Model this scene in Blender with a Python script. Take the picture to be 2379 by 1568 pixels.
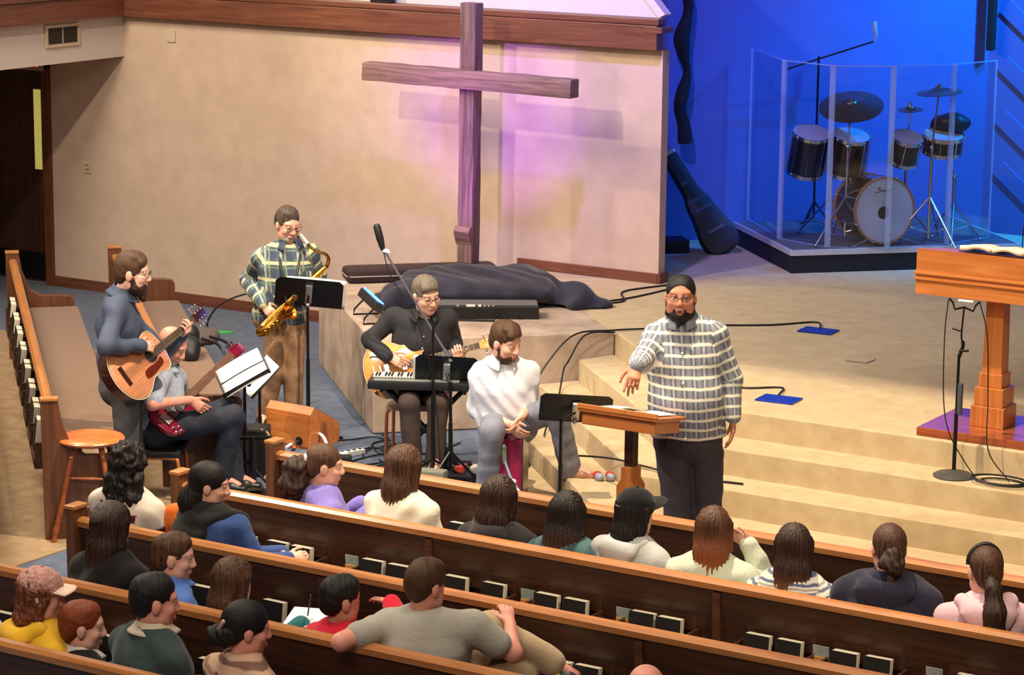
import bpy, bmesh, math, random
import numpy as np
from mathutils import Vector, Matrix, Euler, noise

random.seed(7)
RNG = np.random.default_rng(7)
scene = bpy.context.scene
COL = scene.collection
for o in list(bpy.data.objects):
    bpy.data.objects.remove(o)
PI = math.pi
V = Vector


def s2l(c):
    return tuple(((x / 255.0) / 12.92 if x / 255.0 <= 0.04045 else ((x / 255.0 + 0.055) / 1.055) ** 2.4) for x in c)


# ------------------------------------------------------------------ camera
CAM_H = 4.6
YAW, PITCH, ROLL = math.radians(31.8), math.radians(11.55), math.radians(0.576)


def cam_axes():
    fw = V((0, math.cos(PITCH), -math.sin(PITCH)))
    r = V((1, 0, 0))
    u = V((0, math.sin(PITCH), math.cos(PITCH)))
    r2 = r * math.cos(ROLL) + u * math.sin(ROLL)
    u2 = u * math.cos(ROLL) - r * math.sin(ROLL)
    M = Matrix.Rotation(YAW, 3, 'Z')
    return M @ r2, M @ u2, M @ fw


cr, cu, cf = cam_axes()
cam_d = bpy.data.cameras.new('camera')
cam = bpy.data.objects.new('camera', cam_d)
COL.objects.link(cam)
Mc = Matrix((cr, cu, -cf)).transposed().to_4x4()
Mc.translation = V((0, 0, CAM_H))
cam.matrix_world = Mc
cam_d.sensor_width = 36.0
cam_d.lens = 36.0 * 6000.0 / 2379.0
cam_d.clip_start = 0.05
cam_d.clip_end = 200
scene.camera = cam

# ------------------------------------------------------------------ world, lights, exposure
w = bpy.data.worlds.new('world')
scene.world = w
w.use_nodes = True
bg = w.node_tree.nodes['Background']
bg.inputs[0].default_value = (1.0, 0.86, 0.74, 1)
bg.inputs[1].default_value = 0.16
scene.view_settings.view_transform = 'Standard'
scene.view_settings.look = 'None'
scene.view_settings.exposure = 0.0
scene.view_settings.gamma = 1.0
scene.view_settings.use_curve_mapping = False


def spot(name, loc, aim, energy, color, size_deg, blend=0.4, radius=0.08):
    d = bpy.data.lights.new(name, 'SPOT')
    d.energy, d.color, d.spot_size, d.spot_blend, d.shadow_soft_size = energy, color, math.radians(size_deg), blend, radius
    o = bpy.data.objects.new(name, d)
    COL.objects.link(o)
    o.location = loc
    o.rotation_euler = (V(aim) - V(loc)).to_track_quat('-Z', 'Y').to_euler()
    return o


def area(name, loc, aim, energy, color, sx, sy):
    d = bpy.data.lights.new(name, 'AREA')
    d.shape, d.size, d.size_y, d.energy, d.color = 'RECTANGLE', sx, sy, energy, color
    o = bpy.data.objects.new(name, d)
    COL.objects.link(o)
    o.location = loc
    o.rotation_euler = (V(aim) - V(loc)).to_track_quat('-Z', 'Y').to_euler()
    return o


WARM = (1.0, 0.80, 0.56)
WHITE = (1.0, 0.90, 0.78)
# stage wash from ceiling positions over the seats, cut off across the platform by added light boards
spot('stage_spot', (-12.5, 8.4, 6.3), (-7.8, 14.6, 0.5), 1600, WHITE, 46, 0.35, 0.05)
spot('stage_spot', (-1.5, 8.2, 6.3), (-7.4, 14.6, 0.5), 900, WARM, 50, 0.4, 0.05)
spot('top_spot', (-7.2, 12.6, 7.3), (-7.2, 14.4, 0.4), 2700, (1.0, 0.83, 0.60), 88, 0.5, 0.06)
spot('band_spot', (-8.0, 11.2, 7.0), (-11.0, 14.6, 0.6), 760, WHITE, 48, 0.6, 0.10)
spot('side_spot', (-15.4, 15.9, 5.0), (-10.6, 18.7, 1.7), 520, WARM, 62, 0.7, 0.06)
spot('wall_wash', (-12.0, 11.0, 6.6), (-13.0, 18.7, 1.1), 1150, (1.0, 0.84, 0.66), 66, 0.8, 0.12)
spot('rear_fill', (-8.4, 16.8, 6.8), (-8.3, 17.9, 0.7), 460, (0.90, 0.93, 1.0), 46, 0.8, 0.3)  # added fill above the platform, brightens its rear floor
spot('drum_fill', (-5.0, 15.6, 5.2), (-9.0, 20.5, 1.3), 300, (0.86, 0.86, 1.0), 20, 0.8, 0.1)  # added fill, brightens the drum kit
# house lights over the seats
area('house_light', (-7.0, 9.3, 7.4), (-7.0, 9.9, 0), 420, (1.0, 0.86, 0.70), 9, 2.0)
area('house_light', (-5.0, 3.0, 7.2), (-6.8, 9.6, 0.8), 330, (1.0, 0.88, 0.76), 6, 2.0)
area('house_light', (-14.2, 12.6, 7.4), (-14.0, 13.2, 0), 640, (1.0, 0.86, 0.7), 3.0, 3.0)
# coloured stage lights
spot('blue_spot', (-6.9, 21.7, 5.4), (-9.0, 22.8, 3.1), 1900, (0.0, 0.15, 1.0), 96, 0.8, 0.1)
spot('blue_spot', (-6.4, 21.6, 5.0), (-8.2, 22.9, 2.0), 1500, (0.0, 0.42, 1.0), 90, 0.9, 0.1)
spot('blue_spot', (-8.4, 19.0, 6.0), (-9.3, 21.2, 1.4), 110, (0.06, 0.24, 1.0), 60, 0.8, 0.15)
spot('purple_spot', (-9.6, 15.9, 6.4), (-10.9, 18.8, 3.3), 1500, (0.30, 0.24, 1.0), 52, 0.9, 0.12)
spot('purple_spot', (-11.25, 16.15, 1.02), (-11.72, 18.2, 1.85), 300, (0.46, 0.14, 1.0), 46, 0.9, 0.03)
# ------------------------------------------------------------------ materials
MATS = {}


def nodes_of(name):
    m = bpy.data.materials.new(name)
    m.use_nodes = True
    nt = m.node_tree
    b = nt.nodes['Principled BSDF']
    return m, nt, b


def mat(name, col, rough=0.6, metal=0.0, var=0.12, scale=30.0, bump=0.0, bscale=200.0, stretch=(1, 1, 1), spec=0.5,
        coat=0.0, emit=None, estr=0.0, col2=None, sheen=0.0, alpha=None, trans=0.0):
    """Plain procedural material: noise-varied colour, optional noise bump."""
    if name in MATS:
        return MATS[name]
    m, nt, b = nodes_of(name)
    L = nt.links
    c = s2l(col)
    tc = nt.nodes.new('ShaderNodeTexCoord')
    mp = nt.nodes.new('ShaderNodeMapping')
    mp.inputs['Scale'].default_value = stretch
    L.new(tc.outputs['Object'], mp.inputs[0])
    n = nt.nodes.new('ShaderNodeTexNoise')
    n.inputs['Scale'].default_value = scale
    n.inputs['Detail'].default_value = 4
    L.new(mp.outputs[0], n.inputs['Vector'])
    r = nt.nodes.new('ShaderNodeValToRGB')
    r.color_ramp.elements[0].position = 0.3
    r.color_ramp.elements[1].position = 0.72
    if col2 is None:
        lo = tuple(x * (1 - var) for x in c)
        hi = tuple(min(1, x * (1 + var)) for x in c)
    else:
        lo, hi = s2l(col2), c
    r.color_ramp.elements[0].color = (*lo, 1)
    r.color_ramp.elements[1].color = (*hi, 1)
    L.new(n.outputs['Fac'], r.inputs[0])
    L.new(r.outputs[0], b.inputs['Base Color'])
    b.inputs['Roughness'].default_value = rough
    b.inputs['Metallic'].default_value = metal
    b.inputs['Specular IOR Level'].default_value = spec
    b.inputs['Coat Weight'].default_value = coat
    b.inputs['Coat Roughness'].default_value = 0.15
    if sheen:
        b.inputs['Sheen Weight'].default_value = sheen
        b.inputs['Sheen Roughness'].default_value = 0.5
    if trans:
        b.inputs['Transmission Weight'].default_value = trans
    if emit is not None:
        b.inputs['Emission Color'].default_value = (*s2l(emit), 1)
        b.inputs['Emission Strength'].default_value = estr
    if bump:
        n2 = nt.nodes.new('ShaderNodeTexNoise')
        n2.inputs['Scale'].default_value = bscale
        n2.inputs['Detail'].default_value = 3
        L.new(mp.outputs[0], n2.inputs['Vector'])
        bp = nt.nodes.new('ShaderNodeBump')
        bp.inputs['Strength'].default_value = bump
        bp.inputs['Distance'].default_value = 0.01
        L.new(n2.outputs['Fac'], bp.inputs['Height'])
        L.new(bp.outputs[0], b.inputs['Normal'])
    MATS[name] = m
    return m


def wood(name, dark, light, axis='X', rough=0.35, coat=0.3, scale=1.0):
    """Wood with grain running along one object axis."""
    if name in MATS:
        return MATS[name]
    m, nt, b = nodes_of(name)
    L = nt.links
    tc = nt.nodes.new('ShaderNodeTexCoord')
    mp = nt.nodes.new('ShaderNodeMapping')
    st = {'X': (0.8, 14, 14), 'Y': (14, 0.8, 14), 'Z': (14, 14, 0.8)}[axis]
    mp.inputs['Scale'].default_value = tuple(x * scale for x in st)
    L.new(tc.outputs['Object'], mp.inputs[0])
    n = nt.nodes.new('ShaderNodeTexNoise')
    n.inputs['Scale'].default_value = 1.6
    n.inputs['Detail'].default_value = 8
    n.inputs['Distortion'].default_value = 1.2
    L.new(mp.outputs[0], n.inputs['Vector'])
    r = nt.nodes.new('ShaderNodeValToRGB')
    r.color_ramp.elements[0].position = 0.32
    r.color_ramp.elements[1].position = 0.68
    r.color_ramp.elements[0].color = (*s2l(dark), 1)
    r.color_ramp.elements[1].color = (*s2l(light), 1)
    L.new(n.outputs['Fac'], r.inputs[0])
    L.new(r.outputs[0], b.inputs['Base Color'])
    b.inputs['Roughness'].default_value = rough
    b.inputs['Coat Weight'].default_value = coat
    b.inputs['Coat Roughness'].default_value = 0.2
    bp = nt.nodes.new('ShaderNodeBump')
    bp.inputs['Strength'].default_value = 0.08
    bp.inputs['Distance'].default_value = 0.004
    L.new(n.outputs['Fac'], bp.inputs['Height'])
    L.new(bp.outputs[0], b.inputs['Normal'])
    MATS[name] = m
    return m


def carpet(name, col, col2, rough=0.95):
    m = mat(name, col, rough, col2=col2, scale=9, bump=0.5, bscale=420, spec=0.1, sheen=0.15)
    return m


def stripes(name, base, bands, rough=0.8, wob=0.004, bump=0.25):
    """Woven cloth: bands is a list of (axis 0/1/2 of the wrap attribute, period, centre, half width, colour, strength)."""
    if name in MATS:
        return MATS[name]
    m, nt, b = nodes_of(name)
    L = nt.links
    at = nt.nodes.new('ShaderNodeAttribute')
    at.attribute_name = 'wrap'
    nz = nt.nodes.new('ShaderNodeTexNoise')
    nz.inputs['Scale'].default_value = 14
    L.new(at.outputs['Vector'], nz.inputs['Vector'])
    wv = nt.nodes.new('ShaderNodeVectorMath')
    wv.operation = 'MULTIPLY_ADD'
    wv.inputs[1].default_value = (wob, wob, wob)
    L.new(nz.outputs['Color'], wv.inputs[0])
    L.new(at.outputs['Vector'], wv.inputs[2])
    sp = nt.nodes.new('ShaderNodeSeparateXYZ')
    L.new(wv.outputs[0], sp.inputs[0])
    cur = None
    for ax, per, cen, hw, colr, st in bands:
        a = nt.nodes.new('ShaderNodeMath')
        a.operation = 'ADD'
        a.inputs[1].default_value = -cen + per * 0.5 + per * 400
        L.new(sp.outputs[ax], a.inputs[0])
        md = nt.nodes.new('ShaderNodeMath')
        md.operation = 'MODULO'
        md.inputs[1].default_value = per
        L.new(a.outputs[0], md.inputs[0])
        su = nt.nodes.new('ShaderNodeMath')
        su.operation = 'SUBTRACT'
        su.inputs[1].default_value = per * 0.5
        L.new(md.outputs[0], su.inputs[0])
        ab = nt.nodes.new('ShaderNodeMath')
        ab.operation = 'ABSOLUTE'
        L.new(su.outputs[0], ab.inputs[0])
        mr = nt.nodes.new('ShaderNodeMapRange')
        mr.interpolation_type = 'SMOOTHSTEP'
        mr.inputs['From Min'].default_value = hw * 0.7
        mr.inputs['From Max'].default_value = hw * 1.3
        mr.inputs['To Min'].default_value = st
        mr.inputs['To Max'].default_value = 0
        L.new(ab.outputs[0], mr.inputs['Value'])
        mx = nt.nodes.new('ShaderNodeMix')
        mx.data_type = 'RGBA'
        L.new(mr.outputs[0], mx.inputs[0])
        if cur is None:
            mx.inputs[6].default_value = (*s2l(base), 1)
        else:
            L.new(cur, mx.inputs[6])
        mx.inputs[7].default_value = (*s2l(colr), 1)
        cur = mx.outputs[2]
    L.new(cur, b.inputs['Base Color'])
    b.inputs['Roughness'].default_value = rough
    b.inputs['Specular IOR Level'].default_value = 0.2
    MATS[name] = m
    return m


# ------------------------------------------------------------------ objects
def link(o):
    COL.objects.link(o)
    return o


def tag(o, label=None, cat=None, group=None, kind=None):
    if label:
        o['label'] = label
    if cat:
        o['category'] = cat
    if group:
        o['group'] = group
    if kind:
        o['kind'] = kind
    return o


def thing(name, label, cat, loc=(0, 0, 0), rz=0.0, group=None):
    o = bpy.data.objects.new(name, None)
    link(o)
    o.location = loc
    o.rotation_euler = (0, 0, rz)
    o.empty_display_size = 0.1
    return tag(o, label, cat, group)


def copy_tree(o, parent=None):
    kids = [c for c in bpy.data.objects if c.parent == o]
    c = o.copy()
    link(c)
    c.parent = parent
    for k in kids:
        copy_tree(k, c)
    return c


class MB:
    """Collects shapes in one bmesh, then links them as ONE mesh object."""

    def __init__(self):
        self.bm = bmesh.new()

    def _add(self, verts, faces, M=None):
        vs = [self.bm.verts.new((M @ V(v)) if M is not None else v) for v in verts]
        for f in faces:
            try:
                self.bm.faces.new([vs[i] for i in f])
            except ValueError:
                pass
        return self

    def box(self, c, s, M=None, bev=0.0):
        x, y, z = s[0] / 2, s[1] / 2, s[2] / 2
        if bev <= 0:
            vs = [(c[0] + a * x, c[1] + b_ * y, c[2] + d * z) for a in (-1, 1) for b_ in (-1, 1) for d in (-1, 1)]
            fs = [(0, 1, 3, 2), (4, 6, 7, 5), (0, 4, 5, 1), (2, 3, 7, 6), (0, 2, 6, 4), (1, 5, 7, 3)]
            return self._add(vs, fs, M)
        t = bmesh.new()
        bmesh.ops.create_cube(t, size=1.0, matrix=Matrix.Translation(V(c)) @ Matrix.Diagonal((s[0], s[1], s[2], 1)))
        bmesh.ops.bevel(t, geom=list(t.edges), offset=min(bev, min(s) * 0.45), segments=2, profile=0.6, affect='EDGES')
        return self.merge(t, M)

    def merge(self, t, M=None):
        t.verts.index_update()
        vs = [v.co.copy() for v in t.verts]
        fs = [[v.index for v in f.verts] for f in t.faces]
        t.free()
        return self._add(vs, fs, M)

    def tube(self, pts, r, seg=8, closed=False, M=None, caps=True):
        pts = [V(p) for p in pts]
        n = len(pts)
        rs = r if isinstance(r, (list, tuple)) else [r] * n
        vs, fs = [], []
        up = None
        for i in range(n):
            a = pts[(i - 1) % n] if (closed or i > 0) else pts[i]
            b_ = pts[(i + 1) % n] if (closed or i < n - 1) else pts[i]
            t = (b_ - a)
            if t.length < 1e-9:
                t = V((0, 0, 1))
            t.normalize()
            if up is None:
                up = V((0, 0, 1)) if abs(t.z) < 0.9 else V((1, 0, 0))
            x = up - t * up.dot(t)
            if x.length < 1e-6:
                x = t.orthogonal()
            x.normalize()
            up = x
            y = t.cross(x)
            for k in range(seg):
                an = 2 * PI * k / seg
                vs.append(pts[i] + (x * math.cos(an) + y * math.sin(an)) * rs[i])
        m = n if closed else n - 1
        for i in range(m):
            j = (i + 1) % n
            for k in range(seg):
                k2 = (k + 1) % seg
                fs.append((i * seg + k, i * seg + k2, j * seg + k2, j * seg + k))
        if caps and not closed:
            fs.append(tuple(reversed(range(seg))))
            fs.append(tuple((n - 1) * seg + k for k in range(seg)))
        return self._add(vs, fs, M)

    def rod(self, a, b_, r, r2=None, seg=10, M=None):
        return self.tube([a, b_], [r, r if r2 is None else r2], seg, M=M)

    def lathe(self, prof, seg=24, M=None, cap=True):
        """prof: list of (radius, z); revolved about Z."""
        vs, fs = [], []
        for (r, z) in prof:
            for k in range(seg):
                an = 2 * PI * k / seg
                vs.append((r * math.cos(an), r * math.sin(an), z))
        for i in range(len(prof) - 1):
            for k in range(seg):
                k2 = (k + 1) % seg
                fs.append((i * seg + k, i * seg + k2, (i + 1) * seg + k2, (i + 1) * seg + k))
        if cap:
            fs.append(tuple(reversed(range(seg))))
            fs.append(tuple((len(prof) - 1) * seg + k for k in range(seg)))
        return self._add(vs, fs, M)

    def prism(self, poly, z0, z1, M=None, bev=0.0, seg=2):
        """poly: 2-D outline, extruded z0..z1."""
        n = len(poly)
        ar = sum(poly[i][0] * poly[(i + 1) % n][1] - poly[(i + 1) % n][0] * poly[i][1] for i in range(n))
        if ar < 0:
            poly = poly[::-1]
        t = bmesh.new()
        lo = [t.verts.new((p[0], p[1], z0)) for p in poly]
        hi = [t.verts.new((p[0], p[1], z1)) for p in poly]
        t.faces.new(lo[::-1])
        top = t.faces.new(hi)
        for i in range(n):
            t.faces.new((lo[i], lo[(i + 1) % n], hi[(i + 1) % n], hi[i]))
        if bev > 0:
            ed = [e for f in t.faces if abs(f.normal.z) > 0.9 or True for e in f.edges]
            t.normal_update()
            ed = list({e for e in t.edges if abs(e.verts[0].co.z - e.verts[1].co.z) < 1e-6})
            bmesh.ops.bevel(t, geom=ed, offset=bev, segments=seg, profile=0.6, affect='EDGES')
        return self.merge(t, M)

    def ball(self, c, r, M=None, seg=12):
        r = (r, r, r) if not isinstance(r, (tuple, list)) else r
        t = bmesh.new()
        bmesh.ops.create_uvsphere(t, u_segments=seg, v_segments=max(6, seg // 2 + 2), radius=1.0,
                                  matrix=Matrix.Translation(V(c)) @ Matrix.Diagonal((*r, 1)))
        return self.merge(t, M)

    def grid(self, fn, nu, nv, M=None, closed_u=False):
        vs = [fn(i / nu if closed_u else i / (nu - 1), j / (nv - 1)) for j in range(nv) for i in range(nu)]
        fs = []
        for j in range(nv - 1):
            for i in range(nu if closed_u else nu - 1):
                i2 = (i + 1) % nu
                fs.append((j * nu + i, j * nu + i2, (j + 1) * nu + i2, (j + 1) * nu + i))
        return self._add(vs, fs, M)

    def build(self, name, material, parent=None, smooth=None, label=None, solid=0.0, kind=None):
        bmesh.ops.recalc_face_normals(self.bm, faces=self.bm.faces)
        me = bpy.data.meshes.new(name)
        self.bm.to_mesh(me)
        self.bm.free()
        o = bpy.data.objects.new(name, me)
        link(o)
        if material:
            me.materials.append(material)
        if smooth is not None:
            for p in me.polygons:
                p.use_smooth = True
            if smooth > 0:
                me.set_sharp_from_angle(angle=math.radians(smooth))
        if solid:
            md = o.modifiers.new('thickness', 'SOLIDIFY')
            md.thickness = solid
            md.offset = 0
        if parent is not None:
            o.parent = parent
        if label:
            o['label'] = label
        if kind:
            o['kind'] = kind
        return o


def frame_z(origin, zaxis, xhint=(1, 0, 0)):
    """4x4 whose local Z points along zaxis and local X near xhint."""
    z = V(zaxis).normalized()
    x = V(xhint) - z * V(xhint).dot(z)
    if x.length < 1e-5:
        x = z.orthogonal()
    x.normalize()
    y = z.cross(x)
    M = Matrix((x, y, z)).transposed().to_4x4()
    M.translation = V(origin)
    return M


def spline(pts, n=8):
    """Catmull-Rom through points."""
    P = [V(p) for p in pts]
    P = [P[0] * 2 - P[1]] + P + [P[-1] * 2 - P[-2]]
    out = []
    for i in range(1, len(P) - 2):
        for k in range(n):
            t = k / n
            a, b_, c, d = P[i - 1], P[i], P[i + 1], P[i + 2]
            out.append(0.5 * ((2 * b_) + (c - a) * t + (2 * a - 5 * b_ + 4 * c - d) * t * t + (3 * b_ - a - 3 * c + d) * t ** 3))
    out.append(P[-2])
    return out


def struct(o):
    o['kind'] = 'structure'
    return o
# ------------------------------------------------------------------ the setting
M_CARPET_BLUE = carpet('carpet_blue', (100, 114, 138), (80, 92, 116))
M_CARPET_TAN = carpet('carpet_tan', (176, 148, 112), (150, 122, 90))
M_CARPET_STAGE = carpet('carpet_stage', (206, 184, 146), (190, 166, 128))
M_CARPET_BLOCK = mat('carpet_block', (206, 186, 168), 0.95, col2=(168, 146, 130), scale=5, bump=0.5, bscale=300, spec=0.1)
M_WALL = mat('wall_cloth', (212, 188, 168), 0.9, col2=(200, 176, 156), scale=6, bump=0.25, bscale=180, spec=0.15)
M_WALL_WHITE = mat('wall_paint', (214, 204, 196), 0.85, var=0.03, scale=4, bump=0.1, bscale=120, spec=0.2)
M_WALL_BLUE_LIT = mat('cyclorama_blue_lit', (84, 98, 152), 0.9, var=0.05, scale=3, spec=0.1)  # blue stage light put into the wall's base colour
M_CEIL = mat('ceiling_paint', (150, 140, 128), 0.95, var=0.03, spec=0.1)
M_TRIM = wood('trim_wood', (94, 52, 36), (126, 76, 54), 'X', 0.45, 0.15)
M_TRIM_Y = wood('trim_wood_y', (94, 52, 36), (126, 76, 54), 'Y', 0.45, 0.15)
M_TRIM_Z = wood('trim_wood_z', (88, 46, 30), (120, 66, 42), 'Z', 0.4, 0.2)
M_DOOR = wood('door_wood', (52, 30, 20), (74, 44, 30), 'Z', 0.5, 0.1)
M_BLACK = mat('black_plastic', (22, 22, 24), 0.5, var=0.1)
M_BLACKM = mat('black_metal', (20, 20, 22), 0.35, 0.3, var=0.1)
M_CHROME = mat('chrome', (225, 225, 230), 0.16, 1.0, var=0.02)
M_STEEL = mat('brushed_steel', (190, 188, 184), 0.3, 0.9, var=0.04)
M_GRILLE = mat('grille_metal', (92, 84, 72), 0.5, 0.3, var=0.1)
M_IVORY = mat('ivory_plastic', (206, 186, 160), 0.5, var=0.03)
M_DARK = mat('dark_void', (12, 10, 9), 0.9)
M_WHITE = mat('white_plastic', (235, 233, 228), 0.4, var=0.02)
M_CABLE = mat('cable_rubber', (18, 18, 18), 0.55, var=0.1)

# floor: blue carpet, tan sections under the seats
struct(MB().box((-8, 10, -0.05), (34, 40, 0.1)).build('floor', M_CARPET_BLUE))
# tan carpet under the angled side pews and around the foot of the steps
t = MB().prism([(-10.66, 5), (-10.64, 12.2), (-10.75, 13.1), (-14.2, 16.55), (-16.4, 16.9), (-22, 11), (-22, 5)], 0.0, 0.008).build('floor', M_CARPET_TAN)
struct(t)['label'] = 'tan carpet under the angled side pews'
t = MB().prism([(-9.05, 15.55), (-8.0, 14.45), (6, 14.5), (6, 13.0), (-7.4, 13.0), (-8.9, 14.5), (-9.5, 15.1)], 0.0, 0.008).build('floor', M_CARPET_STAGE)
struct(t)['label'] = 'beige carpet border at the foot of the steps'

# platform with three carpeted steps, angled on its left side
STAGE_Z = 0.72


def plat(sum_, yf, z, name, par=None):
    yc = sum_ - yf
    a = ((sum_ - 26.1) / 2, (sum_ + 26.1) / 2)
    poly = [a, (yc, yf), (6, yf), (6, 16.5), (-7.0, 16.5), (-9.3, 17.2)]
    if name == 'platform':
        poly = [(-9.48, 16.78), (yc, yf), (6, yf), (6, 26), (-14, 26), (-14, 19.2), (-11.65, 18.86), (-11.65, 18.12)]
    o = MB().prism(poly, 0.0 if name != 'platform' else 0.0, z, bev=0.022, seg=3).build(name, M_CARPET_STAGE, par, smooth=35)
    return o


stage = struct(plat(7.30, 14.93, STAGE_Z, 'platform'))
for i in (1, 2, 3):
    struct(plat(7.30 - 0.44 * i, 14.93 - 0.31 * i, STAGE_Z - 0.18 * i, 'step', stage))
# carpeted block under the cross, flush with the platform
blk = struct(MB().prism([(-10.80, 15.45), (-9.485, 16.765), (-11.28, 18.56), (-12.6, 17.24)], 0, STAGE_Z + 0.002, bev=0.03, seg=3).build('platform_block', M_CARPET_BLOCK, smooth=35))
blk['label'] = 'mottled carpeted block under the wooden cross'

# back wall of the side bay (beige cloth) with end face
wall = struct(MB().box((-13.575, 18.805, 1.335), (6.77, 0.11, 2.67)).build('wall_back', M_WALL))
struct(MB().prism([(-17.3, 2.93), (-10.26, 2.93), (-13.3, 6.2), (-17.3, 6.2)], -0.03, 0.03,
                  frame_z((0, 18.84, 0), (0, -1, 0), (1, 0, 0))).build('wall_upper', M_WALL_WHITE))
cp = MB()
cp.prism([(-10.26, 2.93), (-10.20, 2.96), (-13.24, 6.23), (-13.3, 6.2)], -0.06, 0.05, frame_z((0, 18.84, 0), (0, -1, 0), (1, 0, 0)))
struct(cp.build('trim_4', M_WALL_WHITE))
# wood trim along the top of the wall
tr = struct(MB().box((-13.08, 18.70, 2.775), (5.77, 0.11, 0.20), bev=0.006).build('trim_1', M_TRIM))
struct(MB().box((-13.08, 18.715, 2.905), (5.79, 0.12, 0.055), bev=0.01).build('moulding', M_TRIM, tr))
struct(MB().box((-10.225, 18.74, 2.84), (0.16, 0.20, 0.05), bev=0.006).build('moulding', M_TRIM, tr))
# bulkhead (soffit) over the side door
sof = struct(MB().box((-18.45, 15.6, 2.48), (5.0, 6.3, 0.38)).build('wall_left', M_WALL_WHITE))
tr = struct(MB().box((-15.92, 15.6, 2.775), (0.14, 6.3, 0.20), bev=0.006).build('trim_2', M_TRIM_Y))
struct(MB().box((-15.90, 15.6, 2.905), (0.15, 6.3, 0.055), bev=0.01).build('moulding', M_TRIM_Y, tr))
struct(MB().box((-18.45, 15.6, 4.6), (4.9, 6.3, 3.3)).build('wall_left_upper', M_WALL_WHITE))
struct(MB().box((-20.0, 8, 2.0), (0.2, 22, 7.5)).build('wall_side', M_WALL))
# baseboards
struct(MB().box((-14.25, 18.735, 0.05), (5.3, 0.03, 0.10), bev=0.004).build('baseboard_left', M_TRIM))
b = struct(MB().box((-10.875, 18.735, STAGE_Z + 0.042), (1.38, 0.03, 0.085), bev=0.004).build('baseboard_right', M_TRIM))
struct(MB().box((-10.175, 18.80, STAGE_Z + 0.042), (0.03, 0.15, 0.085), bev=0.004).build('baseboard_end', M_TRIM_Y))
# side door with narrow glass strip
d = struct(MB().box((-17.48, 18.86, 1.06), (1.06, 0.05, 2.12)).build('door_1', M_DOOR))
struct(MB().box((-16.925, 18.79, 1.12), (0.09, 0.16, 2.24), bev=0.006).build('frame', M_TRIM_Z, d))
struct(MB().box((-18.05, 18.79, 1.12), (0.09, 0.16, 2.24), bev=0.006).build('frame', M_TRIM_Z, d))
struct(MB().box((-17.48, 18.79, 2.17), (1.2, 0.16, 0.10), bev=0.006).build('frame', M_TRIM, d))
struct(MB().box((-17.13, 18.83, 1.505), (0.085, 0.012, 0.78)).build('pane', mat('lit_glass', (206, 196, 108), 0.3, emit=(206, 196, 100), estr=0.55), d))
struct(MB().box((-17.48, 18.825, 0.16), (0.9, 0.012, 0.26)).build('kick_plate', M_BLACKM, d))
struct(MB().box((-17.6, 19.1, 1.3), (1.6, 0.1, 2.7)).build('wall_behind_door', M_DARK))
# backdrop behind the platform, blue light in its base colour
struct(MB().box((0, 0, 0), (6.2, 0.1, 7.4), Matrix.Translation((-10.95, 20.95 + 0.1, 3.6)) @ Matrix.Rotation(PI / 4, 4, 'Z')).build('wall_cyclorama', M_WALL_BLUE_LIT))
bw = struct(MB().box((-5.0, 22.98, 3.0), (8.0, 0.1, 7.4)).build('wall_stage_right', M_WALL_BLUE_LIT))
for z0 in (3.4, 2.85, 2.32, 1.82, 1.34):
    M = Matrix.Translation((-8.7, 22.925, z0 - 0.12)) @ Matrix.Rotation(math.radians(40), 4, 'Y')
    struct(MB().box((0.8, 0, 0), (2.0, 0.03, 0.16), M, bev=0.005).build('moulding', M_WALL_BLUE_LIT, bw))
struct(MB().box((-8.93, 22.80, 3.3), (0.07, 0.08, 1.7), bev=0.01).build('trim_5', M_DARK))
struct(MB().box((-3.5, 9, 8.0), (34, 36, 0.2)).build('ceiling', M_CEIL))
struct(MB().box((8.0, 12, 3.6), (0.2, 30, 9)).build('wall_right', M_WALL))
struct(MB().box((-4.0, -3.5, 3.6), (34, 0.2, 9)).build('wall_rear', M_WALL))
# boards added out of view to cut the front light off across the platform
struct(MB().box((-7.5, 10.05, 6.60), (24, 0.12, 2.8)).build('light_cut_board', M_CEIL))
struct(MB().box((-5.0, 13.4, 7.0), (12, 0.12, 2.12)).build('light_cut_board_rear', M_CEIL))


# ------------------------------------------------------------------ fixtures on the wall
g = thing('air_grille', 'pale framed air return grille with dark slats on the bulkhead', 'grille', (-15.945, 17.885, 2.545))
fr = MB()
for (y, z, sy, sz) in ((0, 0.088, 0.46, 0.028), (0, -0.088, 0.46, 0.028), (0.215, 0, 0.03, 0.15), (-0.215, 0, 0.03, 0.15)):
    fr.box((0.006, y, z), (0.014, sy, sz))
fr.build('frame', M_IVORY, g)
MB().box((-0.0, 0, 0), (0.006, 0.40, 0.15)).build('backing', M_DARK, g)
MB().box((0.006, 0, 0), (0.012, 0.008, 0.15)).build('mullion', M_IVORY, g)
s0 = MB().box((0.004, 0, 0), (0.010, 0.40, 0.0055), Matrix.Rotation(0.6, 4, 'Y')).build('slat', M_GRILLE, g)
for i in range(10):
    s = s0 if i == 0 else s0.copy()
    if i:
        link(s)
    s.location = (0, 0, -0.066 + i * 0.0146)

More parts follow.
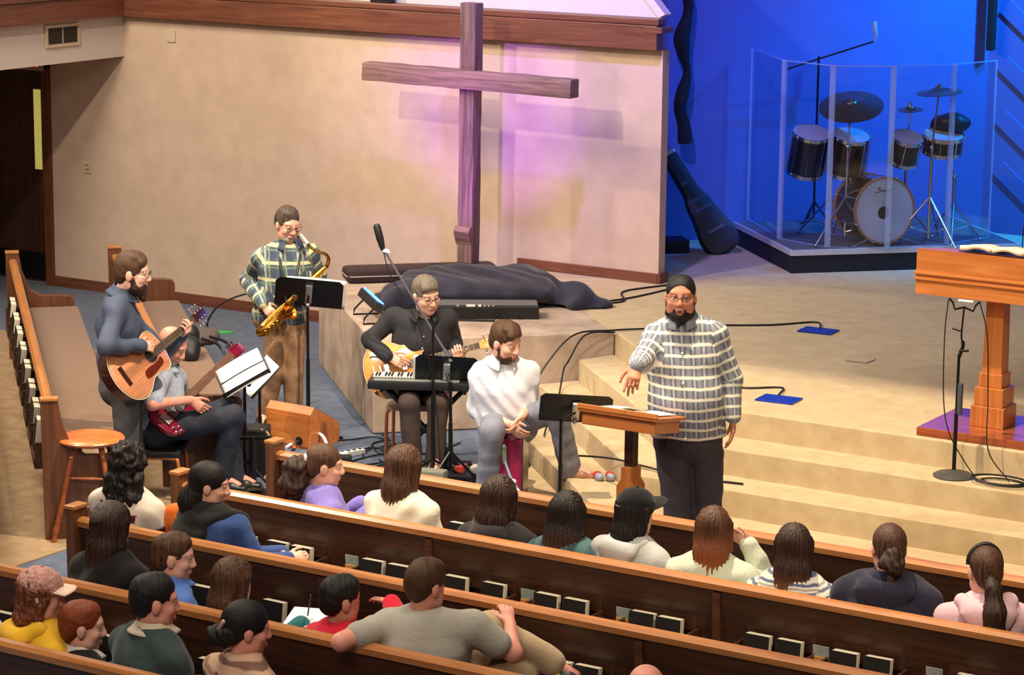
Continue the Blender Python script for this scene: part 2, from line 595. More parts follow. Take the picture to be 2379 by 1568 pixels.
pl = thing('wall_plate', 'small blank square cover plate high on the beige wall', 'cover plate', (-15.375, 18.742, 2.51))
MB().box((0, 0, 0), (0.10, 0.012, 0.11), bev=0.003).build('plate', M_IVORY, pl)
pl = thing('wall_outlet', 'pale power outlet low on the beige wall beside the door', 'outlet', (-16.43, 18.742, 1.20))
MB().box((0, 0, 0), (0.085, 0.012, 0.115), bev=0.003).build('plate', M_IVORY, pl)
for zz in (0.02, -0.02):
    for xx in (-0.012, 0.012):
        MB().box((xx, -0.007, zz), (0.010, 0.003, 0.014)).build('socket', M_DARK, pl)
ex = thing('exit_sign', 'red lit exit sign mostly hidden above the dark door', 'sign', (-16.97, 18.55, 2.215))
MB().box((0, 0, 0), (0.34, 0.05, 0.20), bev=0.006).build('housing', mat('sign_grey', (150, 130, 125), 0.5), ex)


def text(name, body, size, material, parent, M, ext=0.001, font_shear=0.0):
    c = bpy.data.curves.new(name, 'FONT')
    c.body, c.size, c.extrude, c.shear = body, size, ext, font_shear
    c.align_x, c.align_y = 'CENTER', 'CENTER'
    tmp = bpy.data.objects.new(name, c)
    link(tmp)
    me = bpy.data.meshes.new_from_object(tmp.evaluated_get(bpy.context.evaluated_depsgraph_get()))
    bpy.data.objects.remove(tmp)
    o = bpy.data.objects.new(name, me)
    link(o)
    me.materials.clear()
    me.materials.append(material)
    o.parent = parent
    o.matrix_local = M
    return o


text('lettering', 'EXIT', 0.17, mat('exit_red', (255, 60, 50), 0.4, emit=(255, 40, 30), estr=4.0), ex,
     Matrix.Translation((0, -0.028, -0.01)) @ Matrix.Rotation(PI / 2, 4, 'X'))
sp = thing('ledge_speaker', 'small black speaker standing on the wood ledge left of the cross', 'speaker', (-12.99, 18.74, 2.934))
MB().box((0, 0, 0.15), (0.20, 0.10, 0.30), bev=0.008).build('cabinet', M_BLACK, sp)
MB().box((0, -0.052, 0.15), (0.17, 0.006, 0.26)).build('grille_cloth', M_DARK, sp)

# hanging bundle of dark cables on the blue wall
pts = [(-11.03 + 0.022 * math.sin(i * 1.7), 20.70 + 0.022 * math.sin(i * 1.7), 4.2 - i * 0.16) for i in range(17)]
hb = MB()
hb.tube(spline(pts, 4), [0.055 + 0.022 * math.sin(i * 0.43) * math.sin(i * 0.11) for i in range(65)], 8)
tag(hb.build('hanging_cable_bundle', mat('dark_cloth', (10, 12, 18), 0.9), smooth=60),
    'dark bunched cable run hanging down the blue wall', 'cable bundle')

# ------------------------------------------------------------------ cross
M_OLDWOOD = wood('old_timber', (86, 62, 60), (140, 108, 104), 'Z', 0.75, 0.0)
M_OLDWOOD_X = wood('old_timber_x', (96, 70, 68), (156, 120, 114), 'X', 0.75, 0.0)


def rough_beam(c, s, ax, seed):
    t = MB()
    t.box(c, s, bev=0.012)
    bmesh.ops.subdivide_edges(t.bm, edges=[e for e in t.bm.edges if e.calc_length() > 0.3], cuts=22, use_grid_fill=True)
    for v in t.bm.verts:
        n = noise.noise_vector((v.co + V((seed, 0, 0))) * 4.0) * 0.008 + noise.noise_vector((v.co + V((seed, 3, 0))) * 14.0) * 0.004
        v.co += n
    return t


cx = thing('wooden_cross', 'tall rough timber cross lit purple behind the carpeted block', 'cross', (-11.74, 18.2, 0))
cx.rotation_euler = (0, math.radians(0.6), 0)
rough_beam((0, 0.0, 1.51), (0.15, 0.13, 3.02), 'Z', 1).build('upright', M_OLDWOOD, cx, smooth=40)
rough_beam((0.0, -0.05, 2.385), (2.08, 0.13, 0.155), 'X', 5).build('crossbeam', M_OLDWOOD_X, cx, smooth=40)
cb = MB()
cb.prism([(-0.065, 0.98), (-0.11, 1.10), (-0.085, 1.14), (-0.06, 1.14), (-0.06, 0.98)], -0.085, 0.07,
         Matrix(((0, 0, 1, 0), (1, 0, 0, 0), (0, 1, 0, 0), (0, 0, 0, 1))), bev=0.004)
cb.build('foot_rest', M_OLDWOOD_X, cx)
# ------------------------------------------------------------------ pews, racks, books
M_PEW = wood('pew_wood', (52, 29, 18), (80, 47, 29), 'X', 0.42, 0.15)
M_PEW_CAP = wood('pew_cap_wood', (158, 98, 52), (194, 130, 74), 'X', 0.36, 0.25)
M_PEW_END = wood('pew_end_wood', (88, 52, 31), (116, 72, 44), 'Z', 0.42, 0.15)
M_CUSHION = mat('pew_cushion', (140, 112, 92), 0.95, col2=(122, 96, 80), scale=60, bump=0.4, bscale=300, spec=0.1, sheen=0.2)
M_SEATWOOD = wood('pew_seat_wood', (140, 82, 40), (176, 110, 60), 'X', 0.4, 0.3)
M_COVER = mat('book_cover', (26, 25, 25), 0.45, var=0.15)
M_PAGES = mat('book_pages', (232, 222, 196), 0.85, var=0.05, scale=8, stretch=(1, 120, 1))
M_RACK = wood('rack_wood', (62, 34, 20), (92, 54, 32), 'X', 0.45, 0.1)
M_RACKO = wood('rack_orange_wood', (150, 84, 44), (186, 112, 62), 'X', 0.45, 0.2)
PROF = Matrix(((0, 0, 1, 0), (1, 0, 0, 0), (0, 1, 0, 0), (0, 0, 0, 1)))  # (y,z,x) -> (x,y,z)


def pew(loc, rz, L, label, ends=(1, 1), seat=True, brackets=(), group='long wooden pews', cushion=False, seatdepth=0.46, arm=0.55):
    t = thing('pew', label, 'pew', loc, rz, group)
    b = MB()
    b.prism([(-0.016, 0.83), (0.012, 0.83), (0.075, 0.42), (0.105, 0.10), (0.08, 0.10), (0.048, 0.42)], 0, L, PROF)
    b.build('back_panel', M_PEW, t)
    c = MB()
    c.prism([(-0.03, 0.815), (-0.034, 0.845), (-0.018, 0.862), (0.015, 0.864), (0.034, 0.848), (0.034, 0.815)], 0, L, PROF)
    c.build('cap_rail', M_PEW_CAP, t, smooth=40)
    if seat:
        s = MB().box((L / 2, 0.07 + seatdepth / 2, 0.385), (L, seatdepth, 0.035), bev=0.008)
        s.build('seat', M_SEATWOOD, t)
        if cushion:
            MB().box((L / 2, 0.08 + seatdepth / 2, 0.43), (L - 0.12, seatdepth - 0.02, 0.065), bev=0.025).build('cushion', M_CUSHION, t, smooth=40)
    for k, on in enumerate(ends):
        if on:
            e = MB()
            e.prism([(-0.05, 0.0), (0.50, 0.0), (0.50, arm - 0.05), (0.48, arm - 0.015), (0.40, arm - 0.005), (0.22, arm), (0.135, arm + 0.05), (0.075, 0.76), (0.05, 0.905), (0.035, 0.915), (-0.055, 0.915), (-0.06, 0.90)],
                    -0.03, 0.03, PROF, bev=0.006)
            o = e.build('end_panel', M_PEW_END, t)
            o.location = (-0.03 if k == 0 else L + 0.03, 0, 0)
            MB().box((0, -0.005, 0.921), (0.075, 0.115, 0.022), bev=0.006).build('end_cap', M_PEW_CAP, o)
    for x in brackets:
        MB().prism([(-0.022, 0.80), (0.0, 0.80), (0.06, 0.42), (0.08, 0.10), (-0.03, 0.10), (0.00, 0.42)], -0.022, 0.022, PROF, bev=0.004).build('bracket', M_RACK, t).location = (x, 0, 0)
    return t


def rack(t, x, w=0.38):
    """Book rack on the rear face of a pew at local x."""
    r = MB()
    r.box((x, -0.045, 0.415), (w, 0.10, 0.016))
    r.box((x, -0.092, 0.445), (w, 0.014, 0.06), bev=0.004)
    r.build('book_rack', M_RACK, t)
    MB().box((x + 0.0, 0.020, 0.63), (w, 0.016, 0.13), Matrix.Translation((0, 0, 0)), bev=0.006).build('rack_board', M_PEW, t)
    for sx in (-1, 1):
        MB().box((x + sx * (w / 2 + 0.008), -0.04, 0.50), (0.016, 0.11, 0.17), bev=0.004).build('rack_side', M_RACK, t)


book0 = None
nbook = 0


def book(M, label, group='pew books'):
    """Black pew book standing on its tail; local x across cover, -y is front, z up."""
    global book0, nbook
    if book0 is None:
        t = thing('book', label, 'book', (0, 0, 0), 0, group)
        MB().box((0, 0, 0.108), (0.132, 0.044, 0.208), bev=0.006).build('page_block', M_PAGES, t, smooth=40)
        MB().box((-0.002, -0.024, 0.105), (0.136, 0.005, 0.212), bev=0.002).build('front_cover', M_COVER, t)
        MB().box((-0.002, 0.024, 0.105), (0.136, 0.005, 0.212), bev=0.002).build('back_cover', M_COVER, t)
        MB().box((-0.070, 0, 0.105), (0.006, 0.052, 0.212), bev=0.002).build('spine', M_COVER, t)
        book0 = t
    else:
        t = copy_tree(book0)
        tag(t, label, 'book', group)
    t.matrix_world = M
    nbook += 1
    return t


def holder(t, x):
    h = MB()
    h.box((x, -0.055, 0.505), (0.115, 0.085, 0.06), bev=0.004)
    h.build('cup_holder', M_RACKO, t)
    for k in range(3):
        MB().lathe([(0.011, 0), (0.011, 0.002)], 12, Matrix.Translation((x - 0.036 + k * 0.036, -0.078, 0.5345))).build('cup_hole', M_DARK, t)


def card(loc, rz, label):
    t = thing('card', label, 'card', loc, rz, 'cards in the pew racks')
    MB().box((0, 0, 0.05), (0.085, 0.006, 0.10), Matrix.Rotation(0.12, 4, 'X')).build('card_sheet', mat('card_grey', (150, 164, 156), 0.7, var=0.25, scale=40), t)
    MB().box((0, -0.006, 0.022), (0.088, 0.006, 0.044), Matrix.Rotation(0.12, 4, 'X')).build('pocket', mat('card_orange', (214, 150, 70), 0.6, var=0.1), t)
    return t


X0 = -9.0
PY = {0: 11.91, 1: 11.03, 2: 10.15, 3: 9.25, 4: 8.37}
LP = 8.5
pews = {}
NAMES = {0: 'front wooden pew screen nearest the platform', 1: 'front row pew behind the screen, dark panel with honey cap rail',
         2: 'second row pew with honey cap rail, left end beside the curly haired woman', 3: 'third row pew under the arm of the man in grey', 4: 'rearmost pew crossing the lower left corner'}
pews[0] = pew((X0, PY[0], 0), 0, LP, NAMES[0], seat=False, brackets=())
MB().box((LP / 2, -0.01, 0.36), (LP - 0.3, 0.014, 0.44), Matrix.Rotation(-0.1, 4, 'X') @ Matrix.Translation((0, 0.08, 0.02)), bev=0.005).build('inset_panel', M_SEATWOOD, pews[0])
pews[1] = pew((X0, PY[1], 0), 0, LP, NAMES[1], brackets=(1.66, 3.38, 5.1), cushion=True)
pews[2] = pew((X0, PY[2], 0), 0, LP, NAMES[2], brackets=(1.6, 3.43, 5.1), cushion=True)
pews[3] = pew((X0, PY[3], 0), 0, LP, NAMES[3], brackets=(1.7, 3.4), cushion=True)
pews[4] = pew((X0, PY[4], 0), 0, LP, NAMES[4], brackets=(1.7, 3.4), cushion=True)
BOOKS = {1: [-8.53, -8.31, -8.14, -7.67, -7.50, -7.13, -6.90, -6.57, -6.40, -6.01, -5.85, -5.36, -5.19, -4.89, -4.72, -4.25],
         2: [-8.13, -7.67, -5.97, -5.82], 3: [-8.67, -8.0, -7.36], 0: [-7.68]}
NTH = ['first', 'second', 'third', 'fourth', 'fifth', 'sixth', 'seventh', 'eighth', 'ninth', 'tenth', 'eleventh', 'twelfth', 'thirteenth', 'fourteenth', 'fifteenth', 'sixteenth']
ROWN = {0: 'on the front screen beside the cream sweater', 1: 'in the front pew rack', 2: 'in the second pew rack', 3: 'in the third pew rack'}
for r, xs in BOOKS.items():
    for i, x in enumerate(xs):
        tilt = 0.10 + 0.03 * math.sin(i * 2.3)
        M = Matrix.Translation((x, PY[r] - 0.070, 0.428)) @ Matrix.Rotation(-tilt, 4, 'X') @ Matrix.Rotation(0.02 * math.sin(i * 5.1), 4, 'Z')
        lab = 'black pew book with white page edges, %s from left %s' % (NTH[i], ROWN[r]) if len(xs) > 1 else 'black pew book with white page edges ' + ROWN[r]
        book(M, lab)
for x in (-8.22, -7.58, -7.0, -6.48, -5.93, -5.27, -4.80, -4.2):
    rack(pews[1], x - X0)
for x in (-8.13, -7.67, -5.9):
    rack(pews[2], x - X0)
for x in (-8.67, -8.0, -7.36):
    rack(pews[3], x - X0)
rack(pews[0], -7.68 - X0)
CARD = {-7.82: 'left of the book pair behind the cream sweater', -6.70: 'below the black capped listener', -6.13: 'below the pale green sweater', -5.03: 'below the navy hoodie', -4.44: 'nearest the right edge'}
for x, where in CARD.items():
    holder(pews[1], x - X0)
    card((x, PY[1] - 0.030, 0.537), 0, 'grey card in orange pocket ' + where)

# angled side pews on the left
A = -math.pi / 4


def side_pew(sum_, d_near, L, label, arm=0.55):
    nx, ny = (sum_ - d_near) / 2, (sum_ + d_near) / 2
    far = (nx - L / math.sqrt(2), ny + L / math.sqrt(2))
    return pew((far[0], far[1], 0), A, L, label, cushion=True, group='angled side pews', arm=arm)


sA = side_pew(1.12, 22.9, 5.55, 'long angled pew with brown cushion beside the wooden stool')
sB = side_pew(2.34, 24.55, 4.5, 'shorter angled pew with brown cushion behind the bass player', 0.64)
sZ = side_pew(-0.12, 22.3, 5.0, 'angled pew end with grey cushion cut by the left edge')
Rm = Matrix.Rotation(A, 4, 'Z')
Mw = Matrix.Translation(sA.location) @ Rm
k = 0
for x in (0.9, 1.55, 2.1, 2.7, 3.35, 4.0, 4.6, 5.15):
    for dx in (-0.09, 0.09):
        if x == 5.15 and dx > 0:
            continue
        M = Mw @ Matrix.Translation((x + dx, -0.066, 0.47)) @ Matrix.Rotation(-0.12, 4, 'X')
        book(M, 'white edged book behind the angled pew, %s from the far end' % NTH[k], 'books behind the angled side pew')
        k += 1
    rack(sA, x)
# ------------------------------------------------------------------ smooth solid modelling (for people, cloth, bags)
def nrm(v):
    v = np.asarray(v, float)
    return v / (np.linalg.norm(v) + 1e-12)


def A3(*v):
    return np.array(v, float)


def C(a, b, ra, rb, k=0.02, op=1):
    return ('C', np.asarray(a, float), np.asarray(b, float), ra, rb, k, op)


def E(c, r, R=None, k=0.02, op=1):
    return ('E', np.asarray(c, float), np.asarray(r, float), np.eye(3) if R is None else R, k, op)


def T(a, b, wa, da, wb, db, side, k=0.03, op=1):
    return ('T', np.asarray(a, float), np.asarray(b, float), (wa, da, wb, db), nrm(side), k, op)


def p_bounds(p):
    if p[0] == 'C':
        r = max(p[3], p[4])
        return np.minimum(p[1], p[2]) - r, np.maximum(p[1], p[2]) + r
    if p[0] == 'E':
        e = np.sqrt(((p[3] * p[2][None, :]) ** 2).sum(1))
        return p[1] - e, p[1] + e
    r = max(p[3])
    return np.minimum(p[1], p[2]) - r, np.maximum(p[1], p[2]) + r


def p_eval(p, X, Y, Z):
    if p[0] == 'C':
        a, b = p[1], p[2]
        ba = b - a
        L = ba @ ba + 1e-12
        x, y, z = X - a[0], Y - a[1], Z - a[2]
        t = np.clip((x * ba[0] + y * ba[1] + z * ba[2]) / L, 0, 1)
        return np.sqrt((x - t * ba[0]) ** 2 + (y - t * ba[1]) ** 2 + (z - t * ba[2]) ** 2) - (p[3] + t * (p[4] - p[3]))
    if p[0] == 'E':
        c, r, R = p[1], p[2], p[3]
        x, y, z = X - c[0], Y - c[1], Z - c[2]
        q = [(x * R[0, i] + y * R[1, i] + z * R[2, i]) for i in range(3)]
        k0 = np.sqrt(sum((q[i] / r[i]) ** 2 for i in range(3)))
        k1 = np.sqrt(sum((q[i] / r[i] ** 2) ** 2 for i in range(3))) + 1e-9
        return k0 * (k0 - 1.0) / k1
    a, b, (wa, da, wb, db), s = p[1], p[2], p[3], p[4]
    ba = b - a
    Ln = np.linalg.norm(ba) + 1e-9
    ax = ba / Ln
    s = nrm(s - ax * (s @ ax))
    d = np.cross(ax, s)
    x, y, z = X - a[0], Y - a[1], Z - a[2]
    t = np.clip((x * ax[0] + y * ax[1] + z * ax[2]) / Ln, 0, 1)
    al = x * ax[0] + y * ax[1] + z * ax[2] - t * Ln
    w_ = wa + t * (wb - wa)
    d_ = da + t * (db - da)
    m = np.minimum(w_, d_)
    qs = x * s[0] + y * s[1] + z * s[2]
    qd = x * d[0] + y * d[1] + z * d[2]
    k0 = np.sqrt((qs / w_) ** 2 + (qd / d_) ** 2 + (al / m) ** 2)
    k1 = np.sqrt((qs / w_ ** 2) ** 2 + (qd / d_ ** 2) ** 2 + (al / m ** 2) ** 2) + 1e-9
    return k0 * (k0 - 1.0) / k1


CORN = np.array([(i, j, k) for i in (0, 1) for j in (0, 1) for k in (0, 1)])
EDG = [(0, 1), (2, 3), (4, 5), (6, 7), (0, 2), (1, 3), (4, 6), (5, 7), (0, 4), (1, 5), (2, 6), (3, 7)]


def sdf_mesh(prims, h, cuts=()):
    """Smooth union of the primitives, cut by planes (point, outward normal); returns vertices and quads."""
    los, his = zip(*[p_bounds(p) for p in prims if p[-1] > 0])
    lo = np.min(los, 0) - 3 * h
    hi = np.max(his, 0) + 3 * h
    n = np.ceil((hi - lo) / h).astype(int) + 1
    ax = [(lo[i] + h * np.arange(n[i])).astype(np.float32) for i in range(3)]
    f = np.full(tuple(n), 1.0, np.float32)
    for p in prims:
        k = p[-2]
        l, u = p_bounds(p)
        m = k + 2.5 * h
        i0 = np.clip(np.floor((l - m - lo) / h).astype(int), 0, n - 1)
        i1 = np.clip(np.ceil((u + m - lo) / h).astype(int) + 1, 1, n)
        if np.any(i1 <= i0):
            continue
        sl = tuple(slice(i0[i], i1[i]) for i in range(3))
        d = p_eval(p, ax[0][sl[0]][:, None, None], ax[1][sl[1]][None, :, None], ax[2][sl[2]][None, None, :]).astype(np.float32)
        g = f[sl]
        if p[-1] > 0:
            hh = np.maximum(k - np.abs(g - d), 0) / k
            f[sl] = np.minimum(g, d) - hh * hh * (k * 0.25)
        else:
            d = -d
            hh = np.maximum(k - np.abs(g - d), 0) / k
            f[sl] = np.maximum(g, d) + hh * hh * (k * 0.25)
    for pt, nn in cuts:
        nn = nrm(nn)
        d = (ax[0] * nn[0])[:, None, None] + (ax[1] * nn[1])[None, :, None] + (ax[2] * nn[2])[None, None, :] - float(np.dot(pt, nn))
        f = np.maximum(f, d.astype(np.float32))
    s = f < 0
    c = np.zeros(tuple(n - 1), np.int8)
    for i, j, k in CORN:
        c += s[i:n[0] - 1 + i, j:n[1] - 1 + j, k:n[2] - 1 + k]
    act = np.argwhere((c > 0) & (c < 8))
    if len(act) == 0:
        return np.zeros((0, 3)), np.zeros((0, 4), int)
    vals = np.stack([f[act[:, 0] + q[0], act[:, 1] + q[1], act[:, 2] + q[2]] for q in CORN], 1)
    acc = np.zeros((len(act), 3))
    cnt = np.zeros((len(act), 1))
    for a, b in EDG:
        va, vb = vals[:, a], vals[:, b]
        mk = (va < 0) != (vb < 0)
        t = np.where(mk, va / (va - vb + 1e-12), 0)[:, None]
        acc += np.where(mk[:, None], CORN[a] + t * (CORN[b] - CORN[a]), 0)
        cnt += mk[:, None]
    verts = lo + h * (act + acc / cnt)
    idx = np.full(tuple(n - 1), -1, np.int32)
    idx[act[:, 0], act[:, 1], act[:, 2]] = np.arange(len(act))
    quads = []
    for d in range(3):
        e1, e2 = (d + 1) % 3, (d + 2) % 3
        sl0 = [slice(1, n[i] - 1) for i in range(3)]
        sl1 = list(sl0)
        sl0[d] = slice(0, n[d] - 1)
        sl1[d] = slice(1, n[d])
        s0, s1 = s[tuple(sl0)], s[tuple(sl1)]
        g = np.argwhere(s0 != s1)
        if len(g) == 0:
            continue
        fl = s0[g[:, 0], g[:, 1], g[:, 2]]
        off = np.ones(3, int)
        off[d] = 0
        g = g + off
        u1 = np.zeros(3, int)
        u1[e1] = 1
        u2 = np.zeros(3, int)
        u2[e2] = 1
        q = [idx[tuple((g - a).T)] for a in (u1 + u2, u2, 0 * u1, u1)]
        q = np.stack(q, 1)
        q[~fl] = q[~fl][:, ::-1]
        quads.append(q)
    return verts, np.concatenate(quads)


def blob(name, prims, h, material, parent=None, cuts=(), disp=None, wrap=None, base=None, label=None, smooth_it=0):
    """Mesh object from primitives given in world coordinates; disp(verts, normals)->offsets; wrap(verts)->vec attribute."""
    v, q = sdf_mesh(prims, h, cuts)
    b = np.zeros(3) if base is None else np.asarray(base, float)
    me = bpy.data.meshes.new(name)
    me.from_pydata(np.zeros((0, 3)).tolist(), [], []) if len(v) == 0 else None
    if len(v):
        me.vertices.add(len(v))
        me.vertices.foreach_set('co', (v - b).astype(np.float32).ravel())
        me.loops.add(len(q) * 4)
        me.loops.foreach_set('vertex_index', q.astype(np.int32).ravel())
        me.polygons.add(len(q))
        me.polygons.foreach_set('loop_start', np.arange(0, len(q) * 4, 4, dtype=np.int32))
        me.polygons.foreach_set('loop_total', np.full(len(q), 4, np.int32))
        me.update(calc_edges=True)
        me.polygons.foreach_set('use_smooth', np.ones(len(me.polygons), bool))
    if wrap is not None:
        region, coords = wrap
        at = me.attributes.new('wrap', 'FLOAT_VECTOR', 'CORNER')
        rid = np.repeat(region(v[q].mean(1)), 4)
        at.data.foreach_set('vector', np.asarray(coords(v[q.ravel()], rid), np.float32).ravel())
    if disp is not None:
        nn = np.zeros(len(me.vertices) * 3, np.float32)
        me.vertex_normals.foreach_get('vector', nn)
        nn = nn.reshape(-1, 3)
        dv = disp(v, nn)
        me.vertices.foreach_set('co', (v - b + nn * dv[:, None]).astype(np.float32).ravel())
        me.update()
    o = bpy.data.objects.new(name, me)
    link(o)
    if material:
        me.materials.append(material)
    if parent is not None:
        o.parent = parent
    if label:
        o['label'] = label
    return o


def ripple(amp, freqs, seed=0):
    """Sum of oriented sine folds (smooth cloth wrinkles)."""
    r = np.random.default_rng(seed)
    dirs = [nrm(r.normal(size=3)) for _ in freqs]
    ph = r.uniform(0, 6.28, len(freqs))

    def fn(v, nn):
        d = np.zeros(len(v))
        w1 = np.sin(v @ nrm(A3(1, .7, .3)) * 9 + ph[0]) * 0.6
        for i, f in enumerate(freqs):
            d += np.sin(v @ dirs[i] * f + ph[i] + w1 * 2.0) / len(freqs)
        return amp * d
    return fn


def strands(center, up, amp, f1=23, f2=47, zf=7.0, seed=0):
    up = nrm(up)
    sx = nrm(np.cross(up, A3(0.3, 1, 0.1)))
    sy = np.cross(up, sx)

    def fn(v, nn):
        q = v - center
        th = np.arctan2(q @ sy, q @ sx)
        z = q @ up
        w1 = 1.2 * np.sin(z * zf * 2 + seed) + 0.8 * np.sin(z * zf * 3.7 + th * 3)
        return amp * (0.6 * np.sin(th * f1 + w1 + seed) + 0.4 * np.sin(th * f2 + 1.7 * w1 + 2 * seed))
    return fn


def curls(amp, f=70, seed=0):
    def fn(v, nn):
        x, y, z = (v * f).T
        a = np.sin(x + 1.3 * np.sin(y * 0.7 + seed)) + np.sin(y + 1.3 * np.sin(z * 0.8)) + np.sin(z * 0.8 + 1.3 * np.sin(x * 0.7))
        b = np.sin(2.1 * x + z) * np.sin(1.9 * y - z + seed)
        return amp * (a / 3 + 0.5 * b)
    return fn
# ------------------------------------------------------------------ people
def skin(name, col):
    if name in MATS:
        return MATS[name]
    m = mat(name, col, 0.5, var=0.07, scale=22, bump=0.06, bscale=160, spec=0.4)
    b = m.node_tree.nodes['Principled BSDF']
    b.inputs['Subsurface Weight'].default_value = 0.12
    b.inputs['Subsurface Radius'].default_value = (0.02, 0.008, 0.005)
    return m


SK_FAIR = skin('skin_fair', (226, 172, 150))
SK_MID = skin('skin_mid', (196, 138, 112))
SK_BROWN = skin('skin_brown', (198, 132, 104))
SK_RED = skin('skin_ruddy', (220, 152, 132))
M_EYE = mat('eye_white', (232, 226, 220), 0.25, var=0.02)
M_IRIS = mat('eye_iris', (44, 30, 24), 0.2)
M_LIP = mat('lip_skin', (176, 96, 88), 0.45, var=0.08)
M_GLASS_RIM = mat('spectacle_rim', (34, 28, 28), 0.3)
M_LENS = None


def lens_mat():
    global M_LENS
    if M_LENS is None:
        m, nt, b = nodes_of('spectacle_lens')
        b.inputs['Base Color'].default_value = (0.95, 0.95, 0.97, 1)
        b.inputs['Transmission Weight'].default_value = 1.0
        b.inputs['Roughness'].default_value = 0.02
        b.inputs['IOR'].default_value = 1.1
        M_LENS = m
    return M_LENS


def hair_mat(name, dark, light, rough=0.55, sx=110, sz=6):
    return mat(name, light, rough, col2=dark, scale=1.0, stretch=(sx, sx, sz), spec=0.3, bump=0.28, bscale=1.2)


def hair_ombre(name, dark, light, tip, z0, z1):
    """Hair dyed or sun-bleached towards its ends (height z0 -> z1 above the floor)."""
    if name in MATS:
        return MATS[name]
    m = hair_mat(name, dark, light)
    nt = m.node_tree
    b = nt.nodes['Principled BSDF']
    src = b.inputs['Base Color'].links[0].from_socket
    g = nt.nodes.new('ShaderNodeNewGeometry')
    sp = nt.nodes.new('ShaderNodeSeparateXYZ')
    nt.links.new(g.outputs['Position'], sp.inputs[0])
    mr = nt.nodes.new('ShaderNodeMapRange')
    mr.inputs['From Min'].default_value = z0
    mr.inputs['From Max'].default_value = z1
    mr.inputs['To Max'].default_value = 0.75
    nt.links.new(sp.outputs[2], mr.inputs['Value'])
    mx = nt.nodes.new('ShaderNodeMix')
    mx.data_type = 'RGBA'
    nt.links.new(mr.outputs[0], mx.inputs[0])
    nt.links.new(src, mx.inputs[6])
    mx.inputs[7].default_value = (*s2l(tip), 1)
    nt.links.new(mx.outputs[2], b.inputs['Base Color'])
    return m


H_BLACK = hair_mat('hair_black', (14, 12, 12), (40, 34, 32))
H_DARK = hair_mat('hair_dark_brown', (28, 18, 14), (70, 48, 38))
H_BROWN = hair_mat('hair_brown', (48, 30, 22), (104, 72, 52))
H_AUBURN = hair_mat('hair_auburn', (70, 36, 22), (140, 82, 50))
H_RED = hair_mat('hair_red', (88, 36, 16), (156, 76, 40), sx=300, sz=130)
H_GREY = hair_mat('hair_grey', (74, 66, 58), (140, 128, 114), sx=300, sz=130)
H_SHORT = hair_mat('hair_short_brown', (40, 26, 18), (100, 70, 46), sx=300, sz=130)
H_SHORTB = hair_mat('hair_short_black', (12, 11, 11), (34, 30, 28), sx=300, sz=130)
H_GREYDARK = hair_mat('hair_grey_brown', (50, 42, 38), (104, 90, 80))


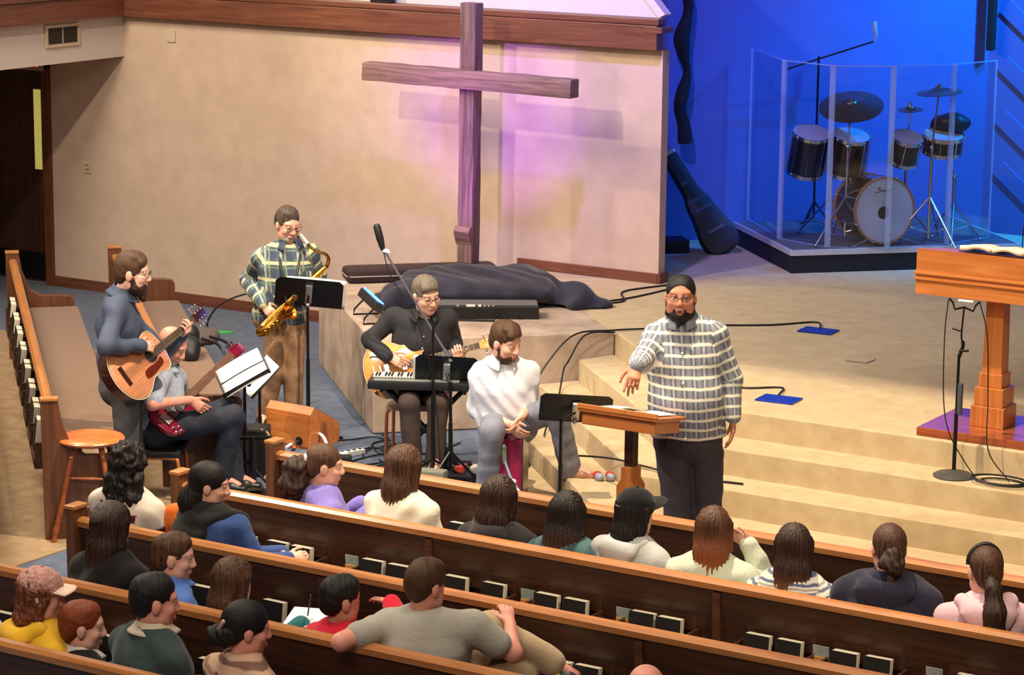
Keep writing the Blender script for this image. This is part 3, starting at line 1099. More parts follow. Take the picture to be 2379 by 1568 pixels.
class Head:
    """Local head frame: x to the person's right, y forward, z up; s scales a 0.235 m tall head."""

    def __init__(self, c, fwd, up=(0, 0, 1), s=1.0):
        self.c = A3(*c)
        self.y = nrm(fwd)
        u = nrm(up)
        self.x = nrm(np.cross(self.y, u))
        self.z = np.cross(self.x, self.y)
        self.s = s
        self.R = np.stack([self.x, self.y, self.z], 1)

    def p(self, x, y, z):
        return self.c + self.s * (self.x * x + self.y * y + self.z * z)

    def e(self, c, r, k=0.012, op=1):
        return E(self.p(*c), np.array(r) * self.s, self.R, k * self.s, op)

    def cone(self, a, b, ra, rb, k=0.012, op=1):
        return C(self.p(*a), self.p(*b), ra * self.s, rb * self.s, k * self.s, op)

    def prims(self, face=True, jaw=1.0, lids=0.3):
        P = [self.e((0, -0.012, 0.035), (0.074, 0.095, 0.083), 0.02),
             self.e((0, 0.022, -0.035), (0.062 * jaw, 0.068, 0.076), 0.03),
             self.e((0, 0.055, -0.095), (0.030 * jaw, 0.030, 0.022), 0.03),
             self.e((0.045 * jaw, 0.018, -0.07), (0.022, 0.040, 0.028), 0.03),
             self.e((-0.045 * jaw, 0.018, -0.07), (0.022, 0.040, 0.028), 0.03)]
        for sx in (-1, 1):
            P.append(self.e((sx * 0.077, -0.006, -0.008), (0.010, 0.021, 0.033), 0.008))
        if face:
            P += [self.e((0, 0.072, 0.030), (0.052, 0.018, 0.013), 0.02),
                  self.cone((0, 0.088, 0.012), (0, 0.104, -0.030), 0.009, 0.0135, 0.014),
                  self.e((0.013, 0.094, -0.034), (0.010, 0.011, 0.008), 0.008), self.e((-0.013, 0.094, -0.034), (0.010, 0.011, 0.008), 0.008),
                  self.e((0.038, 0.058, -0.026), (0.024, 0.022, 0.020), 0.025), self.e((-0.038, 0.058, -0.026), (0.024, 0.022, 0.020), 0.025),
                  self.e((0, 0.086, -0.062), (0.024, 0.011, 0.011), 0.012)]
            for sx in (-1, 1):
                P.append(self.e((sx * 0.031, 0.098, 0.006), (0.017, 0.022, 0.0095), 0.008, -1))
                P.append(self.e((sx * 0.031, 0.0775, 0.0155 - 0.010 * lids), (0.0155, 0.0125, 0.0045 + 0.006 * lids), 0.004))
        return P

    def face_parts(self, par, base, brow=None, glasses=False, lips=True, gaze=(0, 1, 0), rim=None, open_mouth=False, lash=False):
        m = MB()
        for sx in (-1, 1):
            m.ball(V(self.p(sx * 0.031, 0.0735, 0.006) - base), 0.0125 * self.s, seg=10)
        m.build('eyes', M_EYE, par, smooth=60)
        m = MB()
        for sx in (-1, 1):
            m.ball(V(self.p(sx * 0.031 + gaze[0] * 0.006, 0.0815, 0.0055) - base), 0.0062 * self.s, seg=8)
        m.build('irises', M_IRIS, par, smooth=60)
        if lash:
            blob('eyelashes', [self.cone((sx * 0.018, 0.089, 0.0015), (sx * 0.043, 0.083, 0.0025), 0.0025, 0.002, 0.003) for sx in (-1, 1)], 0.0022, M_IRIS, par, base=base)
        if brow:
            blob('eyebrows', [self.cone((sx * 0.014, 0.086, 0.024), (sx * 0.046, 0.074, 0.027), 0.0055, 0.0035, 0.004) for sx in (-1, 1)], 0.003, brow, par, base=base)
        if lips:
            pr = [self.cone((-0.019, 0.0915, -0.0635), (0.019, 0.0915, -0.0635), 0.0055, 0.0055, 0.004),
                  self.cone((-0.014, 0.0915, -0.0715), (0.014, 0.0915, -0.0715), 0.006, 0.006, 0.004)]
            blob('lips', pr, 0.003, M_LIP, par, base=base)
        if open_mouth:
            blob('mouth_opening', [self.e((0, 0.096, -0.0675), (0.014, 0.004, 0.0035), 0.003)], 0.0022, M_DARK, par, base=base)
        if glasses:
            rimm = rim or M_GLASS_RIM
            g = MB()
            for sx in (-1, 1):
                ring = [V(self.p(sx * 0.032 + 0.024 * math.cos(t), 0.1035 - 0.10 * abs(0.032 + sx * 0 + 0.024 * sx * math.cos(t) * 1) ** 2 * 2, 0.002 + 0.0165 * math.sin(t)) - base) for t in np.linspace(0, 2 * PI, 20, endpoint=False)]
                g.tube(ring, 0.0016 * self.s, 6, closed=True)
                g.tube([V(self.p(sx * 0.056, 0.097, 0.008) - base), V(self.p(sx * 0.074, 0.07, 0.010) - base), V(self.p(sx * 0.080, -0.005, 0.012) - base)], 0.0016 * self.s, 6)
            g.tube([V(self.p(-0.009, 0.104, 0.006) - base), V(self.p(0.009, 0.104, 0.006) - base)], 0.002 * self.s, 6)
            o = g.build('spectacles', rimm, par, smooth=60)
            for sx in (-1, 1):
                lm = MB()
                lm.grid(lambda u, v: V(self.p(sx * 0.032 + 0.0235 * v * math.cos(u * 2 * PI), 0.1025 - 0.004 * v, 0.002 + 0.016 * v * math.sin(u * 2 * PI)) - base), 16, 3, closed_u=True)
                lm.build('lens', lens_mat(), o, smooth=60)


def hand(W, d, n, side, s=1.0, curl=0.5, spread=0.0, thumb=0.5, curls_=None):
    """Palm, four unequal fingers with two bends each and a thumb. d: to fingertips, n: way the palm faces, side: +1/-1 thumb side."""
    W, d = A3(*W), nrm(d)
    n = nrm(np.asarray(n, float) - d * np.dot(n, d))
    a = np.cross(d, n) * side
    P = [T(W, W + d * 0.085 * s, 0.026 * s, 0.017 * s, 0.040 * s, 0.0145 * s, a, 0.012 * s)]
    lens = (0.040, 0.045, 0.042, 0.033)
    for i in range(4):
        off = (0.030 - 0.020 * i)
        b = W + d * (0.088 - 0.004 * abs(i - 1)) * s + a * off * s
        dd = nrm(d + a * spread * (1.5 - i) * 0.25)
        c = curl if curls_ is None else curls_[i]
        r = (0.0092, 0.0084, 0.0075, 0.0068)
        L = lens[i] * s
        for k, (f, bend) in enumerate(((1.0, 0.7), (0.66, 1.0), (0.52, 0.8))):
            ang = c * bend
            nd = nrm(dd * math.cos(ang) + n * math.sin(ang))
            nn = nrm(n * math.cos(ang) - dd * math.sin(ang))
            e_ = b + nd * L * f
            P.append(C(b, e_, r[k] * s, r[k + 1] * s, 0.0035))
            b, dd, n_ = e_, nd, nn
            n = nn
        n = nrm(np.cross(a * side, d)) if False else nrm(np.cross(a, d) * side) * 1.0
        if np.dot(n, np.cross(a * side, d)) < 0:
            n = -n
    n0 = np.cross(a * side, d)
    tb = W + d * 0.022 * s + a * 0.024 * s
    td = nrm(d * 0.72 + a * 0.62 + n0 * 0.25 * thumb)
    t1 = tb + td * 0.043 * s
    t2 = t1 + nrm(td + d * 0.35 + n0 * thumb * 0.5 - a * 0.2) * 0.034 * s
    t3 = t2 + nrm(td * 0.6 + d * 0.6 + n0 * thumb * 0.8 - a * 0.35) * 0.025 * s
    P += [C(tb, t1, 0.0135 * s, 0.011 * s, 0.010), C(t1, t2, 0.0105 * s, 0.0092 * s, 0.003), C(t2, t3, 0.009 * s, 0.0075 * s, 0.003)]
    return P


def shoe_prims(an, d, up=(0, 0, 1), s=1.0):
    an, d, u = A3(*an), nrm(d), nrm(up)
    sd = np.cross(d, u)
    b = an - u * 0.055 * s
    return [T(b - d * 0.035 * s, b + d * 0.08 * s, 0.036 * s, 0.040 * s, 0.046 * s, 0.036 * s, sd, 0.02),
            T(b + d * 0.08 * s - u * 0.008 * s, b + d * 0.165 * s - u * 0.014 * s, 0.048 * s, 0.032 * s, 0.036 * s, 0.024 * s, sd, 0.03),
            C(an, b, 0.042 * s, 0.042 * s, 0.02)]


def sole(par, base, an, d, mat_, s=1.0):
    an, d = A3(*an), nrm(d)
    sd = np.cross(d, A3(0, 0, 1))
    z = an[2] - 0.099 * s
    out = []
    for t in np.linspace(0, 2 * PI, 24, endpoint=False):
        y = 0.065 + 0.135 * math.cos(t)
        wv = 0.046 * math.sin(t) * (1.05 if y > 0.05 else 0.85)
        q = an + d * y * s + sd * wv * s
        out.append((q[0] - base[0], q[1] - base[1]))
    MB().prism(out, z - base[2], z - base[2] + 0.026 * s, bev=0.004).build('shoe_sole', mat_, par, smooth=40)


def limb_wrap(segs, torso_side, origin):
    """Per-face coordinates for woven patterns: trunk (across, depth, height), sleeves (round, 0, along), with straight seams."""
    ts = nrm(torso_side)
    arms = [(np.asarray(a, float), np.asarray(b, float), r) for k, a, b, r in segs if k == 'arm']
    tor = [(np.asarray(a, float), np.asarray(b, float)) for k, a, b, r in segs if k == 'torso'][0]

    def region(c):
        rid = np.zeros(len(c), int)
        best = np.full(len(c), 9.0)
        for i, (a, b, r) in enumerate(arms):
            ba = b - a
            L = np.linalg.norm(ba)
            t = (c - a) @ ba / L ** 2
            q = c - (a + np.clip(t, 0, 1)[:, None] * ba)
            dist = np.linalg.norm(q, axis=1)
            upper = (i % 2 == 0)
            out = ((c - tor[1]) @ ts) * np.sign((a - tor[1]) @ ts)
            half = abs((arms[i - (i % 2)][0] - tor[1]) @ ts)
            ok = (dist < 0.105) & (dist < best) & ((out > half * 0.93 - 0.2 * (tor[1][2] - c[:, 2]).clip(0, 0.2)) if upper else (t > -0.05))
            rid = np.where(ok, i + 1, rid)
            best = np.where(ok, dist, best)
        return rid

    def coords(v, rid):
        out = np.stack([(v - origin) @ ts, v[:, 1], v[:, 2] - origin[2]], 1)
        for i, (a, b, r) in enumerate(arms):
            ba = b - a
            L = np.linalg.norm(ba) + 1e-9
            ax = ba / L
            q = v - a
            s1 = nrm(np.cross(ax, A3(0.31, 0.2, 0.93)))
            s2 = np.cross(ax, s1)
            th = np.arctan2(q @ s2, q @ s1)
            o2 = np.stack([th * 0.062, q @ s1, -(q @ ax)], 1)
            out = np.where((rid == i + 1)[:, None], o2, out)
        return out
    return region, coords


def torso_prims(J, g=0.0, b=1.0, belly=0.0, low=True):
    """Trunk from pelvis to neck; g grows the surface (clothes), b scales girth."""
    side = nrm(J['sr'] - J['sl'])
    sc = J.get('s', 1.0)
    ch = J['neck'] - (J['neck'] - J['pel']) * 0.30
    wa = J['neck'] - (J['neck'] - J['pel']) * 0.66
    f = nrm(np.cross(A3(0, 0, 1), side))
    f = nrm(np.cross(nrm(J['neck'] - J['pel']), side))
    if 'bf' in J and np.dot(f, J['bf']) < 0:
        f = -f
    P = [T(J['pel'], wa, (0.165 * b) * sc + g, 0.115 * b * sc + g, (0.150 * b) * sc + g, (0.108 * b + belly * 0.5) * sc + g, side, 0.05),
         T(wa, ch, 0.150 * b * sc + g, (0.108 * b + belly * 0.5) * sc + g, 0.168 * b * sc + g, 0.118 * b * sc + g, side, 0.05),
         T(ch, J['neck'] - (J['neck'] - ch) * 0.35, 0.168 * b * sc + g, 0.118 * b * sc + g, 0.15 * b * sc + g, 0.085 * b * sc + g, side, 0.05),
         C(J['sl'], J['neck'], 0.052 * sc + g, 0.058 * sc + g, 0.05), C(J['sr'], J['neck'], 0.052 * sc + g, 0.058 * sc + g, 0.05)]
    if belly:
        P.append(E(wa + f * belly * 0.65 * sc, (0.14 * b * sc + g, 0.10 * sc + g, 0.17 * sc + g), None, 0.08))
    return P


def arm_prims(J, s_, g=0.0, b=1.0, upto=1.0, fore=True, ru=(0.050, 0.042), rf=(0.041, 0.029)):
    sc = J.get('s', 1.0)
    S, El, W = J['s' + s_], J['e' + s_], J['w' + s_]
    P = [C(S, El, (ru[0] * b) * sc + g, (ru[1] * b) * sc + g, 0.03)]
    if fore:
        e2 = El + (W - El) * upto
        P.append(C(El, e2, rf[0] * b * sc + g, (rf[0] + (rf[1] - rf[0]) * upto) * b * sc + g, 0.025))
    return P


def leg_prims(J, s_, g=0.0, b=1.0):
    sc = J.get('s', 1.0)
    H, K, An = J['h' + s_], J['k' + s_], J['a' + s_]
    return [C(H, K, 0.078 * b * sc + g * 0.8, 0.054 * b * sc + g, 0.018), C(K, An, 0.055 * b * sc + g, 0.038 * b * sc + g, 0.025)]


def collar(par, base, J, mat_, h=0.055, r=0.068, open_=0.5, sc=1.0):
    """Folded shirt collar, open at the front."""
    nk = J['neck'] + (J['hd'] - J['neck']) * 0.40
    up = nrm(J['hd'] - J['neck'] + A3(0, 0, 0.15))
    f = J['bf'] - up * np.dot(J['bf'], up)
    f = nrm(f)
    sd = np.cross(f, up)
    m = MB()

    def fn(u, v):
        th = -PI / 2 + open_ * 0.5 + (2 * PI - open_) * u + PI
        th = PI / 2 + open_ / 2 + (2 * PI - open_) * u
        rr = (r + 0.004 + 0.040 * v ** 1.4) * sc
        zz = (0.020 - (h + 0.012) * v) * sc
        pt = 0.026 * v * (max(0, abs(u - 0.5) * 2 - 0.75) / 0.25) * sc
        q = nk + sd * math.cos(th) * rr + f * (math.sin(th) * rr + pt) + up * zz
        return V(q - base)
    m.grid(fn, 36, 6)
    return m.build('collar', mat_, par, smooth=60, solid=0.004)


def build_person(label, J, skin_m, top=None, bottom=None, shoes=None, cat='person', group=None, base=None, fine=0.0065, coarse=0.009,
                 sleeve=1.0, g_top=0.014, girth=1.0, belly=0.0, hem=None, face=True, hands=(), legs=True, top_name='shirt', top_fold=(0.006, (38, 55, 70)),
                 jaw=1.0, arms='lr', bottom_name='trousers', seed=1, g_pant=0.016, neck_r=0.054, cuffs=None, top_k=None, bgirth=None, lids=0.3, fold_mul=1.0):
    """J: joints in world metres. Makes one continuous body and its clothing as children of an Empty at the base."""
    sc = J.get('s', 1.0)
    base = A3(*base)
    par = thing('person', label, cat, tuple(base), 0, group)
    Hd = J['head']
    J['hd'] = Hd.c
    side = nrm(J['sr'] - J['sl'])
    P = Hd.prims(face, jaw, lids)
    P += [C(Hd.p(0, -0.022, -0.055), J['neck'] - (J['neck'] - J['pel']) * 0.02, neck_r * sc, (neck_r + 0.006) * sc, 0.03)]
    P += torso_prims(J, -0.012, min(girth, 1.02) * 0.96, belly * 0.5)
    for a in arms:
        P += arm_prims(J, a, 0.0)
    if legs:
        for l in 'lr':
            P += leg_prims(J, l, 0.0)
            P += [C(J['a' + l], J['a' + l] + J['f' + l] * 0.12 - A3(0, 0, 0.05), 0.035, 0.028, 0.03)]
    for hp in hands:
        P += hp
    blob('body', P, fine, skin_m, par, base=base)
    if top is not None:
        Q = torso_prims(J, g_top, girth, belly)
        segs = [('torso', J['pel'], J['neck'], 0.13)]
        for a in arms:
            if sleeve > 0:
                Q += arm_prims(J, a, g_top * 0.9, 1.0, max(0, (sleeve - 0.5) * 2), sleeve > 0.5) if sleeve > 0.5 else \
                    [C(J['s' + a], J['s' + a] + (J['e' + a] - J['s' + a]) * sleeve * 2, 0.056 * sc + g_top, 0.050 * sc + g_top, 0.03)]
            segs += [('arm', J['s' + a], J['e' + a], 0.055), ('arm', J['e' + a], J['w' + a], 0.045)]
        cuts = []
        nk = J['neck'] + (Hd.c - J['neck']) * 0.30
        if hem is not None:
            cuts.append((A3(0, 0, hem), A3(0, 0, -1)))
        Q.append(C(J['neck'] + (Hd.c - J['neck']) * 0.12, nk + (Hd.c - J['neck']) * 0.6, neck_r * sc + 0.006, neck_r * sc + 0.02, 0.012, -1))
        wr = limb_wrap(segs, side, J['pel'])
        blob(top_name, Q, coarse, top, par, cuts=cuts, disp=ripple(top_fold[0] * 1.25, top_fold[1], seed), wrap=wr, base=base)
    if bottom is not None and legs:
        Q = [T(J['pel'] + A3(0, 0, -0.02), J['pel'] + (J['neck'] - J['pel']) * 0.16, 0.168 * (bgirth or girth) * sc + g_pant, 0.118 * (bgirth or girth) * sc + g_pant, 0.155 * girth * sc + g_pant, (0.11 * girth + belly * .2) * sc + g_pant * 0.5, side, 0.04)]
        for l in 'lr':
            Q += leg_prims(J, l, g_pant + 0.004, 1.0 + 0.35 * ((bgirth or girth) - 1))
            Q.append(C(J['k' + l] + (J['a' + l] - J['k' + l]) * 0.55, J['a' + l] + (J['a' + l] - J['k' + l]) * 0.07 - J['f' + l] * 0.01, 0.060 * sc, 0.066 * sc, 0.03))
        blob(bottom_name, Q, coarse, bottom, par, disp=ripple(0.0045, (45, 60, 36), seed + 3), base=base)
    if shoes is not None and legs:
        for l in 'lr':
            blob('shoe', shoe_prims(J['a' + l], J['f' + l], s=1.0), 0.007, shoes, par, base=base)
            sole(par, base, J['a' + l], J['f' + l], MATS.get('sole_rubber') or mat('sole_rubber', (60, 54, 48), 0.7))
    return par, base


def short_hair(Hd, par, base, m, amp=0.004, top=1.0, front=0.055, h=0.005, name='hair', nape=-0.06, side_=1.0, seed=0, vol=1.0, fringe=0.0, freq=60, face_cut=0.010):
    """Short back and sides with a fuller crown; cut away over the face and ears."""
    s = Hd.s
    P = [Hd.e((0, -0.016, 0.040), (0.080 * side_, 0.100 * vol, 0.086 * top), 0.02),
         Hd.e((0, -0.055, -0.015), (0.066 * side_, 0.052, 0.062), 0.03),
         Hd.e((0, front - 0.03, 0.085 * top), (0.060, 0.055, 0.036 * top), 0.02)]
    if fringe:
        P.append(Hd.e((0.01, front + 0.012, 0.075), (0.055, 0.030, 0.026 + fringe), 0.02))
    P += [Hd.e((0, 0.115, -0.045 + face_cut), (0.085, 0.075 + face_cut, 0.098 + face_cut), 0.012, -1),
          Hd.e((0.085, 0.004, -0.028), (0.022, 0.030, 0.044), 0.006, -1), Hd.e((-0.085, 0.004, -0.028), (0.022, 0.030, 0.044), 0.006, -1)]
    cuts = [(Hd.p(0, 0, nape), -Hd.z + 0.25 * Hd.y)]
    return blob(name, P, h, m, par, cuts=cuts, disp=curls(amp, freq, seed), base=base)


def long_hair(Hd, par, base, m, length=0.42, w0=0.088, w1=0.10, d1=0.035, back=0.075, amp=0.006, h=0.006, name='hair', curly=False, seed=0, drop=None, fdepth=1.0, shift=(0, 0), part=True):
    """Crown shell and a fall of hair down the back."""
    s = Hd.s
    dn = A3(0, 0, -1) if drop is None else nrm(drop)
    bk = -Hd.y * back * s
    top_ = Hd.p(0, -0.035, 0.02)
    mid = Hd.p(0, -0.055, -0.10)
    sh = Hd.x * shift[0] + Hd.y * shift[1]
    end = mid + dn * (length - 0.12) + bk * 0.5 + sh
    P = [Hd.e((0, -0.014, 0.040), (0.083, 0.102, 0.090), 0.02),
         T(top_, mid, w0 * s, 0.070 * s, w0 * 1.02 * s, 0.060 * s, Hd.x, 0.03),
         T(mid, end, w0 * 1.02 * s, 0.058 * s, w1, d1, Hd.x, 0.03)]
    for sx in (-1, 1):
        P.append(Hd.cone((sx * 0.066, 0.015, 0.03), (sx * 0.078, 0.000, -0.09), 0.030 * fdepth, 0.024, 0.02))
    P.append(Hd.e((0, 0.125, -0.045), (0.072, 0.075, 0.105), 0.012, -1))
    dp = curls(amp * 1.5, 105, seed) if curly else strands(Hd.c, -dn, amp, 37, 71, seed=seed)
    return blob(name, P, h, m, par, disp=dp, base=base)
# joints of the six people at the front, in metres
J_PREACHER = dict(base=(-6.95, 13.25, 0), hemz=0.97, head=(-7, 13.16, 1.81), neck=(-7.01, 13.22, 1.63), sr=(-7.14, 13.13, 1.56), sl=(-6.85, 13.31, 1.58), er=(-7.13, 12.94, 1.45), wr=(-7.05, 12.74, 1.47), el=(-6.76, 13.37, 1.31), wl=(-6.72, 13.33, 1.1), pel=(-6.97, 13.24, 0.96), hr=(-7.04, 13.19, 0.84), hl=(-6.88, 13.3, 0.85), kr=(-6.98, 13.17, 0.48), kl=(-6.85, 13.28, 0.49), ar=(-7, 13.22, 0.11), al=(-6.84, 13.32, 0.13))
J_SAX = dict(base=(-11.45, 15.25, 0), hemz=0.81, head=(-11.4, 15.21, 1.57), neck=(-11.4, 15.25, 1.37), sr=(-11.6, 15.16, 1.31), sl=(-11.3, 15.34, 1.34), er=(-11.8, 15.24, 1.11), wr=(-11.5, 15.02, 0.99), el=(-11.3, 15.46, 1.16), wl=(-11.3, 15.25, 1.15), pel=(-11.5, 15.24, 0.86), hr=(-11.5, 15.2, 0.79), hl=(-11.4, 15.29, 0.79), kr=(-11.5, 15.16, 0.46), kl=(-11.4, 15.26, 0.43), ar=(-11.6, 15.18, 0.11), al=(-11.4, 15.28, 0.08))
J_AC = dict(base=(-10.98, 12.82, 0), hemz=0.89, head=(-10.9, 12.85, 1.6), neck=(-11, 12.82, 1.42), sr=(-10.9, 12.68, 1.36), sl=(-11.1, 12.97, 1.33), er=(-10.9, 12.61, 1.09), wr=(-10.8, 12.78, 1.01), el=(-10.9, 13.12, 1.01), wl=(-10.8, 13.27, 1.11), pel=(-11, 12.82, 0.85), hr=(-10.9, 12.76, 0.79), hl=(-11, 12.89, 0.77), kr=(-10.9, 12.76, 0.43), kl=(-11, 12.93, 0.39), ar=(-10.9, 12.76, 0.07), al=(-11, 12.91, 0.07))
J_BASS = dict(base=(-10.7, 13.4, 0), hemz=0.45, head=(-10.9, 13.24, 1.05), neck=(-11, 13.23, 0.88), sr=(-10.9, 13.09, 0.84), sl=(-11, 13.39, 0.78), er=(-10.8, 12.91, 0.72), wr=(-10.7, 13.18, 0.71), el=(-11.1, 13.58, 0.57), wl=(-10.8, 13.43, 0.59), pel=(-11, 13.21, 0.48), hr=(-10.9, 13.14, 0.49), hl=(-11, 13.31, 0.46), kr=(-10.5, 13.38, 0.58), kl=(-10.7, 13.55, 0.57), ar=(-10.6, 13.37, 0.15), al=(-10.6, 13.52, 0.13))
J_HOLLOW = dict(base=(-9.94, 15.0, 0), hemz=0.55, head=(-9.93, 14.86, 1.25), neck=(-9.98, 14.91, 1.05), sr=(-10.2, 14.85, 1.06), sl=(-9.87, 15.05, 1.05), er=(-10.3, 14.7, 0.91), wr=(-10.1, 14.63, 0.83), el=(-9.88, 15.16, 0.85), wl=(-9.75, 14.84, 0.87), pel=(-10.1, 14.98, 0.55), hr=(-10.1, 14.91, 0.54), hl=(-9.97, 14.98, 0.54), kr=(-9.86, 14.55, 0.54), kl=(-9.69, 14.66, 0.54), ar=(-9.87, 14.6, 0.2), al=(-9.72, 14.67, 0.14))
J_CAJ = dict(base=(-8.96, 14.56, 0), hemz=0.49, head=(-8.98, 14.4, 1.1), neck=(-9.04, 14.45, 0.91), sr=(-9.18, 14.4, 0.84), sl=(-8.91, 14.57, 0.87), er=(-9.26, 14.49, 0.58), wr=(-8.87, 14.26, 0.58), el=(-8.94, 14.69, 0.63), wl=(-8.8, 14.33, 0.63), pel=(-9.04, 14.54, 0.5), hr=(-9.09, 14.46, 0.51), hl=(-8.95, 14.54, 0.52), kr=(-8.88, 14.08, 0.56), kl=(-8.61, 14.45, 0.69), ar=(-8.96, 14.14, 0.1), al=(-8.59, 14.62, 0.25))
# ------------------------------------------------------------------ the six people at the front
CAMD = A3(0.527, -0.85, 0)     # horizontal direction from the platform towards the seats
RGT = A3(0.85, 0.527, 0)


def mk(J, hfwd, hup, hs, bf, fl, fr, s=1.0):
    J = {k: (A3(*v) if isinstance(v, tuple) and k != 'base' else v) for k, v in J.items()}
    J['head'] = Head(J['head'], hfwd, hup, hs)
    J['bf'] = nrm(bf)
    J['fl'], J['fr'] = nrm(fl), nrm(fr)
    J['s'] = s
    return J




def gframe(tail, nut, normal):
    """Guitar frame: x tail->head, z out of the face; returns a mapper from guitar to world coordinates."""
    tail, nut = A3(*tail), A3(*nut)
    X = nrm(nut - tail)
    Z = nrm(A3(*normal) - X * np.dot(A3(*normal), X))
    Y = np.cross(Z, X)
    return (lambda x, y, z: tail + X * x + Y * y + Z * z), X, Y, Z, float(np.linalg.norm(nut - tail))


G_AC = ((-10.775, 12.52, 0.935), (-10.775, 13.32, 1.225), (0.80, -0.30, 0.35))
G_BASS = ((-10.80, 12.98, 0.56), (-10.88, 13.86, 0.88), (0.66, -0.50, 0.50))
G_HOL = ((-10.26, 14.58, 0.68), (-9.57, 15.00, 0.905), (0.45, -0.80, 0.32))
# --- speaker in the checked shirt
M_CHECK = stripes('check_shirt', (98, 104, 122), [(0, 0.062, 0.0, 0.012, (190, 192, 200), 0.75), (2, 0.062, 0.0, 0.021, (120, 126, 142), 0.6), (2, 0.062, 0.031, 0.0085, (244, 240, 222), 1.0), (0, 0.062, 0.031, 0.006, (226, 224, 214), 0.5)], wob=0.012)
M_TROU_DARK = mat('trousers_dark', (52, 46, 54), 0.75, var=0.12, scale=12, bump=0.2, bscale=40)
M_SHOE_BLACK = mat('shoe_black', (28, 26, 26), 0.4)
M_SOLE = mat('sole_rubber', (60, 54, 48), 0.7)
J = mk(J_PREACHER, CAMD + 0.10 * -RGT + A3(0, 0, 0.10), (0, 0, 1), 1.10, CAMD - 0.12 * RGT, CAMD + 0.2 * RGT, CAMD - 0.35 * RGT, 1.12)
hr_ = hand(J['wr'], CAMD * 0.8 - RGT * 0.3 + A3(0, 0, -0.75), CAMD * -0.5 + A3(0, 0, -0.8), -1, 1.08, curls_=(0.15, 0.45, 0.6, 0.7))
hl_ = hand(J['wl'], A3(0, 0, -1) + CAMD * 0.12, -RGT, 1, 1.08, curl=0.30)
par, b = build_person('man in a checked shirt standing beside the lectern, one hand held out', J, SK_BROWN, M_CHECK, M_TROU_DARK, M_SHOE_BLACK,
                      base=J['base'], hem=J['hemz'], belly=0.10, girth=1.12, bgirth=1.0, hands=(hr_, hl_), g_top=0.020, top_fold=(0.007, (26, 34, 45)), seed=3, neck_r=0.062, jaw=1.12, g_pant=0.022)
H = J['head']
short_hair(H, par, b, H_SHORTB, amp=0.0006, top=0.95, front=0.012, nape=-0.05, freq=160, face_cut=0.012)
blob('beard', [H.e((0, 0.020, -0.085), (0.068, 0.070, 0.052), 0.02), H.cone((0.066, 0.012, -0.03), (0.060, 0.030, -0.08), 0.013, 0.02, 0.02), H.cone((-0.066, 0.012, -0.03), (-0.060, 0.030, -0.08), 0.013, 0.02, 0.02),
               H.cone((0, 0.06, -0.105), (0, 0.062, -0.128), 0.032, 0.018, 0.02),
               H.cone((-0.030, 0.088, -0.058), (0.030, 0.088, -0.058), 0.010, 0.010, 0.01),
               H.e((0, 0.105, -0.078), (0.025, 0.030, 0.014), 0.01, -1), H.e((0, 0.10, -0.012), (0.080, 0.055, 0.045), 0.02, -1)], 0.004, H_SHORTB, par, disp=curls(0.002, 130), base=b)
H.face_parts(par, b, H_SHORTB, True, True, (-0.5, 1, 0), open_mouth=True)
collar(par, b, J, M_CHECK, r=0.074, open_=0.55)
m = MB()
for z in (1.50, 1.33, 1.16, 1.00):
    q = J['neck'] * ((z - 0.9) / 0.72) + J['pel'] * (1 - (z - 0.9) / 0.72)
    m.ball(V(A3(q[0], q[1], z) + J['bf'] * (0.176 if z > 1.4 else 0.215 if z > 1.2 else 0.225) - b), 0.008, seg=8)
m.build('buttons', M_WHITE, par, smooth=60)

# --- saxophone player
M_PLAID = stripes('plaid_flannel', (92, 112, 118), [(0, 0.125, 0.0, 0.026, (62, 70, 90), 0.75), (2, 0.125, 0.0, 0.030, (64, 74, 94), 0.65), (0, 0.125, 0.0625, 0.008, (196, 200, 196), 0.6), (2, 0.125, 0.0625, 0.012, (206, 202, 160), 0.95), (2, 0.125, 0.03, 0.006, (120, 140, 110), 0.7), (0, 0.125, 0.03, 0.006, (150, 160, 120), 0.6)], wob=0.012)
M_KHAKI = mat('trousers_khaki', (150, 116, 88), 0.85, var=0.12, scale=14, bump=0.35, bscale=36)
J = mk(J_SAX, CAMD * 0.85 + RGT * 0.55 + A3(0, 0, -0.24), A3(0, 0, 1), 1.06, CAMD + RGT * 0.15, CAMD + RGT * 0.3, CAMD - RGT * 0.2)
hr_ = hand(J['wr'], A3(0, 0, -0.55) + RGT * 0.62 + CAMD * 0.3, CAMD * -0.9 + A3(0, 0, -0.3), 1, 1.0, curls_=(0.25, 0.45, 0.6, 0.7))
hl_ = hand(J['wl'], -RGT * 0.3 + A3(0, 0, -0.6) + CAMD * 0.1, CAMD * -1, -1, 1.0, curl=0.6)
par, b = build_person('grey bearded man in green and navy flannel shirt with a saxophone', J, SK_FAIR, M_PLAID, M_KHAKI, M_SHOE_BLACK,
                      base=J['base'], hem=J['hemz'], belly=0.03, girth=1.12, hands=(hr_, hl_), g_top=0.022, top_fold=(0.008, (30, 38, 50)), seed=8, g_pant=0.018, lids=0.8)
H = J['head']
short_hair(H, par, b, H_GREYDARK, amp=0.004, top=1.08, front=0.045, nape=-0.07, freq=50)
M_GREYBEARD = hair_mat('beard_grey', (150, 142, 136), (205, 198, 192), sx=150, sz=80)
blob('beard', [H.e((0, 0.022, -0.082), (0.064, 0.068, 0.045), 0.02), H.cone((-0.026, 0.088, -0.057), (0.026, 0.088, -0.057), 0.009, 0.009, 0.01),
               H.e((0, 0.108, -0.076), (0.022, 0.030, 0.008), 0.008, -1), H.e((0, 0.10, -0.010), (0.080, 0.055, 0.046), 0.02, -1)], 0.004, M_GREYBEARD, par, disp=curls(0.002, 130), base=b)
H.face_parts(par, b, H_GREYDARK, True, True, (0, 1, 0), lash=True)
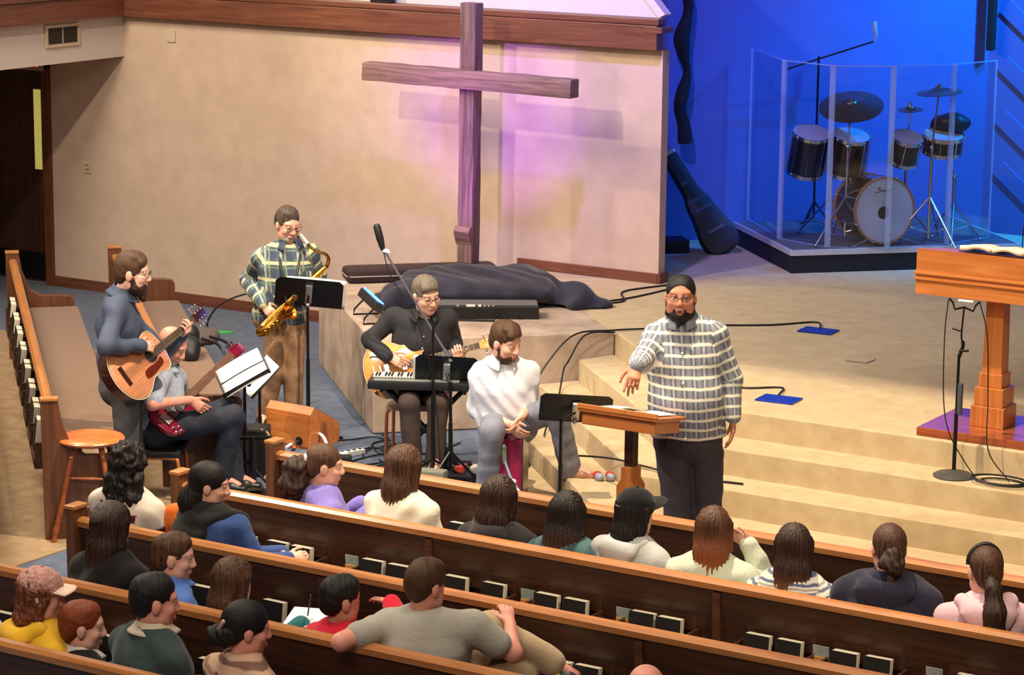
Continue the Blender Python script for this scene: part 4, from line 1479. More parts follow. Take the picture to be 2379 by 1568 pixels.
collar(par, b, J, M_PLAID, open_=1.0)
st = MB()
nk = J['neck']
st.tube(spline([V(nk + A3(0, 0, 0.055) - J['bf'] * 0.075 - b), V(nk + A3(0, 0, 0.02) + RGT * 0.085 - b), V(nk + CAMD * 0.10 + RGT * 0.075 - A3(0, 0, 0.03) - b), V(nk + CAMD * 0.185 + RGT * 0.06 - A3(0, 0, 0.16) - b), V(nk + CAMD * 0.225 + RGT * 0.03 - A3(0, 0, 0.38) - b), V(nk + CAMD * 0.215 - RGT * 0.01 - A3(0, 0, 0.38) - b),
                V(nk + CAMD * 0.185 - RGT * 0.05 - A3(0, 0, 0.16) - b), V(nk + CAMD * 0.10 - RGT * 0.075 - A3(0, 0, 0.03) - b), V(nk + A3(0, 0, 0.02) - RGT * 0.085 - b), V(nk + A3(0, 0, 0.055) - J['bf'] * 0.075 - b)], 6), 0.010, 6)
st.build('neck_strap', M_BLACK, par, smooth=60)

# --- acoustic guitar player in profile
M_NAVY = mat('shirt_navy', (60, 70, 92), 0.75, var=0.14, scale=10, bump=0.25, bscale=46)
M_JEAN_GREY = mat('trousers_grey', (84, 84, 86), 0.85, col2=(66, 66, 68), scale=18, bump=0.35, bscale=50)
J = mk(J_AC, RGT + CAMD * 0.05 + A3(0, 0, -0.08), A3(0, 0, 1), 1.10, RGT, RGT, RGT + CAMD * 0.3)
g_, gx, gy, gz, gl = gframe(*G_AC)
J['er'] = g_(0.06, 0.235, 0.06)
J['wr'] = g_(0.29, 0.10, 0.065)
J['wl'] = g_(gl - 0.11, -0.042, -0.078)
hr_ = hand(J['wr'], gx * 0.85 - gy * 0.50 - gz * 0.10, -gz, 1, 1.0, curls_=(0.35, 0.4, 0.45, 0.5), thumb=0.6)
hl_ = hand(J['wl'], gz + gy * 0.12 + gx * 0.1, gy, -1, 1.0, curls_=(0.85, 0.9, 0.9, 0.95))
par, b = build_person('bearded man in navy shirt and glasses standing in profile with acoustic guitar', J, SK_FAIR, M_NAVY, M_JEAN_GREY, M_SHOE_BLACK,
                      base=J['base'], hem=J['hemz'], girth=1.02, hands=(hr_, hl_), g_top=0.020, top_fold=(0.008, (30, 42, 50)), seed=12, g_pant=0.018)
H = J['head']
short_hair(H, par, b, H_SHORT, amp=0.003, top=1.12, front=0.045, nape=-0.06, fringe=0.004, freq=55)
blob('beard', [H.e((0, 0.024, -0.082), (0.067, 0.070, 0.052), 0.02), H.cone((0.067, 0.014, -0.03), (0.060, 0.03, -0.08), 0.014, 0.02, 0.02), H.cone((-0.067, 0.014, -0.03), (-0.06, 0.03, -0.08), 0.014, 0.02, 0.02),
               H.cone((0, 0.064, -0.10), (0, 0.070, -0.142), 0.036, 0.026, 0.02), H.cone((-0.028, 0.090, -0.058), (0.028, 0.090, -0.058), 0.011, 0.011, 0.01),
               H.e((0, 0.112, -0.075), (0.022, 0.030, 0.008), 0.008, -1), H.e((0, 0.10, -0.008), (0.080, 0.056, 0.046), 0.02, -1)], 0.004, H_DARK, par, disp=curls(0.003, 110), base=b)
H.face_parts(par, b, H_DARK, True, True, (0, 1, 0))
collar(par, b, J, M_NAVY, open_=0.8)
J_A = J

# --- bass player, seated, bald
M_LTBLUE = mat('shirt_light_blue', (170, 178, 196), 0.85, col2=(146, 154, 174), scale=46, bump=0.2, bscale=40)
M_JEAN_NAVY = mat('trousers_navy', (38, 42, 58), 0.85, col2=(28, 31, 44), scale=14, bump=0.3, bscale=40)
J = mk(J_BASS, RGT * 0.9 + CAMD * 0.25 + A3(0, 0, -0.55), A3(0, 0, 1), 1.05, RGT, RGT, RGT + CAMD * 0.2)
hr_ = hand(J['wr'], RGT * 0.8 + A3(0, 0, -0.55), -CAMD * 0.8 - A3(0, 0, 0.2), 1, 1.0, curls_=(0.5, 0.6, 0.7, 0.7))
hl_ = hand(J['wl'], RGT * 0.9 + A3(0, 0, -0.1), A3(0, 0, -1), -1, 1.0, curl=0.4)
par, b = build_person('bald man in a light blue shirt seated with a red bass guitar', J, SK_RED, M_LTBLUE, M_JEAN_NAVY, M_SHOE_BLACK,
                      base=(-11.03, 13.2, 0), hem=J['hemz'], belly=0.03, girth=1.05, hands=(hr_, hl_), g_top=0.020, sleeve=0.42, seed=17, g_pant=0.022)
H = J['head']
blob('beard', [H.e((0, 0.024, -0.085), (0.062, 0.066, 0.040), 0.02), H.e((0, 0.10, -0.015), (0.080, 0.055, 0.046), 0.02, -1)], 0.005, M_GREYBEARD, par, disp=curls(0.002, 130), base=b)
H.face_parts(par, b, M_GREYBEARD, False, True, (0, 1, 0))
collar(par, b, J, M_LTBLUE, open_=1.0)
wb = MB()
wd = nrm(J['wl'] - J['el'])
wb.tube([V(J['wl'] - wd * 0.02 + (np.cross(wd, A3(0, 0, 1)) * math.cos(t) + np.cross(wd, np.cross(wd, A3(0, 0, 1))) * math.sin(t)) * 0.033 - b) for t in np.linspace(0, 2 * PI, 16, endpoint=False)], 0.007, 6, closed=True)
wb.build('watch_band', M_WHITE, par, smooth=60)
J_B = J

# --- electric guitar player in black
M_BLACKSHIRT = mat('shirt_black', (34, 33, 38), 0.85, var=0.15, scale=12, bump=0.2, bscale=46)
M_BROWNPANT = mat('trousers_brown', (70, 56, 50), 0.85, var=0.12, scale=14, bump=0.2, bscale=40)
M_SHOE_TAN = mat('shoe_tan', (190, 160, 120), 0.55)
J = mk(J_HOLLOW, CAMD * 0.75 + RGT * 0.45 + A3(0, 0, -0.20), A3(0, 0, 1) - RGT * 0.12, 1.10, CAMD + RGT * 0.1, CAMD, CAMD - RGT * 0.2)
hr_ = hand(J['wr'], RGT * 0.85 + A3(0, 0, -0.35) + CAMD * 0.15, -CAMD * 0.9 - A3(0, 0, 0.3), 1, 1.02, curls_=(0.35, 0.5, 0.6, 0.7))
g_, gx, gy, gz, gl = gframe(*G_HOL)
J['wl'] = g_(gl - 0.17, -0.042, -0.078)
hl_ = hand(J['wl'], gz + gy * 0.12 + gx * 0.1, gy, -1, 1.0, curls_=(0.85, 0.9, 0.9, 0.95))
par, b = build_person('grey haired man in a black shirt seated with a blonde electric guitar', J, SK_FAIR, M_BLACKSHIRT, M_BROWNPANT, M_SHOE_TAN,
                      base=(-9.98, 14.98, 0), hem=J['hemz'], girth=1.06, hands=(hr_, hl_), g_top=0.020, top_fold=(0.007, (30, 40, 52)), seed=21, lids=0.8)
H = J['head']
short_hair(H, par, b, H_GREY, amp=0.003, top=1.06, front=0.055, nape=-0.06, fringe=0.006, freq=60)
H.face_parts(par, b, H_GREY, True, True, (0, 1, 0), lash=True)
collar(par, b, J, M_BLACKSHIRT, open_=1.2)
bt = MB()
for k in range(4):
    q = J['neck'] + (J['pel'] - J['neck']) * (0.18 + 0.17 * k) + J['bf'] * (0.15 + 0.012 * min(k, 2))
    bt.ball(V(q - b), 0.008, seg=8)
bt.build('buttons', M_STEEL, par, smooth=60)

# --- box drum player in white shirt
M_WHITESHIRT = mat('shirt_white', (220, 221, 230), 0.85, var=0.03, scale=10, bump=0.3, bscale=34)
M_GREYPANT = mat('trousers_light_grey', (132, 134, 148), 0.85, col2=(114, 116, 130), scale=12, bump=0.25, bscale=36)
M_SHOE_BROWN = mat('shoe_brown', (168, 118, 84), 0.5, col2=(140, 92, 64), scale=14)
J = mk(J_CAJ, CAMD * 0.62 + RGT * 0.75 + A3(0, 0, -0.26), A3(0, 0, 1) - RGT * 0.05, 1.10, CAMD + RGT * 0.25, RGT * 0.95 + CAMD * 0.1, CAMD - RGT * 0.1)
c_ = (J['wr'] + J['wl']) / 2
hr_ = hand(J['wr'], RGT * 0.75 + CAMD * 0.35 - A3(0, 0, 0.55), -CAMD * 0.2 - A3(0, 0, 0.3) + RGT * 0.6, 1, 1.0, curls_=(0.5, 0.55, 0.6, 0.6), thumb=0.3)
hl_ = hand(J['wl'], -RGT * 0.35 + CAMD * 0.45 - A3(0, 0, 0.75), -RGT * 0.8 + CAMD * -0.2, -1, 1.0, curls_=(0.6, 0.6, 0.6, 0.6), thumb=0.3)
par, b = build_person('bearded young man in a white shirt seated on a box drum, hands clasped', J, SK_FAIR, M_WHITESHIRT, M_GREYPANT, M_SHOE_BROWN,
                      base=(-9.04, 14.54, 0), hem=J['hemz'], belly=0.02, girth=1.12, hands=(hr_, hl_), g_top=0.024, sleeve=0.72, top_fold=(0.012, (26, 36, 52, 75)), seed=27, g_pant=0.022, lids=1.0)
H = J['head']
short_hair(H, par, b, H_SHORT, amp=0.004, top=1.14, front=0.055, nape=-0.055, fringe=0.010, freq=45, vol=1.04)
blob('beard', [H.e((0, 0.022, -0.080), (0.0655, 0.070, 0.046), 0.02), H.cone((0.066, 0.010, -0.02), (0.060, 0.03, -0.08), 0.011, 0.014, 0.02), H.cone((-0.066, 0.010, -0.02), (-0.06, 0.03, -0.08), 0.011, 0.014, 0.02),
               H.cone((-0.026, 0.089, -0.056), (0.026, 0.089, -0.056), 0.0085, 0.0085, 0.01),
               H.e((0, 0.108, -0.076), (0.024, 0.030, 0.016), 0.008, -1), H.e((0, 0.10, -0.010), (0.082, 0.060, 0.046), 0.02, -1)], 0.004, H_SHORT, par, disp=curls(0.0015, 150), base=b)
H.face_parts(par, b, H_SHORT, False, True, (0.3, 1, 0), lash=True)
collar(par, b, J, M_WHITESHIRT, open_=1.0)
for s_ in 'lr':
    W, El = J['w' + s_], J['e' + s_]
    d_ = nrm(W - El)
    q = El + (W - El) * 0.44
    blob('rolled_cuff', [C(q - d_ * 0.02, q + d_ * 0.025, 0.058, 0.055, 0.02)], 0.007, M_WHITESHIRT, par, disp=ripple(0.004, (60, 80), 4), base=b)
# ------------------------------------------------------------------ instruments and gear
M_GOLD = mat('brass_lacquer', (214, 156, 66), 0.2, 1.0, var=0.08, scale=20)
M_SPRUCE = wood('guitar_top', (186, 118, 80), (212, 146, 106), 'X', 0.25, 0.5, 2.0)
M_ROSEW = mat('rosewood', (52, 24, 18), 0.3, var=0.2, scale=30, coat=0.5)
M_FRET = mat('fretboard', (66, 44, 36), 0.45, var=0.15, scale=40)
M_BIND = mat('binding', (226, 214, 188), 0.4, var=0.03)
M_BLONDE = wood('guitar_blonde', (208, 140, 66), (226, 162, 86), 'X', 0.25, 0.5, 2.0)
M_REDFIN = mat('bass_red', (116, 16, 42), 0.18, var=0.1, scale=10, coat=0.8)
M_STRING = mat('string_metal', (200, 190, 170), 0.3, 0.9)
M_PAPER = mat('paper', (246, 244, 238), 0.8, var=0.02)
M_OAK = wood('oak', (176, 100, 46), (206, 128, 66), 'X', 0.35, 0.4)
M_OAKZ = wood('oak_upright', (170, 96, 44), (200, 122, 62), 'Z', 0.35, 0.4)


def closed_spline(pts, n=6):
    P = [V((p[0], p[1], 0)) for p in pts]
    N = len(P)
    out = []
    for i in range(N):
        a, b_, c, d = P[(i - 1) % N], P[i], P[(i + 1) % N], P[(i + 2) % N]
        for k in range(n):
            t = k / n
            q = 0.5 * ((2 * b_) + (c - a) * t + (2 * a - 5 * b_ + 4 * c - d) * t * t + (3 * b_ - a - 3 * c + d) * t ** 3)
            out.append((q.x, q.y))
    return out


def guitar(name, label, tail, nut, normal, kind, group='guitars of the band'):
    """x runs tail->head, z out of the face."""
    tail, nut = V(tail), V(nut)
    L = (nut - tail).length
    X = (nut - tail).normalized()
    Z = V(normal) - X * V(normal).dot(X)
    Z.normalize()
    Y = Z.cross(X)
    M = Matrix((X, Y, Z)).transposed().to_4x4()
    M.translation = tail
    t = thing(name, label, 'guitar', (0, 0, 0), 0, None)
    t.matrix_world = M
    if kind == 'acoustic':
        half = [(0, 0), (0.02, 0.10), (0.07, 0.17), (0.14, 0.20), (0.21, 0.185), (0.29, 0.135), (0.36, 0.128), (0.42, 0.145), (0.47, 0.13), (0.495, 0.06)]
        pts = half + [(0.50, 0)] + [(x, -y) for x, y in half[:0:-1]]
        body_l, dep, mtop, mside, nw = 0.50, 0.105, M_SPRUCE, M_ROSEW, 0.023
    elif kind == 'hollow':
        up = [(0, 0), (0.02, 0.11), (0.08, 0.185), (0.15, 0.205), (0.23, 0.18), (0.30, 0.14), (0.36, 0.145), (0.42, 0.165), (0.47, 0.150), (0.485, 0.11), (0.455, 0.075), (0.42, 0.035)]
        pts = up + [(x, -y) for x, y in up[:0:-1]]
        body_l, dep, mtop, mside, nw = 0.42, 0.045, M_BLONDE, M_BLONDE, 0.022
    else:
        pts = [(0, 0.0), (0.01, 0.08), (0.06, 0.135), (0.13, 0.15), (0.20, 0.125), (0.27, 0.105), (0.34, 0.125), (0.42, 0.165), (0.475, 0.175), (0.465, 0.135), (0.41, 0.085), (0.37, 0.035),
               (0.36, -0.03), (0.37, -0.07), (0.41, -0.105), (0.41, -0.14), (0.36, -0.145), (0.29, -0.115), (0.20, -0.115), (0.12, -0.145), (0.05, -0.13), (0.01, -0.075)]
        body_l, dep, mtop, mside, nw = 0.36, 0.04, M_REDFIN, M_REDFIN, 0.026
    out = closed_spline(pts, 5)
    MB().prism(out, -dep, -0.004, bev=0.004 if kind == 'acoustic' else 0.008, seg=2).build('body', mside, t, smooth=50)
    if kind != 'bass':
        inner = [(0.006 + x * (1 - 0.012 / 0.5), y * 0.975) for x, y in out]
        MB().prism(inner, -0.006, 0.0015, bev=0.0015, seg=1).build('soundboard', mtop, t, smooth=50)
        bd = MB()
        bd.tube([V((x, y, -0.003)) for x, y in out], 0.0035, 6, closed=True)
        bd.build('binding', M_BIND, t, smooth=60)
    # neck, fretboard, head
    MB().prism([(body_l - 0.05, -nw * 1.15), (L, -nw * 0.9), (L, nw * 0.9), (body_l - 0.05, nw * 1.15)], -0.022, 0.004, bev=0.006, seg=2).build('neck', M_ROSEW if kind == 'acoustic' else M_FRET if kind == 'bass' else M_BLONDE, t, smooth=50)
    fb0 = body_l - (0.11 if kind != 'bass' else 0.08)
    MB().prism([(fb0, -nw * 1.2), (L, -nw * 0.92), (L, nw * 0.92), (fb0, nw * 1.2)], 0.004, 0.010).build('fretboard', M_FRET if kind != 'bass' else mat('bass_board', (112, 66, 48), 0.4, var=0.15), t)
    fr = MB()
    scl = L - (0.10 if kind == 'acoustic' else 0.12)
    k = 1
    while k < 21:
        x = L - scl * (1 - 2 ** (-k / 12))
        if x < fb0 + 0.005:
            break
        fr.box((x, 0, 0.0105), (0.0022, nw * 2.0, 0.0022))
        k += 1
    fr.build('frets', M_STRING, t, kind='stuff')
    if kind == 'bass':
        hp = [(L, -0.025), (L + 0.04, -0.045), (L + 0.14, -0.048), (L + 0.18, -0.02), (L + 0.165, 0.03), (L + 0.10, 0.048), (L + 0.04, 0.042), (L, 0.025)]
        nt = 5
    else:
        hp = [(L, -0.023), (L + 0.03, -0.034), (L + 0.15, -0.042), (L + 0.165, 0), (L + 0.15, 0.042), (L + 0.03, 0.034), (L, 0.023)]
        nt = 6
    Mh = Matrix.Translation((L, 0, 0)) @ Matrix.Rotation(math.radians(12), 4, 'Y') @ Matrix.Translation((-L, 0, 0))
    hd = MB()
    hd.prism(hp, -0.014, 0.004, Mh, bev=0.003)
    hd = hd.build('headstock', M_ROSEW if kind == 'acoustic' else M_REDFIN if kind == 'bass' else M_BLONDE, t, smooth=50)
    for i in range(nt):
        sd = 1 if i % 2 == 0 else -1
        if kind == 'bass':
            sd = 1 if i < 3 else -1
            x = L + 0.045 + (i if i < 3 else i - 3) * 0.042
        else:
            x = L + 0.045 + (i // 2) * 0.040
        q = MB()
        q.lathe([(0.005, -0.016), (0.006, 0.012), (0.004, 0.014)], 8, Mh @ Matrix.Translation((x, sd * 0.028, 0)))
        q.tube([Mh @ V((x, sd * 0.03, -0.010)), Mh @ V((x, sd * 0.058, -0.010))], 0.003, 6)
        q.ball(Mh @ V((x, sd * 0.066, -0.010)), (0.010, 0.009 if kind != 'bass' else 0.013, 0.005), seg=8)
        q.build('tuner', M_CHROME if kind != 'bass' else M_BLACKM, hd, smooth=50)
    # bridge, strings
    bx = L - scl
    if kind == 'acoustic':
        MB().box((bx - 0.008, 0, 0.005), (0.032, 0.14, 0.009), bev=0.003).build('bridge', M_ROSEW, t)
        MB().lathe([(0.050, 0.0016), (0.050, 0.0026)], 28, Matrix.Translation((0.375, 0, 0))).build('sound_hole', M_DARK, t)
        rg = MB()
        rg.tube([V((0.375 + 0.056 * math.cos(a), 0.056 * math.sin(a), 0.002)) for a in np.linspace(0, 2 * PI, 28, endpoint=False)], 0.0022, 6, closed=True)
        rg.build('rosette', M_FRET, t)
        pg = [(0.43, -0.045), (0.40, -0.055), (0.36, -0.06), (0.30, -0.055), (0.25, -0.065), (0.24, -0.11), (0.30, -0.115), (0.37, -0.105), (0.43, -0.09)]
        MB().prism(closed_spline(pg, 4), 0.0016, 0.0030).build('pickguard', mat('pickguard_brown', (92, 34, 24), 0.2, coat=0.5), t)
    elif kind == 'hollow':
        MB().box((bx, 0, 0.010), (0.014, 0.085, 0.016), bev=0.003).build('bridge', M_CHROME, t)
        MB().box((bx - 0.05, 0, 0.009), (0.012, 0.09, 0.012), bev=0.003).build('tailpiece', M_CHROME, t)
        for x in (bx + 0.045, fb0 - 0.018):
            MB().box((x, 0, 0.008), (0.036, 0.075, 0.014), bev=0.003).build('pickup', M_CHROME, t)
        for sy in (-1, 1):
            f = MB()
            f.tube(spline([(bx + 0.085, sy * 0.105, 0.002), (bx + 0.075, sy * 0.115, 0.002), (bx + 0.02, sy * 0.098, 0.002), (bx - 0.04, sy * 0.115, 0.002), (bx - 0.05, sy * 0.105, 0.002)], 5), 0.004, 6)
            f.build('sound_slot', M_DARK, t, smooth=60)
        for x, y in ((0.06, -0.10), (0.10, -0.13), (0.05, -0.14), (0.10, -0.09)):
            MB().lathe([(0.012, 0), (0.011, 0.014), (0.006, 0.016)], 12, Matrix.Translation((x, y, 0.001))).build('knob', M_GOLD, t, smooth=50)
    else:
        MB().box((0.075, 0.0, 0.010), (0.05, 0.085, 0.018), bev=0.003).build('bridge', M_STEEL, t)
        for x in (0.15, 0.22):
            MB().box((x, 0.0, 0.008), (0.035, 0.105, 0.016), bev=0.004).build('pickup', M_BLACK, t)
        for x, y in ((0.06, -0.075), (0.10, -0.095), (0.05, -0.11), (0.09, -0.125)):
            MB().lathe([(0.012, -0.004), (0.011, 0.014), (0.006, 0.016)], 12, Matrix.Translation((x, y, 0.0))).build('knob', M_CHROME, t, smooth=50)
    sg = MB()
    ns = 5 if kind == 'bass' else 6
    for i in range(ns):
        y = (i - (ns - 1) / 2) / (ns - 1) * 2
        sg.rod((bx - 0.01, y * nw * 1.15, 0.016 if kind != 'bass' else 0.02), (L, y * nw * 0.75, 0.013), 0.0011 if kind != 'bass' else 0.0016, seg=4)
    sg.build('strings', M_STRING, t)
    return t, M, L


gA, MA, LA = guitar('acoustic_guitar', 'tan topped acoustic guitar with dark sides held by the man in profile', *G_AC, 'acoustic')
gB, MB_, LB = guitar('bass_guitar', 'red bass guitar on the lap of the bald man', *G_BASS, 'bass')
gH, MH, LH = guitar('electric_guitar', 'blonde hollow body electric guitar held by the man in black', *G_HOL, 'hollow')


# ---- saxophone
sx = thing('saxophone', 'brass tenor saxophone hanging from the strap of the man in flannel', 'saxophone', (-11.40, 14.98, 0.80))
b0 = V(sx.location)
neckb, bowp = V((-11.10, 15.30, 1.28)), V((-11.41, 14.96, 0.87))
s_ = MB()
dn = (bowp - neckb).normalized()
off = V((0.62, -0.55, -0.10)).normalized() * 0.105
path = [neckb, neckb.lerp(bowp, 0.5), bowp, bowp + dn * 0.07 + off * 0.25, bowp + dn * 0.085 + off * 0.6, bowp + dn * 0.05 + off * 1.0, bowp - dn * 0.06 + off * 1.1, bowp - dn * 0.14 + off * 1.25, bowp - dn * 0.20 + off * 1.6]
sp_ = spline([p - b0 for p in path], 8)
n_ = len(sp_)
rad = [0.016 + 0.024 * (i / n_) ** 0.9 if i < n_ * 0.75 else 0.016 + 0.024 * 0.77 + 0.045 * ((i / n_ - 0.75) / 0.25) ** 2.2 for i in range(n_)]
s_.tube(sp_, rad, 16, caps=False)
s_.build('body_tube', M_GOLD, sx, smooth=60, solid=0.002)
e_ = MB()
crk = [neckb, neckb + V((0.0, 0.01, 0.05)), neckb + V((-0.02, -0.01, 0.085)), neckb + V((-0.06, -0.05, 0.105)), neckb + V((-0.105, -0.085, 0.145)), neckb + V((-0.125, -0.10, 0.185))]
e_.tube(spline([p - b0 for p in crk], 6), [0.015 - 0.006 * i / 30 for i in range(31)], 12)
e_.build('crook', M_GOLD, sx, smooth=60)
m_ = MB()
m_.rod(crk[-1] - b0 - V((-0.01, -0.008, 0.02)), crk[-1] - b0 + V((-0.03, -0.025, 0.05)), 0.014, 0.008)
m_.build('mouthpiece', M_WHITE, sx, smooth=60)
for i in range(9):
    c = neckb.lerp(bowp, 0.18 + 0.09 * i) + off * 0.32
    k_ = MB()
    k_.lathe([(0.017, 0), (0.018, 0.006), (0.012, 0.009)], 12, frame_z(c - b0, off, dn))
    k_.build('key_cup', M_GOLD, sx, smooth=50)
for i in range(4):
    c = path[5].lerp(path[7], 0.2 * i) + off * 0.45
    k_ = MB()
    k_.lathe([(0.025, 0), (0.026, 0.006), (0.018, 0.011)], 12, frame_z(c - b0, off, dn))
    k_.build('key_cup', M_GOLD, sx, smooth=50)
for o_ in (0.022, -0.022):
    r_ = MB()
    w_ = dn.cross(off).normalized() * o_
    r_.rod(neckb + w_ + off * 0.2 - b0 + dn * 0.05, bowp + w_ + off * 0.28 - b0, 0.003, seg=6)
    r_.build('key_rod', M_GOLD, sx, smooth=60)


# ---- stands
def tripod(mb, base, h, r, legr=0.009, n=3, a0=0.3):
    for k in range(n):
        a = a0 + 2 * PI * k / n
        mb.tube([V((0, 0, h)), V((r * 0.75 * math.cos(a), r * 0.75 * math.sin(a), 0.02)), V((r * math.cos(a), r * math.sin(a), 0.009))], legr, 6)


def music_stand(label, base, dc, normal, wdt=0.50, hgt=0.33, sheets=0, pole_r=0.011, up=(0, 0, 1), flip=False, roll=0.0):
    t = thing('music_stand', label, 'music stand', base, 0, None)
    b = V(base)
    p = MB()
    top = V(dc) - b - V(normal).normalized() * 0.03
    p.rod((0, 0, 0.10), (0, 0, max(0.2, top.z - 0.05)), pole_r)
    p.rod((0, 0, 0.08), (0, 0, top.z * 0.55), pole_r * 1.35)
    p.rod((0, 0, max(0.2, top.z - 0.06)), top, pole_r * 0.9)
    p.build('pole', M_BLACKM, t, smooth=50)
    k = MB()
    tripod(k, b, 0.22, 0.27, 0.010)
    k.build('tripod_base', M_BLACKM, t, smooth=50)
    n = V(normal).normalized()
    x = V(up).cross(n)
    x.normalize()
    y = n.cross(x)
    x2 = x * math.cos(roll) + y * math.sin(roll)
    y2 = y * math.cos(roll) - x * math.sin(roll)
    M = Matrix((x2, y2, n)).transposed().to_4x4()
    M.translation = V(dc) - b
    d = MB()
    d.prism([(-wdt / 2 + 0.03, hgt / 2), (wdt / 2 - 0.03, hgt / 2), (wdt / 2, hgt / 2 - 0.03), (wdt / 2, -hgt / 2), (-wdt / 2, -hgt / 2), (-wdt / 2, hgt / 2 - 0.03)], -0.0015, 0.0015, M)
    d.box((0, -hgt / 2, 0.025), (wdt, 0.003, 0.05), M)
    d.build('desk', M_BLACKM, t)
    kn = MB()
    kn.box((0, 0, -0.02), (0.05, 0.16, 0.03), M, bev=0.006)
    kn.ball(M @ V((0, -0.08, -0.045)), 0.018, seg=8)
    kn.build('desk_bracket', M_STEEL if sheets == 0 else M_BLACKM, t, smooth=50)
    return t, Matrix.Translation(b) @ M


def sheet(M, label, w_, h_, off=(0, 0), rot=0.0, group='sheet music', bend=0.01):
    t = thing('sheet_music', label, 'sheet music', (0, 0, 0), 0, group)
    t.matrix_world = M @ Matrix.Translation((off[0], off[1], 0.006)) @ Matrix.Rotation(rot, 4, 'Z')
    MB().grid(lambda u, v: V(((u - .5) * w_, (v - .5) * h_, bend * math.sin(u * 3.1) + 0.3 * bend * math.cos(v * 4))), 10, 8).build('page', M_PAPER, t, smooth=60, solid=0.0012)
    return t


# stand in front of the saxophonist (its back towards the camera)
t, M = music_stand('black music stand with its back to the seats before the saxophonist', (-11.16, 15.13, 0), (-11.155, 15.14, 1.09), (-0.50, 0.80, 0.42), 0.50, 0.24, roll=0.10)
sheet(M, 'white sheet sticking out beside the saxophonist stand', 0.44, 0.26, (-0.05, 0.0))
# tall and low stands with white pages by the bass player
t, M = music_stand('front black stand carrying white pages beside the bass player', (-10.59, 13.63, 0), (-10.60, 13.62, 0.83), (0.10, -0.80, 0.70), 0.36, 0.24, 1, roll=0.72)
sheet(M, 'white page clipped on the front stand, upper sheet', 0.33, 0.125, (0, 0.06))
sheet(M, 'white page clipped on the front stand, lower sheet', 0.33, 0.125, (0, -0.07))
t, M = music_stand('rear black stand with a drooping white page near the wooden monitor', (-11.03, 14.37, 0), (-11.07, 14.42, 0.60), (-0.05, -0.85, 0.60), 0.20, 0.30, 1, roll=-0.45)
sheet(M, 'drooping white page on the rear stand', 0.17, 0.30, (0, 0), bend=0.02)
# stand over the keyboard
t, M = music_stand('wide black music stand standing before the small keyboard', (-9.56, 14.62, 0), (-9.62, 14.66, 0.775), (-0.45, 0.80, 0.45), 0.44, 0.26, roll=0.06)
sheet(M, 'white sheet edge behind the stand over the keyboard', 0.42, 0.24, (0.025, 0.0))
# stand before the box drum player
t, M = music_stand('black music stand tilted beside the lectern', (-8.30, 14.0, 0), (-8.22, 14.05, 0.81), (-0.42, 0.72, 0.62), 0.47, 0.27, roll=0.06)

# boom microphone of the guitarist
ms = thing('boom_microphone_stand', 'tall boom stand with black microphone reaching over the man in black', 'microphone stand', (-9.66, 14.55, 0))
b0 = V(ms.location)
p = MB()
p.rod((0, 0, 0.05), (-0.02, 0.03, 1.11), 0.010)
p.rod((0, 0, 0.05), (0, 0, 0.62), 0.014)
p.build('pole', M_BLACKM, ms, smooth=50)
p = MB()
tripod(p, b0, 0.16, 0.30, 0.009, 3, 0.9)
p.build('tripod_base', M_BLACKM, ms, smooth=50)
p = MB()
A_, B_ = V((-9.58, 14.64, 0.87)) - b0, V((-9.98, 14.42, 1.62)) - b0
p.rod(A_, B_, 0.008)
p.rod(A_ - (B_ - A_) * 0.02, A_ + (B_ - A_) * 0.09, 0.015)
p.build('boom_arm', M_STEEL, ms, smooth=50)
p = MB()
dr = (B_ - A_).normalized()
p.lathe([(0.014, 0), (0.030, 0.008), (0.032, 0.012), (0.014, 0.03)], 14, frame_z(B_ - dr * 0.02, V((0.25, 0.15, 1))))
p.build('clip', M_WHITE, ms, smooth=50)
p = MB()
mu = V((-0.25, -0.10, 1)).normalized()
p.tube([B_ + V((-0.01, 0, 0.0)) + mu * k for k in (0, 0.03, 0.09, 0.11, 0.17, 0.19)], [0.014, 0.020, 0.027, 0.026, 0.026, 0.016], 14)
p.build('microphone', M_BLACK, ms, smooth=50)
p = MB()
p.tube(spline([B_ + V((-0.01, 0, 0)), B_ + V((0.05, 0, -0.16)), V((-9.79, 14.50, 1.18)) - b0, V((-9.70, 14.52, 0.95)) - b0, V((0.02, 0.0, 0.6)), V((0.05, 0.03, 0.02))], 8), 0.004, 6)
p.build('cable', M_CABLE, ms, smooth=60)

# keyboard on a folding stand
kb = thing('keyboard', 'short electronic keyboard with white keys on a folding stand', 'keyboard', (-9.80, 14.66, 0.70), math.atan2(0.40, 0.78))
MB().box((0, 0, -0.03), (0.78, 0.26, 0.06), bev=0.012).build('case', M_BLACK, kb, smooth=40)
MB().box((-0.05, -0.085, 0.003), (0.60, 0.07, 0.006), bev=0.002).build('control_panel', mat('panel_grey', (120, 128, 124), 0.4, var=0.15, scale=30), kb)
kw = MB().box((0, 0, 0.008), (0.0205, 0.13, 0.014), bev=0.002).build('white_key', M_WHITE, kb)
kk = MB().box((0, 0, 0.020), (0.011, 0.085, 0.012), bev=0.002).build('black_key', M_BLACK, kb)
for i in range(33):
    o = kw if i == 0 else link(kw.copy())
    o.location = (-0.355 + i * 0.0222, 0.055, 0)
first = True
for i in range(32):
    if i % 7 in (2, 6):
        continue
    o = kk if first else link(kk.copy())
    first = False
    o.location = (-0.355 + (i + 0.5) * 0.0222, 0.03, 0)
ks = thing('keyboard_stand', 'black crossed folding stand under the keyboard', 'keyboard stand', (-9.80, 14.66, 0), math.atan2(0.40, 0.78))
